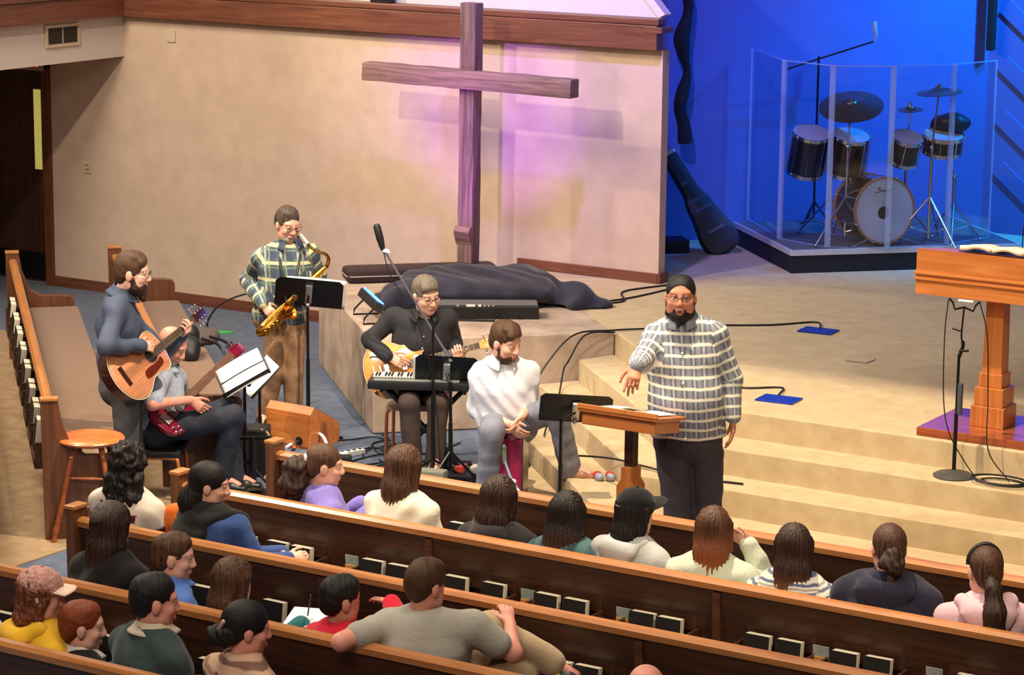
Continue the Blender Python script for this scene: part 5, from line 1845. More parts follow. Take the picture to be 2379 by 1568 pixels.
for sy in (-0.03, 0.03):
    for sg in (-1, 1):
        q = MB()
        q.tube([(sg * 0.28, sy, 0.635), (-sg * 0.30, sy, 0.02)], 0.016, 8)
        q.build('crossed_leg', M_BLACKM, ks, smooth=50)
for sg in (-1, 1):
    for z, y in ((0.02, 0.20), (0.632, 0.13)):
        q = MB()
        q.rod((sg * 0.29, -y, z), (sg * 0.29, y, z), 0.014)
        q.build('foot_bar' if z < 0.3 else 'support_arm', M_BLACKM, ks, smooth=50)


# chairs
def tube_chair(label, loc, rz, mframe, mseat, seat_z=0.45, backrest=True):
    t = thing('chair', label, 'chair', loc, rz)
    MB().box((0, 0, seat_z - 0.025), (0.42, 0.42, 0.05), bev=0.02).build('seat', mseat, t, smooth=40)
    for sx in (-1, 1):
        f = MB()
        f.tube(spline([(sx * 0.21, 0.20, 0.008), (sx * 0.205, 0.19, seat_z - 0.09), (sx * 0.19, 0.14, seat_z - 0.055), (sx * 0.19, -0.14, seat_z - 0.055), (sx * 0.205, -0.20, seat_z - 0.09), (sx * 0.215, -0.23, 0.008)], 5), 0.013, 8)
        f.build('leg_frame', mframe, t, smooth=60)
    if backrest:
        for sx in (-1, 1):
            f = MB()
            f.rod((sx * 0.19, -0.18, seat_z - 0.05), (sx * 0.185, -0.27, seat_z + 0.36), 0.011)
            f.build('back_post', mframe, t, smooth=60)
        MB().box((0, -0.26, seat_z + 0.28), (0.40, 0.035, 0.22), Matrix.Rotation(0.0, 4, 'X'), bev=0.015).build('backrest', mseat, t, smooth=40)
    return t


M_COPPER = mat('copper_tube', (150, 88, 64), 0.35, 0.3, var=0.08)
M_TAUPE = mat('seat_taupe', (150, 124, 108), 0.9, var=0.08, scale=60)
tube_chair('brown tube framed chair under the man in black', (-10.07, 14.98, 0), math.atan2(-0.88, 0.45) - PI / 2, M_COPPER, M_TAUPE, 0.46)
tube_chair('dark chair with wooden frame under the bald bass player', (-11.03, 13.19, 0), math.atan2(0.527, 0.85) - PI / 2, M_OAKZ, M_BLACK, 0.36, False)

# box drum
M_CAJ = mat('drum_red', (196, 30, 84), 0.3, col2=(92, 14, 52), scale=2.2, stretch=(26, 26, 0.8), coat=0.5)
M_CAJS = mat('drum_side', (72, 24, 38), 0.35, var=0.2, scale=10, coat=0.4)
cj = thing('box_drum', 'crimson wooden box drum between the legs of the seated man', 'drum', (-8.99, 14.42, 0), math.radians(24))
MB().box((0, 0, 0.235), (0.29, 0.29, 0.47), bev=0.008).build('shell', M_CAJS, cj)
MB().box((0, -0.149, 0.235), (0.27, 0.012, 0.455), bev=0.003).build('front_plate', M_CAJ, cj)
ov = MB()
ov.prism([(0.042 * math.cos(a), 0.026 * math.sin(a) + 0.004 * math.sin(3 * a)) for a in np.linspace(0, 2 * PI, 28, endpoint=False)], 0, 0.002, frame_z((-0.02, -0.155, 0.085), (0, -1, 0), (1, 0, 0)))
ov = ov.build('oval_badge', M_WHITE, cj)
for k, (r_, a0, a1) in enumerate(((0.010, 0.2, 2.9), (0.016, 3.4, 6.0))):
    sq = MB()
    sq.tube([V((-0.018 + r_ * math.cos(a) * 1.6, -0.1575, 0.088 + r_ * math.sin(a) * 0.6)) for a in np.linspace(a0, a1, 10)], 0.0016, 5)
    sq.build('badge_mark', mat('badge_green', (40, 90, 80), 0.5), ov, smooth=60)
dm = thing('short_microphone_stand', 'short grey blue microphone stand in front of the box drum', 'microphone stand', (-8.47, 13.98, 0))
b0 = V(dm.location)
q = MB()
q.tube([V((-8.80, 14.12, 0.36)) - b0, V((-8.74, 14.09, 0.27)) - b0, V((-8.66, 14.06, 0.19)) - b0, V((-8.50, 13.99, 0.06)) - b0, V((0, 0, 0.012))], [0.009, 0.012, 0.017, 0.021, 0.018], 8)
q.build('boom_arm', mat('stand_grey_blue', (112, 126, 148), 0.4, 0.2), dm, smooth=50)
q = MB()
for k in range(3):
    a = 0.5 + k * 2.09
    q.rod((0, 0, 0.05), (0.22 * math.cos(a), 0.22 * math.sin(a), 0.01), 0.008)
q.build('tripod_base', M_BLACKM, dm, smooth=50)
q = MB()
q.rod(V((-8.81, 14.13, 0.34)) - b0, V((-8.83, 14.145, 0.43)) - b0, 0.016, 0.022)
q.ball(V((-8.832, 14.147, 0.445)) - b0, 0.024, seg=10)
q.build('microphone', mat('mic_mesh', (120, 126, 112), 0.5, 0.5, var=0.3, scale=300), dm, smooth=50)
for z, s in ((0.25, 0.02), (0.20, 0.016), (0.10, 0.014)):
    q = MB()
    q.ball(V((-8.80 + (0.36 - z) * 0.9, 14.12 - (0.36 - z) * 0.42, z)) - b0 + V((0.01, -0.02, 0)), s, seg=8)
    q.build('clamp_knob', M_WHITE, dm, smooth=60)
for k, (dx, dy, cidx) in enumerate(((0, 0, 0), (0.07, 0.045, 0), (0.035, -0.035, 1), (0.10, 0.0, 1))):
    m = mat('shaker_red', (196, 40, 40), 0.35) if cidx == 0 else mat('shaker_grey', (150, 156, 178), 0.35)
    names = ['red egg shaker on the step, nearer the shoe', 'red egg shaker on the step, farther from the shoe', 'grey egg shaker on the step, nearer the shoe', 'grey egg shaker on the step, farther from the shoe']
    o = MB().ball((0, 0, 0.028), (0.034, 0.028, 0.028), seg=12).build('egg_shaker', m, None, smooth=60)
    o.location = (-8.40 + dx, 14.66 + dy, 0.18)
    tag(o, names[k], 'shaker', 'egg shakers')

# wooden floor monitor
wd = thing('floor_monitor', 'orange wood wedge monitor speaker on the blue carpet', 'speaker', (-11.10, 14.80, 0), math.radians(-3))
pr = MB()
pr.prism([(0, 0), (0.0, 0.265), (0.045, 0.315), (0.34, 0.15), (0.34, 0.03), (0.31, 0)], -0.21, 0.21, PROF, bev=0.004)
pr.build('cabinet', M_OAK, wd)
sl_ = V((0, 0.295, -0.165))
nn = V((0, 0.165, 0.295)).normalized()
MB().box((0, 0, 0.003), (0.36, 0.28, 0.008), frame_z(V((0, 0.195, 0.235)), nn, (1, 0, 0)), bev=0.002).build('grille_cloth', M_BLACK, wd)
MB().box((0, -0.004, 0.13), (0.37, 0.006, 0.22), bev=0.002).build('rear_panel', M_OAK, wd)
MB().lathe([(0.032, 0), (0.032, 0.004)], 16, frame_z((0.11, -0.008, 0.06), (0, -1, 0))).build('socket_plate', M_BLACK, wd)
q = MB()
q.tube(spline([(0.11, -0.012, 0.06), (0.11, -0.05, 0.05), (0.115, -0.07, 0.02), (0.10, -0.09, 0.006)], 6), 0.012, 8)
q.build('plug', M_BLACK, wd, smooth=60)
MB().rod((0.113, -0.062, 0.035), (0.113, -0.07, 0.018), 0.0145).build('plug_ring', mat('plug_orange', (230, 90, 40), 0.5), wd, smooth=60)

# stool
M_STOOL = wood('stool_wood', (190, 96, 44), (220, 124, 62), 'X', 0.3, 0.6)
M_STOOLZ = wood('stool_leg_wood', (130, 66, 34), (168, 90, 48), 'Z', 0.3, 0.5)
stl = thing('wooden_stool', 'round orange wood stool with turned legs in the aisle', 'stool', (-10.72, 12.20, 0), math.radians(8))
stl.scale = (1.12, 1.12, 1.02)
MB().lathe([(0.05, 0.605), (0.165, 0.607), (0.188, 0.618), (0.193, 0.630), (0.186, 0.642), (0.165, 0.647), (0.10, 0.6445), (0.02, 0.643)], 36).build('seat', M_STOOL, stl, smooth=50)
for k in range(4):
    a = math.radians(-115 + 90 * k)
    top = V((0.105 * math.cos(a), 0.105 * math.sin(a), 0.608))
    bot = V((0.262 * math.cos(a), 0.262 * math.sin(a), 0.0))
    Lg = (bot - top).length
    prof = [(0.014, 0), (0.017, 0.02), (0.0175, 0.05), (0.014, 0.075), (0.019, 0.085), (0.014, 0.095), (0.017, 0.12), (0.0165, 0.40), (0.018, 0.46), (0.013, 0.475), (0.019, 0.488), (0.014, 0.50), (0.020, 0.535), (0.019, 0.565), (0.012, 0.575), (0.015, 0.60), (0.017, Lg - 0.006), (0.014, Lg)]
    MB().lathe([(r_, z_) for r_, z_ in prof if z_ <= Lg], 12, frame_z(top, bot - top)).build('leg', M_STOOLZ, stl, smooth=50)
for k in range(4):
    a, b_ = math.radians(-115 + 90 * k), math.radians(-115 + 90 * (k + 1))
    for z, m, r_, nm in ((0.40, M_STOOLZ, 0.010, 'rung'), (0.23, M_STEEL, 0.008, 'foot_ring_bar')):
        zz = z + (0.05 if k % 2 else 0.0) * (1 if nm == 'rung' else 0)
        R_ = 0.105 + (0.262 - 0.105) * (0.608 - zz) / 0.608
        q = MB()
        p0, p1 = V((R_ * math.cos(a), R_ * math.sin(a), zz)), V((R_ * math.cos(b_), R_ * math.sin(b_), zz))
        q.tube([p0, p0.lerp(p1, .3), p0.lerp(p1, .5), p0.lerp(p1, .7), p1], [r_ * 0.7, r_, r_ * 1.25 if nm == 'rung' else r_, r_, r_ * 0.7], 8)
        q.build(nm, m, stl, smooth=60)
# ---- light bar on the block
M_LED = mat('led_blue', (90, 170, 255), 0.3, emit=(60, 140, 255), estr=6.0)
lb = thing('light_bar', 'blue glowing stage light bar on a bracket at the block edge', 'stage light', (-11.27, 16.10, 0.722), math.atan2(-0.70, 0.73))
Ml = Matrix.Translation((0, 0, 0.15)) @ Matrix.Rotation(math.radians(-30), 4, 'X')
MB().box((0, 0, 0), (0.62, 0.075, 0.07), Ml, bev=0.008).build('housing', M_BLACK, lb)
MB().box((0, 0, 0.036), (0.61, 0.062, 0.006), Ml, bev=0.002).build('diffuser', mat('led_tray', (40, 90, 220), 0.3, emit=(30, 80, 255), estr=2.2), lb)
for i in range(14):
    q = MB()
    q.lathe([(0.016, 0), (0.013, 0.007), (0.005, 0.010)], 10, Ml @ Matrix.Translation((-0.28 + i * 0.043, 0.012 * (1 if i % 2 else -1), 0.038)))
    q.build('lamp_lens', M_LED, lb, smooth=60)
for sx_ in (-0.2, 0.2):
    q = MB()
    q.tube([V((sx_, -0.01, 0.13)), V((sx_, -0.09, 0.05)), V((sx_, -0.10, 0.005)), V((sx_, 0.10, 0.005)), V((sx_, 0.03, 0.12))], 0.008, 6)
    q.build('bracket', M_BLACKM, lb, smooth=50)

# dark cloth over gear on the block
M_CLOTH = mat('cloth_navy_black', (32, 33, 62), 0.8, col2=(18, 18, 34), scale=3, sheen=0.2)
cl_c = A3(-11.02, 17.30, 0.72)
dU, dV = A3(0.83, 0.55, 0), A3(-0.55, 0.83, 0)


def clothfold(v, nn):
    q = v - cl_c
    a, c_ = q @ dU, q @ dV
    d = 0.024 * np.sin(a * 13 + 3 * np.sin(c_ * 5)) + 0.014 * np.sin(a * 27 + 4 * np.sin(c_ * 7) + c_ * 12) + 0.018 * np.sin(c_ * 15 + a * 6)
    edge = np.clip((np.abs(a) - 0.45) / 0.35, 0, 1)
    return d * (0.35 + 0.9 * edge)


pc = [T(cl_c - dU * 0.55 + A3(0, 0, .10), cl_c + dU * 0.5 + A3(0, 0, .10), 0.42, 0.11, 0.42, 0.11, dV, 0.08),
      T(cl_c - dU * 0.35 + dV * 0.25 + A3(0, 0, .14), cl_c + dU * 0.35 + dV * 0.2 + A3(0, 0, .14), 0.25, 0.10, 0.25, 0.10, dV, 0.08),
      E(cl_c + dU * 0.72 - dV * 0.12 + A3(0, 0, .03), (0.20, 0.34, 0.10), np.stack([dU, dV, A3(0, 0, 1)], 1), 0.08),
      E(cl_c + dU * 0.88 - dV * 0.30 + A3(0, 0, .0), (0.16, 0.13, 0.06), np.stack([dU, dV, A3(0, 0, 1)], 1), 0.06),
      E(cl_c - dU * 0.68 - dV * 0.30 + A3(0, 0, .04), (0.22, 0.25, 0.11), np.stack([dU, dV, A3(0, 0, 1)], 1), 0.08)]
tag(blob('draped_cloth', pc, 0.016, M_CLOTH, None, cuts=[(cl_c + A3(0, 0, 0.004), A3(0, 0, -1))], disp=clothfold),
    'rumpled dark navy cloth draped over gear on the carpeted block', 'cloth')
pn = thing('mixer', 'long grey panelled mixer lying in front of the dark cloth', 'mixer', (-10.62, 16.70, 0.722), math.atan2(0.55, 0.83))
MB().box((0, 0, 0.05), (0.86, 0.24, 0.10), bev=0.008).build('case', M_BLACK, pn)
MB().box((0, 0.02, 0.104), (0.84, 0.22, 0.010), bev=0.003).build('top_panel', mat('panel_dark_grey', (96, 100, 100), 0.5, var=0.05), pn)
for i, (x, wd_) in enumerate(((-0.10, 0.07), (-0.03, 0.025), (0.01, 0.02), (0.04, 0.02), (0.075, 0.016), (-0.20, 0.02))):
    MB().box((x, -0.105, 0.105), (wd_, 0.035, 0.014), bev=0.004).build('connector', M_WHITE if i in (0, 1) else M_STEEL, pn)
hb = MB()
hb.tube([V((-0.35, -0.16, 0.0)), V((-0.35, -0.18, 0.008)), V((0.08, -0.22, 0.008)), V((0.10, -0.21, 0.05)), V((0.10, -0.13, 0.06))], 0.009, 6)
hb.build('support_bar', M_BLACKM, pn, smooth=50)
for i, (dx, dy) in enumerate(((-0.33, -0.19), (-0.27, -0.17), (-0.31, -0.26), (-0.25, -0.24))):
    q = MB()
    q.tube([V((dx, dy, 0.02)), V((dx + 0.02, dy - 0.02, 0.03)), V((dx + 0.04, dy - 0.01, 0.012))], [0.012, 0.014, 0.008], 8)
    q.build('white_plug', M_WHITE, pn, smooth=50)
gb = thing('instrument_case', 'flat dark brown instrument case along the back of the block', 'case', (-11.95, 17.80, 0.722), math.radians(45))
MB().box((0, 0.0, 0.055), (1.30, 0.34, 0.11), bev=0.045).build('shell', mat('case_brown', (46, 28, 34), 0.6, var=0.1), gb, smooth=40)
q = MB()
q.tube([V((0.655 * sx2, 0.175 * sy2, 0.06)) for sx2, sy2 in ((-1, -0.7), (-0.95, -1), (0.95, -1), (1, -0.7), (1, 0.7), (0.95, 1), (-0.95, 1), (-1, 0.7))], 0.005, 6, closed=True)
q.build('piping', mat('piping_grey', (170, 160, 160), 0.5), gb, smooth=60)
q = MB()
q.tube(spline([(0.02, -0.13, 0.11), (0.05, -0.14, 0.135), (0.16, -0.14, 0.135), (0.19, -0.13, 0.11)], 5), 0.010, 6)
q.build('handle', M_BLACK, gb, smooth=60)

# black bag on the shorter side pew
bc = A3(-12.30, 15.12, 0.46)
M_BAG = mat('bag_nylon', (24, 26, 28), 0.55, var=0.2, scale=8)
bg_ = thing('backpack', 'black nylon bag slumped on the shorter side pew', 'bag', tuple(bc))
blob('shell', [E(bc + A3(0, 0, .09), (0.12, 0.09, 0.10), None, 0.03), E(bc + A3(-0.06, 0.10, .12), (0.09, 0.08, 0.13), None, 0.03), E(bc + A3(0.07, -0.05, .05), (0.07, 0.06, 0.06), None, 0.03)], 0.012, M_BAG, bg_,
     cuts=[(bc, A3(0, 0, -1))], disp=ripple(0.012, (22, 34, 50), 4), base=bc)
for k in range(2):
    q = MB()
    q.tube(spline([(0.10, 0.05 + 0.1 * k, 0.16), (0.22, 0.10 + 0.1 * k, 0.12), (0.33, 0.06 + 0.1 * k, 0.04), (0.42, 0.0 + 0.1 * k, 0.008)], 6), 0.012, 6)
    q.build('strap', M_BLACK, bg_, smooth=60)
hat = A3(-12.62, 15.60, 0.46)
tag(blob('folded_coat', [E(hat + A3(0, 0, .05), (0.20, 0.13, 0.07), None, 0.04), E(hat + A3(0.08, 0.06, .07), (0.10, 0.08, 0.05), None, 0.04)], 0.014, mat('coat_taupe', (84, 74, 72), 0.9, var=0.1), None, cuts=[(hat, A3(0, 0, -1))], disp=ripple(0.014, (20, 36), 9)),
    'folded grey brown coat on the shorter side pew behind the black bag', 'coat')

# thin gooseneck with green base by the wall
gn = thing('gooseneck_stand', 'thin black gooseneck rising from a green base near the wall', 'stand', (-14.20, 17.75, 0))
q = MB()
q.tube(spline([(0, 0, 0.02), (0.01, 0, 0.12), (0.10, 0.06, 0.26), (0.30, 0.18, 0.36), (0.52, 0.30, 0.36)], 8), 0.009, 8)
q.build('gooseneck', M_BLACK, gn, smooth=60)
q = MB()
q.prism(closed_spline([(-0.16, -0.08), (0.0, -0.10), (0.14, 0.03), (0.20, 0.12), (0.05, 0.08), (-0.08, 0.02)], 4), 0.0, 0.02, bev=0.004)
q.build('green_base', mat('green_plastic', (70, 190, 90), 0.5, var=0.1), gn, smooth=50)

# small amplifier, flat case, power strip, floor pedal
am = thing('practice_amplifier', 'small black amplifier behind the thick black stands', 'amplifier', (-10.86, 14.02, 0), math.radians(28))
MB().box((0, 0, 0.17), (0.28, 0.22, 0.34), bev=0.012).build('cabinet', M_BLACK, am)
MB().box((0, -0.112, 0.15), (0.24, 0.006, 0.24)).build('grille_cloth', M_DARK, am)
q = MB()
q.tube(spline([(0.10, -0.08, 0.34), (0.16, -0.10, 0.30), (0.18, -0.12, 0.10), (0.13, -0.16, 0.006)], 6), 0.007, 6)
q.build('cord', mat('cord_cream', (196, 176, 130), 0.6), am, smooth=60)
for k, (x, y) in enumerate(((-10.62, 13.52), (-10.50, 13.60))):
    st_ = thing('short_stand', 'thick black short stand, %s of the pair beside the pew screen' % ('left' if k == 0 else 'right'), 'stand', (x, y, 0))
    q = MB()
    q.rod((0, 0, 0.02), (0, 0, 0.40), 0.021)
    q.build('column', M_BLACKM, st_, smooth=50)
    q = MB()
    q.lathe([(0.12, 0), (0.12, 0.012), (0.04, 0.025), (0.025, 0.05)], 20)
    q.build('base_disc', M_BLACKM, st_, smooth=50)
    q = MB()
    q.rod((-0.02, 0, 0.39), (0.12, 0.05, 0.40), 0.014)
    q.build('clamp_arm', M_BLACKM, st_, smooth=50)
fc = thing('flat_grey_case', 'flat grey case standing on the blue carpet behind the screen', 'case', (-9.62, 14.36, 0), math.radians(14))
MB().box((0, 0, 0.07), (0.34, 0.10, 0.14), bev=0.01).build('shell', mat('case_grey', (120, 118, 106), 0.7, var=0.06), fc)
MB().box((0, -0.052, 0.11), (0.08, 0.006, 0.012), bev=0.002).build('handle', M_BLACK, fc)
ps = thing('power_strip', 'white power strip with a thick white cord on the carpet', 'power strip', (-10.55, 14.86, 0), math.radians(70))
MB().box((0, 0, 0.02), (0.16, 0.055, 0.04), bev=0.008).build('strip', M_WHITE, ps)
for k in range(3):
    MB().lathe([(0.014, 0), (0.014, 0.002)], 12, Matrix.Translation((-0.05 + 0.05 * k, 0, 0.0405))).build('socket', M_DARK, ps)
q = MB()
q.tube(spline([(-0.08, 0, 0.02), (-0.14, 0.10, 0.03), (-0.10, 0.25, 0.10), (-0.10, 0.36, 0.10), (-0.22, 0.46, 0.03), (-0.30, 0.44, 0.012)], 7), 0.012, 8)
q.build('cord', M_WHITE, ps, smooth=60)
ad = tag(MB().box((0, 0, 0.025), (0.11, 0.07, 0.05), bev=0.012).build('power_adapter', M_BLACK, None), 'black power adapter on the carpet beside the white strip', 'adapter')
ad.location = (-10.50, 14.66, 0)
ad.rotation_euler = (0, 0, 0.5)
pb = thing('pedal_board', 'black pedal board with small pedals beside the keyboard stand', 'pedal board', (-9.40, 14.80, 0), math.radians(20))
MB().box((0, 0, 0.025), (0.46, 0.24, 0.05), bev=0.01).build('board', M_BLACK, pb)
for k in range(4):
    c_ = ((176, 60, 50), (190, 186, 176), (60, 66, 120), (170, 130, 60))[k]
    MB().box((-0.165 + 0.11 * k, 0.01, 0.07), (0.07, 0.11, 0.045), bev=0.006).build('pedal', mat('pedal_%d' % k, c_, 0.4), pb)
for k, (x, y, c_) in enumerate(((-9.93, 14.66, M_SHOE_TAN), (-9.80, 14.58, M_SHOE_TAN))):
    pass

# ---- lectern with papers
lc = thing('lectern', 'oak lectern on a square post beside the speaker', 'lectern', (-7.11, 12.80, 0))
Mt = Matrix.Translation((0, 0, 1.165)) @ Matrix.Rotation(math.radians(-9), 4, 'X')
MB().box((0, 0, 0.0), (0.53, 0.36, 0.022), Mt, bev=0.006).build('top_board', M_OAK, lc)
q = MB()
q.prism([(-0.24, -0.155), (0.24, -0.155), (0.24, 0.145), (-0.24, 0.145)], -0.085, -0.011, Mt, bev=0.004)
q.build('top_box', M_OAK, lc)
MB().box((0, 0, 0.92), (0.060, 0.060, 0.36), bev=0.003).build('inner_post', M_ROSEW, lc)
MB().prism([(-0.062, 0.0), (0.062, 0.0), (0.062, 0.74), (0.034, 0.78), (0.034, 0.855), (-0.034, 0.855), (-0.034, 0.78), (-0.062, 0.74)], -0.062, 0.062, Matrix(((1, 0, 0, 0), (0, 0, -1, 0), (0, 1, 0, 0), (0, 0, 0, 1))), bev=0.004).build('outer_post', M_OAKZ, lc)
MB().box((0, 0, 0.02), (0.46, 0.40, 0.04), bev=0.01).build('base', M_OAK, lc)
MB().box((0, -0.18, 0.022), (0.53, 0.014, 0.03), Mt, bev=0.004).build('lip', M_OAK, lc)
for k, (x, y, r_, s_, lab) in enumerate(((-0.13, 0.02, 0.03, (0.21, 0.28), 'left white page on the lectern'), (0.11, 0.0, -0.04, (0.21, 0.28), 'right white page on the lectern'), (-0.02, 0.07, 0.15, (0.16, 0.10), 'small cream note lying across the lectern pages'))):
    t = thing('paper', lab, 'paper', (0, 0, 0), 0, 'papers on the lectern')
    t.matrix_world = Matrix.Translation(lc.location) @ Mt @ Matrix.Translation((x, y, 0.014 + 0.004 * k)) @ Matrix.Rotation(r_, 4, 'Z')
    MB().grid(lambda u, v: V(((u - .5) * s_[0], (v - .5) * s_[1], 0.006 * math.sin(u * 3.1))), 8, 6).build('page', M_PAPER if k < 2 else mat('paper_cream', (246, 226, 180), 0.8), t, smooth=60, solid=0.001)

# ---- large pulpit at the right
pu = thing('pulpit', 'large oak pulpit on a stepped column at the platform edge', 'pulpit', (-5.86, 15.30, STAGE_Z))
MB().box((0, 0, 0.028), (0.76, 0.68, 0.055), bev=0.008).build('base', wood('pulpit_base_wood', (140, 70, 40), (170, 92, 54), 'X', 0.2, 0.8), pu)
for z0, z1, w0 in ((0.055, 0.19, 0.225), (0.19, 0.31, 0.195), (0.31, 0.40, 0.155)):
    MB().box((0, 0, (z0 + z1) / 2), (w0, w0, z1 - z0), bev=0.006).build('column_step', M_OAKZ, pu)
MB().prism([(-0.065, 0.40), (0.065, 0.40), (0.056, 0.92), (-0.056, 0.92)], -0.06, 0.06, Matrix(((1, 0, 0, 0), (0, 0, -1, 0), (0, 1, 0, 0), (0, 0, 0, 1))), bev=0.003).build('column', M_OAKZ, pu)
pbx = MB()
pbx.prism([(-0.26, 0.90), (0.26, 0.90), (0.26, 1.12), (-0.26, 1.19)], -0.46, 0.46, PROF, bev=0.004)
pbx.build('reading_box', M_OAK, pu)
for z in (1.00, 1.035):
    MB().box((0, -0.262, z), (0.945, 0.016, 0.018), bev=0.004).build('moulding', M_OAK, pu)
    for sx_ in (-1, 1):
        MB().box((sx_ * 0.464, 0, z), (0.016, 0.53, 0.018), bev=0.004).build('moulding', M_OAK, pu)
bk_ = thing('open_book', 'open cream paged book lying on the large pulpit', 'book', (-5.84, 15.20, 1.895), 0)
Mb = Matrix.Rotation(math.radians(-7.5), 4, 'X')
for sx_ in (-1, 1):
    q = MB()
    q.grid(lambda u, v: V((sx_ * (0.004 + 0.205 * u), (v - .5) * 0.24, 0.012 + 0.028 * math.sin(min(1, u * 1.25) * PI * 0.75 + 0.35))), 14, 4, Mb)
    q.build('page_block', M_PAGES, bk_, smooth=60, solid=0.03)
MB().box((0, 0, 0.002), (0.43, 0.25, 0.006), Mb, bev=0.002).build('cover', M_ROSEW, bk_)
q = thing('pulpit_microphone', 'thin gooseneck microphone rising from the large pulpit', 'microphone', (-5.75, 15.38, 1.86))
g_ = MB()
g_.tube(spline([(0, 0, 0), (0.0, 0.0, 0.15), (0.02, -0.02, 0.26), (0.05, -0.06, 0.32)], 6), 0.004, 6)
g_.build('gooseneck', M_BLACKM, q, smooth=60)
g_ = MB()
g_.rod((0.05, -0.06, 0.32), (0.07, -0.09, 0.34), 0.008)
g_.build('capsule', M_BLACK, q, smooth=60)

# round based microphone stand on the step
rs = thing('round_base_microphone_stand', 'empty microphone stand with a round base on the step by the pulpit', 'microphone stand', (-5.90, 14.775, 0.54))
MB().lathe([(0.128, 0), (0.130, 0.008), (0.110, 0.020), (0.040, 0.032), (0.016, 0.045)], 36).build('base_disc', mat('base_iron', (74, 74, 72), 0.5, 0.2), rs, smooth=50)
q = MB()
q.rod((0, 0, 0.03), (0, 0, 0.78), 0.0095)
q.rod((0, 0, 0.03), (0, 0, 0.40), 0.013)
q.build('pole', M_BLACKM, rs, smooth=50)
q = MB()
q.tube(spline([(0, 0, 0.76), (0.02, 0.01, 0.84), (0.01, 0, 0.90), (0.02, 0, 1.08)], 5), [0.012] * 8 + [0.006] * 8, 8)
q.rod((0.0, 0, 0.80), (0.06, 0.0, 0.81), 0.008)
q.rod((0.0, 0, 0.93), (-0.05, 0.0, 0.94), 0.008)
q.build('neck_joint', M_BLACKM, rs, smooth=50)
for sx_ in (-1, 1):
    q = MB()
    q.tube([V((0.02, 0, 1.08)), V((sx_ * 0.06 + 0.02, 0, 1.06)), V((sx_ * 0.075 + 0.02, 0.0, 1.10)), V((sx_ * 0.10 + 0.02, 0.0, 1.125))], 0.007, 6)
    q.build('fork', M_BLACKM, rs, smooth=50)
MB().box((0.03, 0, 1.12), (0.10, 0.02, 0.012), bev=0.004).build('clip_bar', M_WHITE, rs)
q = MB()
q.tube(spline([(-0.085, 0, 1.12), (-0.10, 0, 0.9), (-0.09, 0.0, 0.5), (-0.04, -0.01, 0.28), (0.06, 0.02, 0.10), (0.13, 0.03, 0.01)], 7), 0.004, 6)
q.build('cable', M_CABLE, rs, smooth=60)
q = MB()
q.tube(spline([(0.12, 0, 1.125), (0.16, 0.05, 0.9), (0.18, 0.06, 0.5), (0.22, 0.0, 0.2), (0.36, 0.02, 0.012)], 7), 0.004, 6)
q.build('cable', M_CABLE, rs, smooth=60)
MB().box((0.02, 0, 0.50), (0.03, 0.03, 0.20), bev=0.008).build('cable_wrap', mat('wrap_grey', (66, 70, 78), 0.6), rs)
ci = MB()
for k in range(4):
    r_ = 0.10 + 0.016 * k
    ci.tube([V((r_ * 1.25 * math.cos(a) + 0.02 * math.sin(k * 2), r_ * 0.8 * math.sin(a) + 0.015 * math.cos(k * 3), 0.008 + 0.006 * k)) for a in np.linspace(0, 2 * PI, 30, endpoint=False)], 0.005, 6, closed=True)
ci = ci.build('coiled_cable', M_CABLE, None, smooth=60)
ci.location = (-5.58, 14.77, 0.541)
tag(ci, 'dark cable coiled on the step beside the round stand base', 'cable')

# floor boxes and lid outline
M_BLUE_LIT_PLATE = mat('blue_lit_plate', (26, 52, 160), 0.35, var=0.1)  # blue light falling on the metal plates, kept as their base colour
for k, (x, y, lab) in enumerate(((-8.20, 17.66, 'far blue floor box plate on the platform'), (-7.41, 15.37, 'near blue floor box plate at the platform edge'))):
    t = thing('floor_box', lab, 'floor box', (x, y, STAGE_Z), math.radians(4))
    MB().box((0, 0, 0.006), (0.27, 0.20, 0.012), bev=0.003).build('plate', M_BLUE_LIT_PLATE, t)
    MB().box((0, 0, 0.0125), (0.20, 0.13, 0.003), bev=0.001).build('lid', M_BLUE_LIT_PLATE, t)
t = thing('floor_hatch', 'thin outline of a flush lid in the platform carpet', 'floor hatch', (-7.49, 16.87, STAGE_Z))
for c_, s_ in (((0, -0.08, 0.002), (0.16, 0.008, 0.004)), ((0.08, 0, 0.002), (0.008, 0.16, 0.004))):
    MB().box(c_, s_).build('edge_strip', mat('lid_grey', (110, 104, 92), 0.6), t)

# cables
def cable(label, pts, r=0.007, n=8, cat='cable'):
    o = MB()
    o.tube(spline(pts, n), r, 6)
    o = o.build('cable', M_CABLE, None, smooth=60)
    return tag(o, label, cat)


z = STAGE_Z + 0.008
cable('black cable looping from the wall end across the platform to the block', [(-10.16, 19.0, z), (-10.02, 18.85, z), (-10.23, 18.25, z), (-10.02, 17.85, z), (-10.22, 17.55, z), (-10.42, 17.30, z), (-10.40, 16.95, z), (-10.32, 16.72, z + 0.02)])
cable('second black cable beside the loop at the wall end', [(-10.16, 19.0, z), (-9.98, 18.80, z), (-10.05, 18.0, z), (-10.30, 17.45, z), (-10.47, 17.2, z), (-10.50, 16.85, z)])
cable('black cable along the platform front to the far floor box', [(-8.20, 17.70, z + .01), (-8.36, 17.95, z), (-8.6, 17.65, z), (-9.0, 17.35, z), (-9.2, 17.1, z), (-9.48, 16.72, z + 0.01), (-9.62, 16.40, 0.74), (-9.70, 16.15, 0.56), (-9.72, 16.0, 0.40), (-9.65, 15.7, 0.2), (-9.5, 15.4, 0.02)])
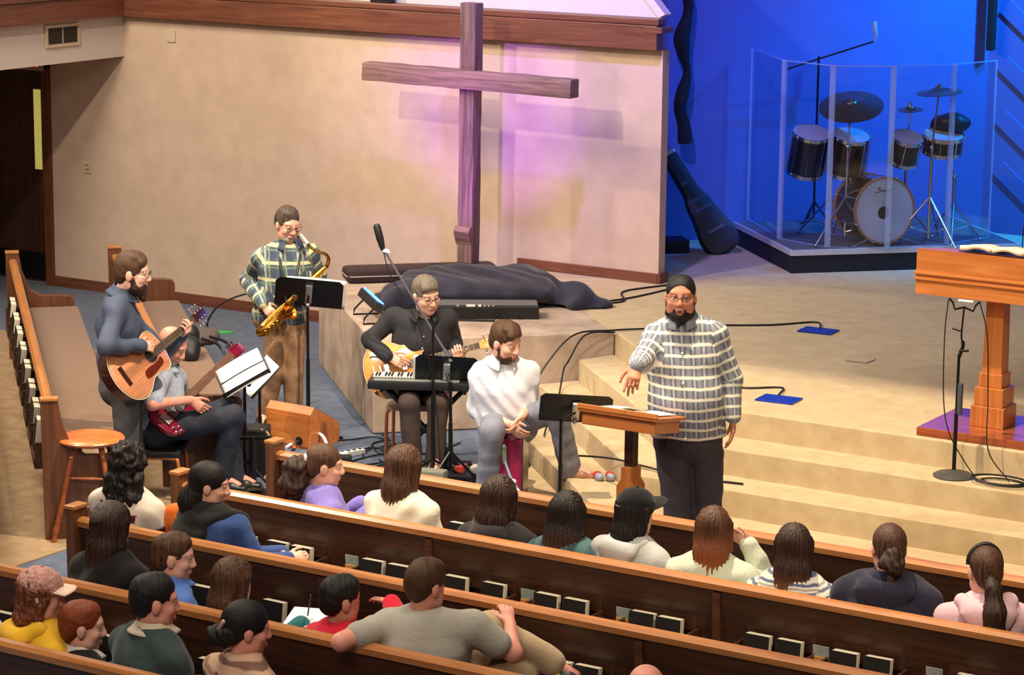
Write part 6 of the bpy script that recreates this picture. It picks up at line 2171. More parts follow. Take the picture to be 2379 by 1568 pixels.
cable('black cable dropping down the steps past the block', [(-9.45, 16.72, z), (-9.55, 16.45, 0.74), (-9.55, 16.20, 0.58), (-9.50, 16.05, 0.55), (-9.42, 15.85, 0.40), (-9.38, 15.70, 0.37), (-9.30, 15.45, 0.20)])
cable('black cables curling to the near floor box behind the speaker', [(-7.45, 15.45, z + .01), (-7.55, 15.70, z), (-7.75, 15.55, z), (-7.9, 15.60, z), (-8.1, 15.7, z), (-8.4, 16.0, z)])
cable('black cable sagging from the steps behind the lectern post', [(-8.9, 15.0, 0.2), (-8.55, 14.75, 0.30), (-8.2, 14.55, 0.37), (-7.9, 14.45, 0.38), (-7.6, 14.40, 0.37), (-7.2, 14.45, 0.37)])
cable('pair of black cables at the foot of the lectern', [(-8.35, 13.75, 0.015), (-8.2, 13.85, 0.015), (-8.0, 14.02, 0.02), (-7.85, 13.85, 0.015), (-7.6, 13.6, 0.012), (-7.3, 13.45, 0.012)])
rc = random.Random(5)
tg = MB()
for k in range(26):
    cx_, cy_ = rc.uniform(-10.9, -9.3), rc.uniform(14.2, 15.3)
    if cx_ + cy_ > 5.45 or cy_ - cx_ < 23.4 or (cy_ - cx_) > 25.9:
        continue
    a = rc.uniform(0, 6.28)
    pts = []
    for j in range(6):
        pts.append((cx_, cy_, 0.007 + 0.006 * rc.random()))
        a += rc.uniform(-1.3, 1.3)
        cx_ += 0.16 * math.cos(a)
        cy_ += 0.16 * math.sin(a)
    tg.tube(spline(pts, 6), 0.006, 5)
tag(tg.build('cable_tangle', M_CABLE, None, smooth=60), 'tangle of thin black cables over the blue carpet of the band', 'cables', None, 'stuff')
# ------------------------------------------------------------------ drum riser, shield, kit
RZ = 0.92
M_RISER = mat('riser_side', (14, 18, 34), 0.7, var=0.1)
M_RISERTOP = carpet('riser_carpet', (74, 78, 92), (56, 60, 74))
M_EDGE = mat('riser_edge', (196, 198, 206), 0.4, 0.2, var=0.05)
rs_ = thing('drum_riser', 'low dark drum riser with pale edge trim under the drum kit', 'riser', (-9.48, 19.83, STAGE_Z), math.radians(45))
MB().box((1.05, 0.80, 0.075), (2.10, 1.60, 0.15), bev=0.004).build('frame', M_RISER, rs_)
MB().box((1.05, 0.80, 0.1755), (2.08, 1.58, 0.049)).build('deck', M_RISERTOP, rs_)
for c_, s_ in (((1.05, -0.002, 0.178), (2.11, 0.018, 0.05)), ((-0.002, 0.80, 0.178), (0.018, 1.60, 0.05)), ((2.102, 0.80, 0.178), (0.018, 1.60, 0.05))):
    MB().box(c_, s_, bev=0.004).build('edge_trim', M_EDGE, rs_)

m, nt, b = nodes_of('clear_acrylic')
L_ = nt.links
tr_ = nt.nodes.new('ShaderNodeBsdfTransparent')
tr_.inputs[0].default_value = (0.93, 0.95, 0.98, 1)
gl_ = nt.nodes.new('ShaderNodeBsdfGlossy')
gl_.inputs['Roughness'].default_value = 0.06
lw = nt.nodes.new('ShaderNodeLayerWeight')
lw.inputs[0].default_value = 0.35
mr = nt.nodes.new('ShaderNodeMapRange')
mr.inputs['To Min'].default_value = 0.04
mr.inputs['To Max'].default_value = 0.35
L_.new(lw.outputs['Facing'], mr.inputs['Value'])
mx = nt.nodes.new('ShaderNodeMixShader')
L_.new(mr.outputs[0], mx.inputs[0])
L_.new(tr_.outputs[0], mx.inputs[1])
L_.new(gl_.outputs[0], mx.inputs[2])
L_.new(mx.outputs[0], nt.nodes['Material Output'].inputs[0])
M_ACRYL = m
m, nt, b = nodes_of('hinge_acrylic')
b.inputs['Base Color'].default_value = (0.42, 0.55, 0.85, 1)
b.inputs['Roughness'].default_value = 0.25
b.inputs['Alpha'].default_value = 0.35
M_HINGE = m
SP = [(-10.57, 21.15), (-9.83, 20.30), (-9.29, 20.13), (-8.85, 20.40), (-8.50, 20.88), (-8.34, 21.45)]
sh = thing('drum_shield', 'folding clear acrylic drum shield around the drum kit', 'drum shield', (-9.3, 20.6, RZ))
b0 = V(sh.location)
for i in range(5):
    a, c_ = V((*SP[i], RZ)), V((*SP[i + 1], RZ))
    d = (c_ - a)
    L0 = d.length
    M = Matrix.Translation((a + c_) / 2 - b0) @ Matrix.Rotation(math.atan2(d.y, d.x), 4, 'Z')
    o = MB().box((0, 0, 0.79), (L0 - 0.02, 0.010, 1.57), M).build('clear_panel', M_ACRYL, sh)
    for z0, z1 in ((0.004, 0.012), (1.567, 1.576)):
        MB().box((0, 0, (z0 + z1) / 2), (L0 - 0.02, 0.013, z1 - z0), M).build('panel_edge', M_HINGE, sh)
for i in range(6):
    q = MB()
    q.box((0, 0, 0.79), (0.05 if 0 < i < 5 else 0.02, 0.016, 1.575), Matrix.Translation(V((*SP[i], RZ)) - b0) @ Matrix.Rotation(YAW, 4, 'Z'), bev=0.004)
    q.build('hinge_strip', M_HINGE, sh)

M_DRUMBLK = mat('drum_black', (16, 15, 18), 0.2, var=0.1, coat=0.6)
M_HEAD = mat('drum_head', (196, 190, 196), 0.6, col2=(176, 168, 168), scale=4)
M_HOOPW = mat('hoop_maple', (170, 120, 74), 0.35, var=0.1, coat=0.4)
M_CYM = mat('cymbal_bronze', (150, 128, 96), 0.3, 0.9, var=0.1, scale=60)


def drum(label, name, c, axis, r, depth, head_m, hoop_m, lugs=8, legs=0):
    """axis points out of the visible head."""
    t = thing(name, label, 'drum', c, 0, 'drum kit')
    M = frame_z((0, 0, 0), axis, (0, 0, 1))
    MB().lathe([(r * 0.985, -depth), (r * 0.985, 0)], 36, M).build('shell', M_DRUMBLK, t, smooth=50)
    for z in (0.0, -depth):
        q = MB()
        q.lathe([(r * 0.985, z - 0.02), (r * 1.03, z - 0.02), (r * 1.03, z + 0.014), (r * 0.985, z + 0.014), (r * 0.985, z - 0.02)], 36, M, False)
        q.build('hoop', hoop_m, t, smooth=50)
    MB().lathe([(r * 0.98, 0.002), (r * 0.975, 0.008), (0.01, 0.009)], 36, M).build('drum_head', head_m, t, smooth=50)
    MB().lathe([(r * 0.98, -depth - 0.008), (0.01, -depth - 0.009)], 36, M).build('bottom_head', M_HOOPW if head_m is not M_HEAD else M_HEAD, t, smooth=50)
    for k in range(lugs):
        a = 2 * PI * (k + 0.5) / lugs
        q = MB()
        p0, p1 = M @ V((r * 1.035 * math.cos(a), r * 1.035 * math.sin(a), 0.0)), M @ V((r * 1.035 * math.cos(a), r * 1.035 * math.sin(a), -depth))
        q.rod(p0, p1, 0.005, seg=6)
        q.ball(p0, 0.013, seg=8)
        q.ball(p1, 0.012, seg=8)
        q.build('tension_rod', M_CHROME, t, smooth=60)
    return t, M


bd, Mb_ = drum('bass drum with pale head and script lettering at the front of the kit', 'bass_drum', (-8.93, 20.50, 1.235), (0.80, -0.60, 0.04), 0.285, 0.38, M_HEAD, M_HOOPW)
MB().lathe([(0.055, 0.0095), (0.055, 0.0105)], 28, Mb_ @ Matrix.Translation((-0.02, 0.015, 0))).build('port_hole', M_DARK, bd)
sc = MB()
Ms = frame_z(Mb_ @ V((0, 0, 0.011)), (0.80, -0.60, 0.04), (0.60, 0.80, 0))
Ms = Ms @ Matrix.Translation((0.0, 0.165, 0))
for wv in ([(-0.05, 0.03), (-0.065, 0.034), (-0.07, 0.026), (-0.05, 0.014), (-0.045, 0.004), (-0.07, -0.004), (-0.095, -0.004), (-0.10, 0.0)],
           [(-0.045, 0.004), (-0.03, 0.010), (-0.02, 0.002), (-0.012, 0.010), (0.0, 0.003), (0.012, 0.011), (0.022, 0.004), (0.035, 0.011), (0.045, 0.004), (0.06, 0.012), (0.08, 0.020)]):
    sc.tube(spline([Ms @ V((x, y, 0)) for x, y in wv], 5), 0.0028, 5)
sc.build('script_lettering', M_BLACK, bd, smooth=60)
for sx_ in (-1, 1):
    q = MB()
    q.rod(Mb_ @ V((-0.10, sx_ * 0.285, -0.05)), V((0.02 + sx_ * 0.34 * 0.6, -0.02 + sx_ * 0.34 * 0.8, -0.305)), 0.009)
    q.build('spur', M_CHROME, bd, smooth=50)
drum('left black tom of the kit with bright lugs', 'tom_drum', (-9.61, 20.42, 1.86), (0.25, -0.22, 0.95), 0.165, 0.36, M_HEAD, M_CHROME, 8)
drum('second black tom of the kit beside the crash stand', 'tom_drum', (-9.32, 20.62, 1.84), (0.22, -0.20, 0.95), 0.165, 0.34, M_HEAD, M_CHROME, 8)
drum('small mounted tom above the bass drum', 'tom_drum', (-8.86, 20.78, 1.84), (0.30, -0.25, 0.92), 0.135, 0.22, M_HEAD, M_CHROME, 6)
drum('shallow snare drum at the right of the kit', 'snare_drum', (-8.62, 21.00, 1.86), (0.15, -0.18, 0.97), 0.175, 0.14, M_HEAD, M_CHROME, 8)


def cymbal(label, c, axis, r, group='cymbals'):
    t = thing('cymbal', label, 'cymbal', c, 0, group)
    M = frame_z((0, 0, 0), axis)
    MB().lathe([(r, -0.030 * r / 0.25), (r * 0.6, -0.010), (r * 0.22, 0.004), (r * 0.18, 0.022), (r * 0.08, 0.034), (0.008, 0.036), (0.008, 0.030), (r * 0.08, 0.028), (r * 0.6, -0.014), (r, -0.034 * r / 0.25)], 40, M).build('disc', M_CYM, t, smooth=50)
    MB().lathe([(0.007, 0.03), (0.012, 0.04), (0.012, 0.055), (0.004, 0.06)], 10, M).build('wing_nut', M_CHROME, t, smooth=50)
    return t


def cym_stand(label, base, top, h_leg=0.36, r_leg=0.32, a0=0.4):
    t = thing('cymbal_stand', label, 'stand', base, 0, 'drum hardware stands')
    b = V(base)
    q = MB()
    tp = V(top) - b
    q.rod((0, 0, 0.06), (0, 0, min(tp.z - 0.2, 0.85)), 0.014)
    q.rod((0, 0, min(tp.z - 0.2, 0.85)), tp, 0.009)
    q.ball((0, 0, min(tp.z - 0.2, 0.85)), 0.024, seg=8)
    q.build('pole', M_CHROME, t, smooth=50)
    for k in range(3):
        a = a0 + k * 2 * PI / 3
        q = MB()
        q.rod((0, 0, h_leg), (r_leg * math.cos(a), r_leg * math.sin(a), 0.02), 0.010)
        q.rod((0, 0, 0.10), (r_leg * 0.62 * math.cos(a), r_leg * 0.62 * math.sin(a), 0.02 + (h_leg - 0.02) * 0.38), 0.007)
        q.ball((r_leg * math.cos(a), r_leg * math.sin(a), 0.016), 0.016, seg=8)
        q.build('leg', M_CHROME, t, smooth=50)
    return t


cymbal('large crash cymbal tilted at the left of the kit', (-9.28, 20.50, 2.14), (0.10, -0.38, 0.92), 0.28)
cym_stand('chrome stand holding the large crash cymbal', (-9.27, 20.44, RZ), (-9.28, 20.50, 2.13), 0.42, 0.36, 0.2)
cymbal('high ride cymbal at the right of the kit', (-8.62, 20.86, 2.27), (-0.05, -0.10, 0.99), 0.20)
cym_stand('chrome stand holding the high ride cymbal', (-8.64, 20.80, RZ), (-8.62, 20.86, 2.26), 0.42, 0.34, -0.4)
cymbal('small splash cymbal over the middle of the kit', (-8.92, 20.95, 2.08), (0.0, -0.15, 0.98), 0.11)
cym_stand('chrome stand behind the left black toms', (-9.55, 20.72, RZ), (-9.50, 20.70, 1.55), 0.34, 0.30, 1.0)
cym_stand('chrome stand under the shallow snare drum', (-8.52, 21.05, RZ), (-8.60, 21.0, 1.70), 0.34, 0.28, 0.9)
cym_stand('chrome stand under the small splash cymbal', (-8.95, 20.98, RZ), (-8.92, 20.95, 2.07), 0.34, 0.26, 0.7)
nb = A3(-8.60, 21.12, 1.92)
tag(blob('folded_black_cloth', [E(nb + A3(0, 0, .04), (0.17, 0.12, 0.09), None, 0.04), E(nb + A3(-0.10, 0.02, 0.0), (0.09, 0.09, 0.05), None, 0.04)], 0.012, M_BLACK, None, disp=ripple(0.010, (26, 40), 3)), 'black cloth bundle behind the shallow snare drum', 'cloth')
# tall boom behind the kit
bm = thing('overhead_microphone_stand', 'tall boom microphone stand behind the drum shield', 'microphone stand', (-10.0, 21.35, RZ))
q = MB()
q.rod((0, 0, 0.02), (0, 0, 1.52), 0.011)
q.build('pole', M_BLACKM, bm, smooth=50)
q = MB()
tripod(q, None, 0.2, 0.18, 0.009)
q.build('tripod_base', M_BLACKM, bm, smooth=50)
q = MB()
q.rod((-0.25, -0.15, 1.40), (0.42, 0.26, 1.66), 0.008)
q.build('boom_arm', M_BLACKM, bm, smooth=50)
q = MB()
q.tube([V((0.42, 0.26, 1.66)), V((0.44, 0.26, 1.72)), V((0.43, 0.25, 1.78)), V((0.425, 0.25, 1.84))], [0.010, 0.018, 0.024, 0.022], 10)
q.build('microphone', mat('mic_silver', (170, 190, 220), 0.4, 0.4), bm, smooth=50)
# leaning black case at the wall end
lcz = thing('leaning_instrument_case', 'black instrument case with steel catches leaning at the wall end', 'case', (-10.50, 20.38, STAGE_Z))
p0, p1 = V((0.04, 0.04, 0.10)), V((-0.42, -0.06, 0.86))
ax_ = (p1 - p0)
Mc_ = frame_z(p0, V((0.5, -0.6, 0.35)), ax_)
Lc = ax_.length
out = closed_spline([(-0.10, 0), (-0.08, 0.13), (0.05, 0.17), (0.18, 0.15), (0.30, 0.125), (0.42, 0.11), (0.55, 0.075), (Lc, 0.065), (Lc + 0.05, 0.0), (Lc, -0.065), (0.55, -0.075), (0.42, -0.11), (0.30, -0.125), (0.18, -0.15), (0.05, -0.17), (-0.08, -0.13)], 4)
MB().prism(out, -0.06, 0.06, Mc_, bev=0.015).build('shell', M_BLACK, lcz, smooth=50)
for x in (0.12, 0.34, 0.44, 0.62):
    MB().box((x, 0.0, 0.062), (0.03, 0.16 if x < 0.5 else 0.12, 0.006), Mc_, bev=0.002).build('catch', mat('catch_grey', (80, 86, 104), 0.35, 0.6), lcz)
MB().box((Lc + 0.035, 0.0, 0.0), (0.035, 0.11, 0.125), Mc_, bev=0.008).build('end_cap', M_STEEL, lcz)
gr_ = thing('stage_gear_box', 'low dark equipment box on the floor behind the wall end', 'equipment box', (-10.95, 20.15, STAGE_Z), math.radians(45))
MB().box((0, 0, 0.06), (0.5, 0.25, 0.12), bev=0.01).build('shell', M_BLACK, gr_)
MB().box((0, -0.127, 0.08), (0.2, 0.006, 0.02)).build('handle', M_BLACKM, gr_)
# ------------------------------------------------------------------ people in the pews
LOOK = A3(-6.95, 13.3, 1.5)
M_COLORS = {}


def cloth(name, col, fold=0.25, var=0.10, scale=14, col2=None):
    return mat('cloth_' + name, col, 0.88, var=var, scale=scale, bump=fold, bscale=60, spec=0.15, col2=col2, sheen=0.15)


def sitter(label, X, z, row, skin_m, top, s=1.0, phi=None, lean=0.0, sleeve=1.0, girth=1.0, hands=None, wide=0.172, shirt='shirt', pants=None,
           pitch=-0.12, arms=None, face=False, turn=0.45, top_fold=(0.008, (30, 40, 52)), seed=1, legs=None, g_top=0.020, hs=1.0, dx=0.0, roll=0.0, arml='lr'):
    by = PY[row]
    hc = A3(X, by + 0.25 + lean, z)
    if phi is None:
        phi = math.atan2(LOOK[0] - X, LOOK[1] - hc[1])
    else:
        phi = math.radians(phi)
    f = A3(math.sin(phi), math.cos(phi), pitch)
    fb = A3(math.sin(phi * turn), math.cos(phi * turn), 0)
    rt = A3(fb[1], -fb[0], 0)
    hd = Head(hc, f, A3(0, 0, 1) + rt * roll, hs * (0.94 + 0.06 * s) if s < 1 else hs)
    neck = hc - A3(0, 0, 0.175 * (0.75 + 0.25 * s)) - fb * 0.025 + rt * dx
    pel = A3(X + dx, by + 0.245, 0.53)
    w_ = wide * s
    J = dict(head=hd, neck=neck, pel=pel, sl=neck - rt * w_ - A3(0, 0, 0.055 * s), sr=neck + rt * w_ - A3(0, 0, 0.055 * s), bf=fb, s=s)
    for k, sg in (('l', -1), ('r', 1)):
        e = J['s' + k] + rt * sg * 0.045 * s + fb * 0.05 * s - A3(0, 0, 0.25 * s)
        J['e' + k] = e
        J['w' + k] = e + fb * 0.20 * s - rt * sg * 0.09 * s - A3(0, 0, 0.03)
        h_ = pel + rt * sg * 0.085 * s
        J['h' + k] = h_
        J['k' + k] = h_ + A3(sg * 0.03, 0.42 * s, -0.01)
        J['a' + k] = h_ + A3(sg * 0.03, 0.44 * s, 0) * 1.0 - A3(0, 0, 0.43)
        J['f' + k] = A3(0, 1, 0)
    if arms:
        J.update({k: A3(*v) for k, v in arms.items()})
    if legs:
        J.update({k: A3(*v) for k, v in legs.items()})
    hp = []
    for k, sg in (('l', 1), ('r', -1)):
        if k not in arml:
            continue
        if hands and k in hands:
            d, n, cu = hands[k]
        else:
            d, n, cu = nrm(J['w' + k] - J['e' + k]) + fb * 0.3, A3(0, 0, -1), 0.5
        hp.append(hand(J['w' + k], d, n, -sg, 0.92 * s, curl=cu))
    vis = bool(hands)
    par, b = build_person(label, J, skin_m, top, pants or MATS.get('trousers_navy'), M_SHOE_BLACK, base=(X, by + 0.25, 0), fine=0.007 if vis else 0.0085, coarse=0.0095,
                          sleeve=sleeve, girth=girth, hem=0.45, face=face, hands=hp, g_top=g_top, top_name=shirt, top_fold=top_fold, seed=seed, neck_r=0.048 if s >= 1 else 0.042)
    if face:
        hd.face_parts(par, b, H_DARK, lips=True)
    return par, b, J, hd, fb, rt


def hood(par, b, J, fb, rt, m, s=1.0, up=0.0, w=0.15):
    n = J['neck']
    P = [T(n - rt * w * 0.55 - fb * 0.02 + A3(0, 0, 0.035), n - rt * w * 0.2 - fb * 0.105 + A3(0, 0, 0.0), 0.05, 0.042, 0.055, 0.05, fb, 0.05),
         T(n + rt * w * 0.55 - fb * 0.02 + A3(0, 0, 0.035), n + rt * w * 0.2 - fb * 0.105 + A3(0, 0, 0.0), 0.05, 0.042, 0.055, 0.05, fb, 0.05),
         T(n - fb * 0.115 + A3(0, 0, 0.0), n - fb * 0.135 - A3(0, 0, 0.12), w * 0.72, 0.045, w * 0.28, 0.03, rt, 0.06),
         E(n - fb * 0.055 + A3(0, 0, 0.10), (0.075, 0.075, 0.06), None, 0.03, -1)]
    blob('hood', P, 0.009, m, par, disp=ripple(0.008, (36, 50), 5), base=b)


def tail(par, b, pts, radii, m, name='ponytail', curly=False, amp=0.004, k=0.03, seed=0):
    P = [C(pts[i], pts[i + 1], radii[i], radii[i + 1], k) for i in range(len(pts) - 1)]
    c = np.mean(pts, 0)
    return blob(name, P, 0.0075, m, par, disp=curls(amp * 2.2, 70, seed) if curly else strands(c, A3(0, 0, 1), amp, 17, 33, seed=seed), base=b)


def shell(hd, par, b, m, back=1.0, amp=0.0014, name='hair', seed=0, nape=-0.085, vol=1.0):
    """Hair pulled smooth over the skull."""
    P = [hd.e((0, -0.014, 0.038), (0.080 * vol, 0.100 * vol, 0.088 * vol), 0.02), hd.e((0, -0.060, -0.020), (0.062 * vol, 0.048 * back, 0.060), 0.03),
         hd.e((0, 0.122, -0.045), (0.085, 0.080, 0.102), 0.012, -1), hd.e((0.085, 0.004, -0.026), (0.020, 0.026, 0.040), 0.006, -1), hd.e((-0.085, 0.004, -0.026), (0.020, 0.026, 0.040), 0.006, -1)]
    return blob(name, P, 0.006, m, par, cuts=[(hd.p(0, 0, nape), -hd.z + 0.3 * hd.y)], disp=strands(hd.p(0, 0.05, 0.0), hd.y + 0.3 * hd.z, amp, 67, 103, seed=seed), base=b)


UPZ = A3(0, 0, 1)
# ---- front row
M_PURP = cloth('purple_knit', (126, 114, 186), var=0.16, scale=60)
par, b, J, hd, fb, rt = sitter('woman in a purple top with a curly ponytail and white hair tie', -8.21, 1.020, 1, SK_FAIR, M_PURP, phi=52, turn=0.7, face=True,
                               arms=dict(wr=(-8.04, 11.48, 0.75), wl=(-8.14, 11.54, 0.75), er=(-8.02, 11.26, 0.68)), hands=dict(r=(A3(0.45, 0.5, -0.2), A3(-0.5, 0.4, -0.3), 0.8), l=(A3(0.8, 0.1, -0.2), A3(0.1, -0.8, -0.3), 0.8)), seed=31)
shell(hd, par, b, H_BROWN, seed=2)
p0 = hd.p(0, -0.105, 0.015)
blob('hair_tie', [T(p0 - hd.z * 0.015, p0 + hd.z * 0.03, 0.034, 0.016, 0.034, 0.016, hd.x, 0.01)], 0.006, M_WHITE, par, base=b)
tail(par, b, [p0 - hd.y * 0.02, p0 - hd.y * 0.055 - UPZ * 0.05, p0 - hd.y * 0.07 - UPZ * 0.14, p0 - hd.y * 0.06 - UPZ * 0.22], [0.035, 0.065, 0.075, 0.045], H_DARK, curly=True, amp=0.006)

M_CREAM = cloth('cream_knit', (228, 218, 196), var=0.05, scale=50)
par, b, J, hd, fb, rt = sitter('woman in a cream sweater with long straight brown hair', -7.67, 1.085, 1, SK_FAIR, M_CREAM, phi=12, hs=1.02, seed=32, girth=1.04)
long_hair(hd, par, b, H_BROWN, 0.46, 0.086, 0.085, 0.034, back=0.10, amp=0.005, seed=3)
M_HOODBLK = cloth('black_fleece', (34, 32, 34), var=0.12)
par, b, J, hd, fb, rt = sitter('woman in a black hooded top with layered brown hair', -7.06, 1.005, 1, SK_FAIR, M_HOODBLK, phi=2, seed=33)
hood(par, b, J, fb, rt, M_HOODBLK)
long_hair(hd, par, b, H_DARK, 0.36, 0.088, 0.115, 0.034, back=0.12, amp=0.007, seed=5)
M_TEAL = stripes('teal_check', (72, 104, 106), [(0, 0.09, 0, 0.02, (50, 70, 78), 0.8), (2, 0.09, 0, 0.02, (54, 76, 84), 0.8)], wob=0.01)
par, b, J, hd, fb, rt = sitter('woman in a teal checked shirt with wavy black hair', -6.64, 0.980, 1, SK_FAIR, M_TEAL, phi=-6, seed=34, wide=0.165)
long_hair(hd, par, b, hair_ombre('hair_ombre_black', (20, 15, 14), (40, 30, 27), (96, 66, 50), 0.93, 0.82), 0.36, 0.088, 0.12, 0.036, back=0.10, amp=0.007, seed=7, shift=(-0.03, 0))

M_GREYHOOD = cloth('grey_fleece', (178, 180, 178), var=0.04)
par, b, J, hd, fb, rt = sitter('person in a grey hooded top and a black cap', -6.23, 1.050, 1, SK_FAIR, M_GREYHOOD, phi=34, seed=35, wide=0.19, girth=1.1)
hood(par, b, J, fb, rt, M_GREYHOOD, w=0.17)
long_hair(hd, par, b, H_BLACK, 0.20, 0.084, 0.075, 0.045, back=0.03, amp=0.005, seed=8)


def cap(hd, par, b, m, brim_m=None, tilt=0.0, name='cap', strip=None, lace=None):
    P = [hd.e((0, -0.010, 0.052), (0.090, 0.108, 0.088), 0.01)]
    o = blob(name, P, 0.006, m, par, cuts=[(hd.p(0, 0, 0.028), -hd.z - 0.25 * hd.y)], base=b, disp=lace)
    q = MB()
    q.grid(lambda u, v: V(hd.p(0.078 * math.sin((u - .5) * 2.5) * (1 + 0.12 * v), 0.082 * math.cos((u - .5) * 1.7) + 0.078 * v * math.cos((u - .5) * 1.5), 0.058 - 0.016 * v - 0.022 * (2 * (u - .5)) ** 2 + tilt * v) - b), 16, 6)
    q.build('brim', brim_m or m, o, smooth=60, solid=0.005)
    MB().ball(V(hd.p(0, -0.010, 0.140) - b), 0.009, seg=8).build('button', m, o, smooth=60)
    if strip:
        q = MB()
        q.grid(lambda u, v: V(hd.p(0.030 * (u - .5) * 2, -0.1165 + 0.006 * (2 * (u - .5)) ** 2, 0.034 + 0.010 * v) - b), 10, 3)
        q.build('back_strip', strip, o, smooth=60, solid=0.002)
    return o


cap(hd, par, b, cloth('cap_black', (26, 26, 28)), tilt=0.045, strip=M_WHITE)

M_SAGE = cloth('sage_knit', (200, 208, 186), var=0.04, scale=50)
par, b, J, hd, fb, rt = sitter('woman in a pale sage sweater resting her cheek on her hand', -5.78, 1.030, 1, SK_FAIR, M_SAGE, phi=-18, seed=36,
                               arms=dict(er=(-5.53, 11.44, 0.74), wr=(-5.645, 11.42, 0.93)), hands=dict(r=(A3(-0.75, 0.05, 0.5), A3(-0.4, -0.6, 0.2), 0.5)))
long_hair(hd, par, b, hair_ombre('hair_ombre_auburn', (58, 36, 26), (104, 70, 50), (156, 84, 46), 1.06, 0.90), 0.37, 0.084, 0.090, 0.050, back=0.09, amp=0.005, seed=9)
M_STRIPE = stripes('striped_knit', (222, 216, 204), [(2, 0.075, 0.0, 0.006, (80, 92, 130), 0.9), (2, 0.075, 0.02, 0.005, (150, 140, 130), 0.8), (2, 0.15, 0.04, 0.006, (60, 76, 130), 0.9)], wob=0.02)
par, b, J, hd, fb, rt = sitter('woman in a striped pale top with long dark hair', -5.33, 1.010, 1, SK_FAIR, M_STRIPE, phi=-24, seed=37, wide=0.165)
long_hair(hd, par, b, hair_ombre('hair_ombre_brown', (34, 22, 20), (70, 48, 42), (136, 88, 64), 0.93, 0.80), 0.36, 0.085, 0.10, 0.036, back=0.09, amp=0.006, seed=10, shift=(-0.03, 0))
mj = tag(blob('mint_jacket', [E(A3(-5.02, 11.22, 0.62), (0.13, 0.12, 0.24), None, 0.04)], 0.012, cloth('mint', (186, 214, 180)), None, cuts=[(A3(0, 0, 0.47), A3(0, 0, -1))], disp=ripple(0.012, (20, 32), 2)),
         'pale mint jacket propped on the front pew seat', 'jacket')
M_NAVYHOOD = cloth('navy_fleece', (44, 44, 62), var=0.1)
par, b, J, hd, fb, rt = sitter('woman in a navy hooded top with a loose low bun', -4.82, 1.090, 1, SK_FAIR, M_NAVYHOOD, phi=-34, seed=38, wide=0.20, girth=1.18)
hood(par, b, J, fb, rt, M_NAVYHOOD, w=0.20)
shell(hd, par, b, H_BROWN, seed=12, vol=1.04)
p0 = hd.p(0, -0.10, -0.015)
tail(par, b, [p0, p0 - hd.y * 0.03 - UPZ * 0.03, p0 - hd.y * 0.015 - UPZ * 0.07 + hd.x * 0.02], [0.05, 0.055, 0.03], H_DARK, 'bun', True, 0.006)
tail(par, b, [p0 - UPZ * 0.06, p0 - UPZ * 0.12 - hd.y * 0.02, p0 - UPZ * 0.17 - hd.x * 0.03 - hd.y * 0.03], [0.03, 0.018, 0.008], H_BROWN, 'loose_strand', False, 0.003)
M_PINK = cloth('pink_fleece', (224, 188, 198), var=0.04)
par, b, J, hd, fb, rt = sitter('girl in a pink hooded top with a long dark ponytail and headband', -4.32, 1.060, 1, SK_FAIR, M_PINK, phi=-36, turn=0.9, seed=39, s=0.95)
hood(par, b, J, fb, rt, M_PINK, w=0.19)
shell(hd, par, b, H_BROWN, amp=0.002, seed=14)
q = MB()
q.tube([V(hd.p(0.083 * math.cos(a), 0.018, 0.040 + 0.092 * math.sin(a)) - b) for a in np.linspace(-0.1, PI + 0.1, 16)], 0.009, 6)
q.build('headband', M_BLACK, par, smooth=60)
p0 = hd.p(0, -0.108, -0.01)
tail(par, b, [p0 + hd.y * .02, p0 - hd.y * 0.05 - UPZ * 0.05, p0 - hd.y * 0.09 - UPZ * 0.16, p0 - hd.y * 0.085 - UPZ * 0.27, p0 - hd.y * 0.06 - UPZ * 0.33], [0.026, 0.034, 0.050, 0.052, 0.03], H_DARK, 'ponytail', False, 0.004)
par, b, J, hd, fb, rt = sitter('dark haired person at the right edge of the front pew', -3.86, 0.960, 1, SK_FAIR, M_HOODBLK, phi=-40, seed=40, s=0.9)
long_hair(hd, par, b, H_DARK, 0.30, 0.086, 0.10, 0.04, back=0.10, seed=15)

# ---- second row
M_WMAROON = stripes('white_maroon_knit', (226, 216, 200), [(2, 2.0, 0.335, 0.022, (84, 22, 36), 1.0), (2, 2.0, -0.11, 0.03, (84, 22, 36), 1.0)], wob=0.01)
par, b, J, hd, fb, rt = sitter('woman with long curly black hair in a white sweater with a maroon band', -8.87, 1.120, 2, SK_MID, M_WMAROON, phi=8, seed=41, wide=0.175)
long_hair(hd, par, b, H_BLACK, 0.42, 0.098, 0.125, 0.055, back=0.10, amp=0.008, curly=True, seed=16)
tail(par, b, [hd.p(0.085, -0.02, -0.06), hd.p(0.10, -0.04, -0.16), hd.p(0.10, -0.05, -0.25)], [0.04, 0.05, 0.028], H_BLACK, 'side_curls', True, 0.006)
M_VEST = cloth('quilted_black', (32, 34, 34), var=0.15, scale=20)
M_BLUESLV = cloth('blue_sleeve', (54, 76, 130), var=0.08)
par, b, J, hd, fb, rt = sitter('woman in a black quilted vest over blue sleeves, hands clasped', -8.32, 1.085, 2, SK_FAIR, M_BLUESLV, phi=58, turn=0.55, face=True, seed=42, shirt='blouse',
                               arms=dict(sr=(-8.16, 10.41, 0.88), er=(-8.06, 10.45, 0.68), wr=(-7.98, 10.62, 0.68), wl=(-8.06, 10.68, 0.68)), hands=dict(r=(A3(0.5, 0.6, 0.1), A3(-0.4, 0.3, -0.5), 0.7), l=(A3(0.75, -0.05, 0.05), A3(0, -0.5, -0.6), 0.7)))


def quilt(v, nn):
    return 0.010 * np.abs(np.sin((v[:, 2] - 0.5) * 40)) - 0.004


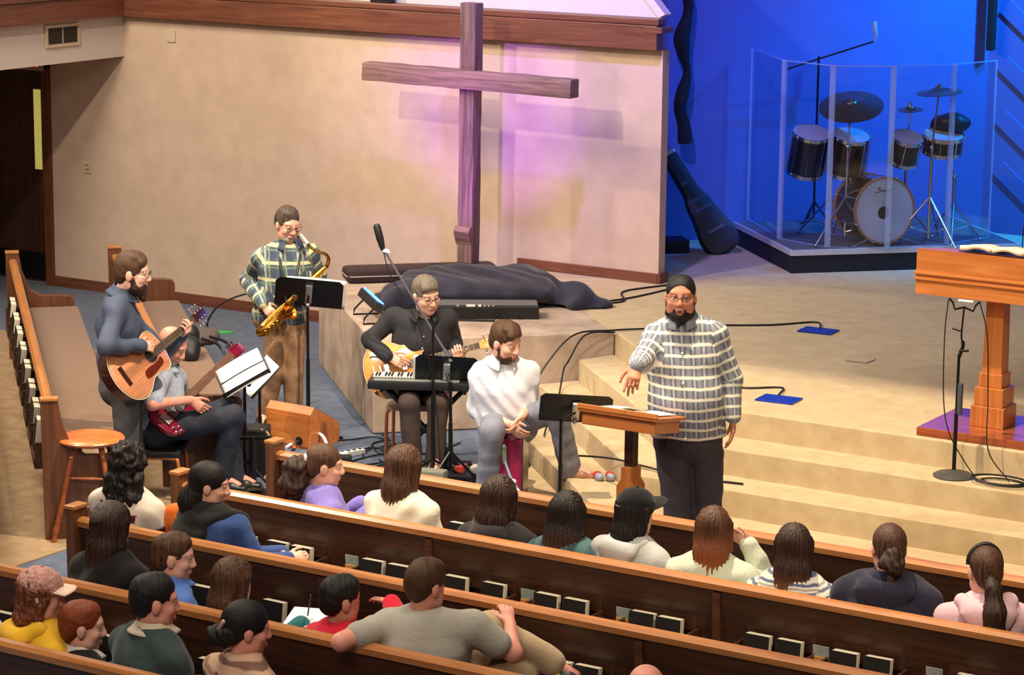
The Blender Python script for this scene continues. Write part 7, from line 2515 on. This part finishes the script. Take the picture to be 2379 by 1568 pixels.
vp = torso_prims(J, 0.034, 1.05) + [C(J['sl'], J['sl'] + A3(0, 0, -0.03), 0.07, 0.07, 0.03)]
blob('vest', vp, 0.009, M_VEST, par, cuts=[(A3(0, 0, 0.46), A3(0, 0, -1)), (J['sr'] + rt * 0.012, rt)], disp=quilt, base=b)
shell(hd, par, b, H_BLACK, seed=17, vol=1.05, nape=-0.11)
tail(par, b, [hd.p(0, -0.06, -0.05), hd.p(0, -0.085, -0.10), hd.p(0, -0.08, -0.16)], [0.07, 0.07, 0.05], H_BLACK, 'hair_ends', False, 0.004)
oc = A3(-8.58, 10.46, 0.45)
tag(blob('orange_bundle', [E(oc + A3(0, 0, .40), (0.10, 0.09, 0.085), None, 0.03), E(oc + A3(0.02, 0.02, 0.18), (0.10, 0.10, 0.22), None, 0.06), E(oc + A3(-.06, 0.0, .34), (0.06, 0.07, 0.08), None, 0.04)], 0.008, cloth('orange', (226, 112, 40)), None, cuts=[(oc, A3(0, 0, -1))], disp=ripple(0.008, (40, 60), 6)),
    'bright orange cloth bundle between the curly haired woman and the vest', 'cloth bundle')

# ---- third row
M_BLKTOP = cloth('black_top', (30, 27, 28), var=0.12)
par, b, J, hd, fb, rt = sitter('woman in a black top with half gathered dark brown hair', -8.22, 1.085, 3, SK_FAIR, M_BLKTOP, phi=12, seed=51, wide=0.18, girth=1.06)
long_hair(hd, par, b, H_DARK, 0.42, 0.086, 0.105, 0.040, back=0.12, amp=0.006, seed=18)
blob('gathered_hair', [hd.e((0, -0.02, 0.058), (0.078, 0.098, 0.076), 0.02), hd.cone((0, -0.10, 0.04), (0, -0.125, -0.03), 0.035, 0.022, 0.03)], 0.006, H_GREYDARK, par, cuts=[(hd.p(0, 0, 0.03), -hd.z)], disp=strands(hd.c, hd.y, 0.0018, 61, 97), base=b)
M_BLUE = cloth('blue_cotton', (84, 124, 196), var=0.06)
par, b, J, hd, fb, rt = sitter('boy with short brown hair in a blue shirt', -7.83, 0.990, 3, SK_FAIR, M_BLUE, s=0.82, phi=58, face=True, seed=52)
short_hair(hd, par, b, H_BROWN, amp=0.004, top=1.04, front=0.05, seed=3)
collar(par, b, J, M_BLUE, h=0.04, r=0.055, open_=0.8)
M_TEALTOP = cloth('teal_cotton', (44, 110, 112), var=0.08)
par, b, J, hd, fb, rt = sitter('girl with a brown bob in a teal top drawing on a page', -7.46, 0.925, 3, SK_FAIR, M_TEALTOP, s=0.82, phi=20, seed=53,
                               arms=dict(er=(-7.26, 9.58, 0.66), wr=(-7.20, 9.70, 0.70)), hands=dict(r=(A3(0.4, 0.7, 0.1), A3(-0.2, 0.1, -0.9), 0.6)))
long_hair(hd, par, b, H_BROWN, 0.27, 0.088, 0.088, 0.055, back=0.03, amp=0.005, seed=20)
t = thing('drawing_page', 'white drawing page on a board on the lap of the girl in teal', 'paper', (-7.17, 9.78, 0.715), 0.35)
MB().box((0, 0, 0), (0.30, 0.23, 0.006), Matrix.Rotation(0.12, 4, 'X')).build('board', M_BLACK, t)
MB().box((0, 0, 0.005), (0.29, 0.22, 0.003), Matrix.Rotation(0.12, 4, 'X')).build('page', M_PAPER, t)
q = MB()
q.rod((-0.02, -0.02, 0.012), (0.02, -0.05, 0.13), 0.004)
tag(q.build('pencil', M_BLACK, None, smooth=50), 'dark pencil held over the white drawing page', 'pencil').location = (-7.19, 9.78, 0.72)
M_RED = cloth('red_fleece', (206, 28, 54), var=0.08)
par, b, J, hd, fb, rt = sitter('boy with short black hair in a red sweatshirt', -6.82, 0.945, 3, SK_MID, M_RED, s=0.88, phi=34, seed=54, g_top=0.024,
                               arms=dict(er=(-6.60, 9.66, 0.83), wr=(-6.71, 9.76, 0.87)), hands=dict(r=(A3(-0.8, 0.25, 0.15), A3(0, -0.4, -0.8), 0.4)))
short_hair(hd, par, b, H_SHORTB, amp=0.003, top=1.02, front=0.05, seed=5, nape=-0.075, freq=80)
M_GREYTEE = cloth('grey_tee', (170, 166, 154), var=0.05)
M_KHAKI2 = cloth('khaki_light', (182, 158, 126), var=0.06)
par, b, J, hd, fb, rt = sitter('man in a grey tee with one arm along the pew back and a raised knee', -6.34, 1.100, 3, SK_RED, M_GREYTEE, phi=18, turn=0.5, sleeve=0.30, seed=55, wide=0.20, girth=1.14, pants=M_KHAKI2, 
                               arms=dict(sl=(-6.49, 9.42, 0.90), el=(-6.58, 9.16, 0.875), wl=(-6.60, 9.43, 0.90), sr=(-6.14, 9.58, 0.91), er=(-5.99, 9.70, 0.78), wr=(-6.09, 9.83, 0.87)),
                               hands=dict(r=(A3(-0.35, 0.35, 0.35), A3(-0.3, 0.2, -0.8), 0.5), l=(A3(-0.2, 0.9, -0.1), A3(0, 0, -1), 0.4)),
                               legs=dict(kr=(-6.20, 9.84, 0.83), ar=(-5.97, 10.0, 0.66), kl=(-6.06, 9.88, 0.60), al=(-6.0, 9.95, 0.12), fr=(0.90, 0.42, -0.12)))
short_hair(hd, par, b, H_SHORT, amp=0.004, top=1.08, front=0.05, seed=7, nape=-0.075, freq=50)
M_SHOE_NAVY = mat('shoe_navy', (26, 30, 44), 0.5)
for o in [c for c in par.children if c.name.startswith('shoe')]:
    bpy.data.objects.remove(o)
blob('shoe', shoe_prims(J['ar'], J['fr'], s=1.1), 0.006, M_SHOE_NAVY, par, base=b)
sole(par, b, J['ar'], J['fr'], mat('sole_yellow', (226, 206, 120), 0.6), 1.1)
q = MB()
for k in range(5):
    c_ = J['ar'] + J['fr'] * (0.035 + 0.018 * k) + A3(0, 0, -0.008 - 0.008 * k)
    q.tube([V(c_ + A3(0.0, -0.026, -0.012) - b), V(c_ + A3(0, 0, 0.006) - b), V(c_ + A3(0.0, 0.026, -0.012) - b)], 0.005, 6)
q.build('laces', M_WHITE, par, smooth=60)
q = MB()
sd = A3(0.2, -0.93, 0)
c_ = J['ar'] + J['fr'] * 0.06 + nrm(A3(0.2, -0.98, 0)) * 0.050 - A3(0, 0, 0.055)
f_ = nrm(J['fr'])
q.tube([V(c_ - f_ * 0.06 - A3(0, 0, 0.02) - b), V(c_ + A3(0, 0, 0.012) - b), V(c_ + f_ * 0.02 + A3(0, 0, -0.012) - b), V(c_ + f_ * 0.08 + A3(0, 0, 0.012) - b)], [0.004, 0.010, 0.010, 0.004], 6)
q.build('yellow_flash', mat('flash_yellow', (240, 220, 60), 0.5), par, smooth=60)

# ---- fourth row
M_YEL = cloth('yellow_fleece', (226, 176, 44), var=0.06)
par, b, J, hd, fb, rt = sitter('woman in a yellow hooded top and a pink lace cap', -7.90, 1.010, 4, SK_FAIR, M_YEL, phi=52, face=True, seed=61, wide=0.17)
hood(par, b, J, fb, rt, M_YEL, w=0.17)
long_hair(hd, par, b, H_AUBURN, 0.25, 0.080, 0.095, 0.050, back=0.05, amp=0.006, curly=True, seed=22)
M_LACE = mat('lace_pink', (218, 172, 158), 0.85, col2=(166, 110, 100), scale=70, bump=0.6, bscale=90)
cap(hd, par, b, M_LACE, cloth('brim_pink', (234, 206, 186)), tilt=0.01, lace=curls(0.0025, 130))
M_WHITETOP = cloth('white_cotton', (222, 216, 206), var=0.03)
par, b, J, hd, fb, rt = sitter('person in a white top cut off by the left edge', -8.32, 1.000, 4, SK_FAIR, M_WHITETOP, phi=30, seed=62, wide=0.19)
short_hair(hd, par, b, H_SHORT, amp=0.003)
par, b, J, hd, fb, rt = sitter('boy with short red hair in a black top with a white collar', -7.65, 0.905, 4, SK_FAIR, M_BLKTOP, s=0.84, phi=50, face=True, seed=63, wide=0.18)
short_hair(hd, par, b, H_RED, amp=0.002, top=1.0, front=0.045, nape=-0.075, seed=9, freq=90)
collar(par, b, J, M_WHITETOP, h=0.045, r=0.056, open_=1.2)
M_FOREST = cloth('forest_knit', (54, 68, 68), var=0.08, scale=40)
par, b, J, hd, fb, rt = sitter('man with short dark hair in a forest green sweater', -7.22, 1.100, 4, SK_RED, M_FOREST, phi=40, face=True, seed=64, wide=0.20, girth=1.14, hs=1.06)
short_hair(hd, par, b, H_SHORTB, amp=0.0025, top=1.0, front=0.04, nape=-0.08, seed=11, freq=80)
collar(par, b, J, cloth('cream_collar', (206, 190, 166)), h=0.04, r=0.066, open_=0.8)
M_NORDIC = stripes('patterned_knit', (198, 162, 136), [(2, 0.14, 0.0, 0.012, (96, 60, 56), 0.8), (2, 0.14, 0.05, 0.006, (228, 204, 180), 0.8), (2, 0.14, 0.07, 0.010, (150, 112, 94), 0.8)], wob=0.03)
par, b, J, hd, fb, rt = sitter('woman in a patterned tan sweater with dark hair pinned by a clip', -6.70, 1.065, 4, SK_RED, M_NORDIC, phi=42, face=True, seed=65, wide=0.18)
shell(hd, par, b, H_SHORTB, seed=24, vol=1.06)
p0 = hd.p(0, -0.095, -0.02)
tail(par, b, [p0 + hd.x * 0.03, p0 - hd.x * 0.01 - hd.y * 0.03 - UPZ * 0.02, p0 - hd.x * 0.04 - UPZ * 0.05], [0.042, 0.045, 0.03], H_SHORTB, 'bun', True, 0.005)
blob('hair_clip', [hd.cone((0.03, -0.112, 0.035), (0.012, -0.125, -0.005), 0.012, 0.008, 0.01)], 0.004, mat('clip_pink', (206, 150, 140), 0.3), par, base=b)
yk = MB()
nk_ = J['neck']
yk.grid(lambda u, v: V(nk_ + (rt * math.cos(2 * PI * u) * (0.085 + 0.055 * v) + fb * math.sin(2 * PI * u) * (0.078 + 0.040 * v)) + A3(0, 0, 0.028 - 0.05 * v) - b), 28, 4, closed_u=True)
yk.build('yoke_band', cloth('maroon_knit', (98, 58, 58), col2=(150, 110, 100), scale=90), par, smooth=60, solid=0.008)
q = MB()
q.tube([V(nk_ + rt * math.cos(a) * 0.066 + fb * math.sin(a) * 0.062 + A3(0, 0, 0.035 + 0.012 * math.sin(a)) - b) for a in np.linspace(0, 2 * PI, 20, endpoint=False)], 0.003, 6, closed=True)
q.build('cord_necklace', M_BLACK, par, smooth=60)
par, b, J, hd, fb, rt = sitter('bald man in the rear pew seen only by the crown', -4.70, 1.155, 4, SK_RED, M_FOREST, phi=-40, face=True, seed=66, wide=0.20, girth=1.1)
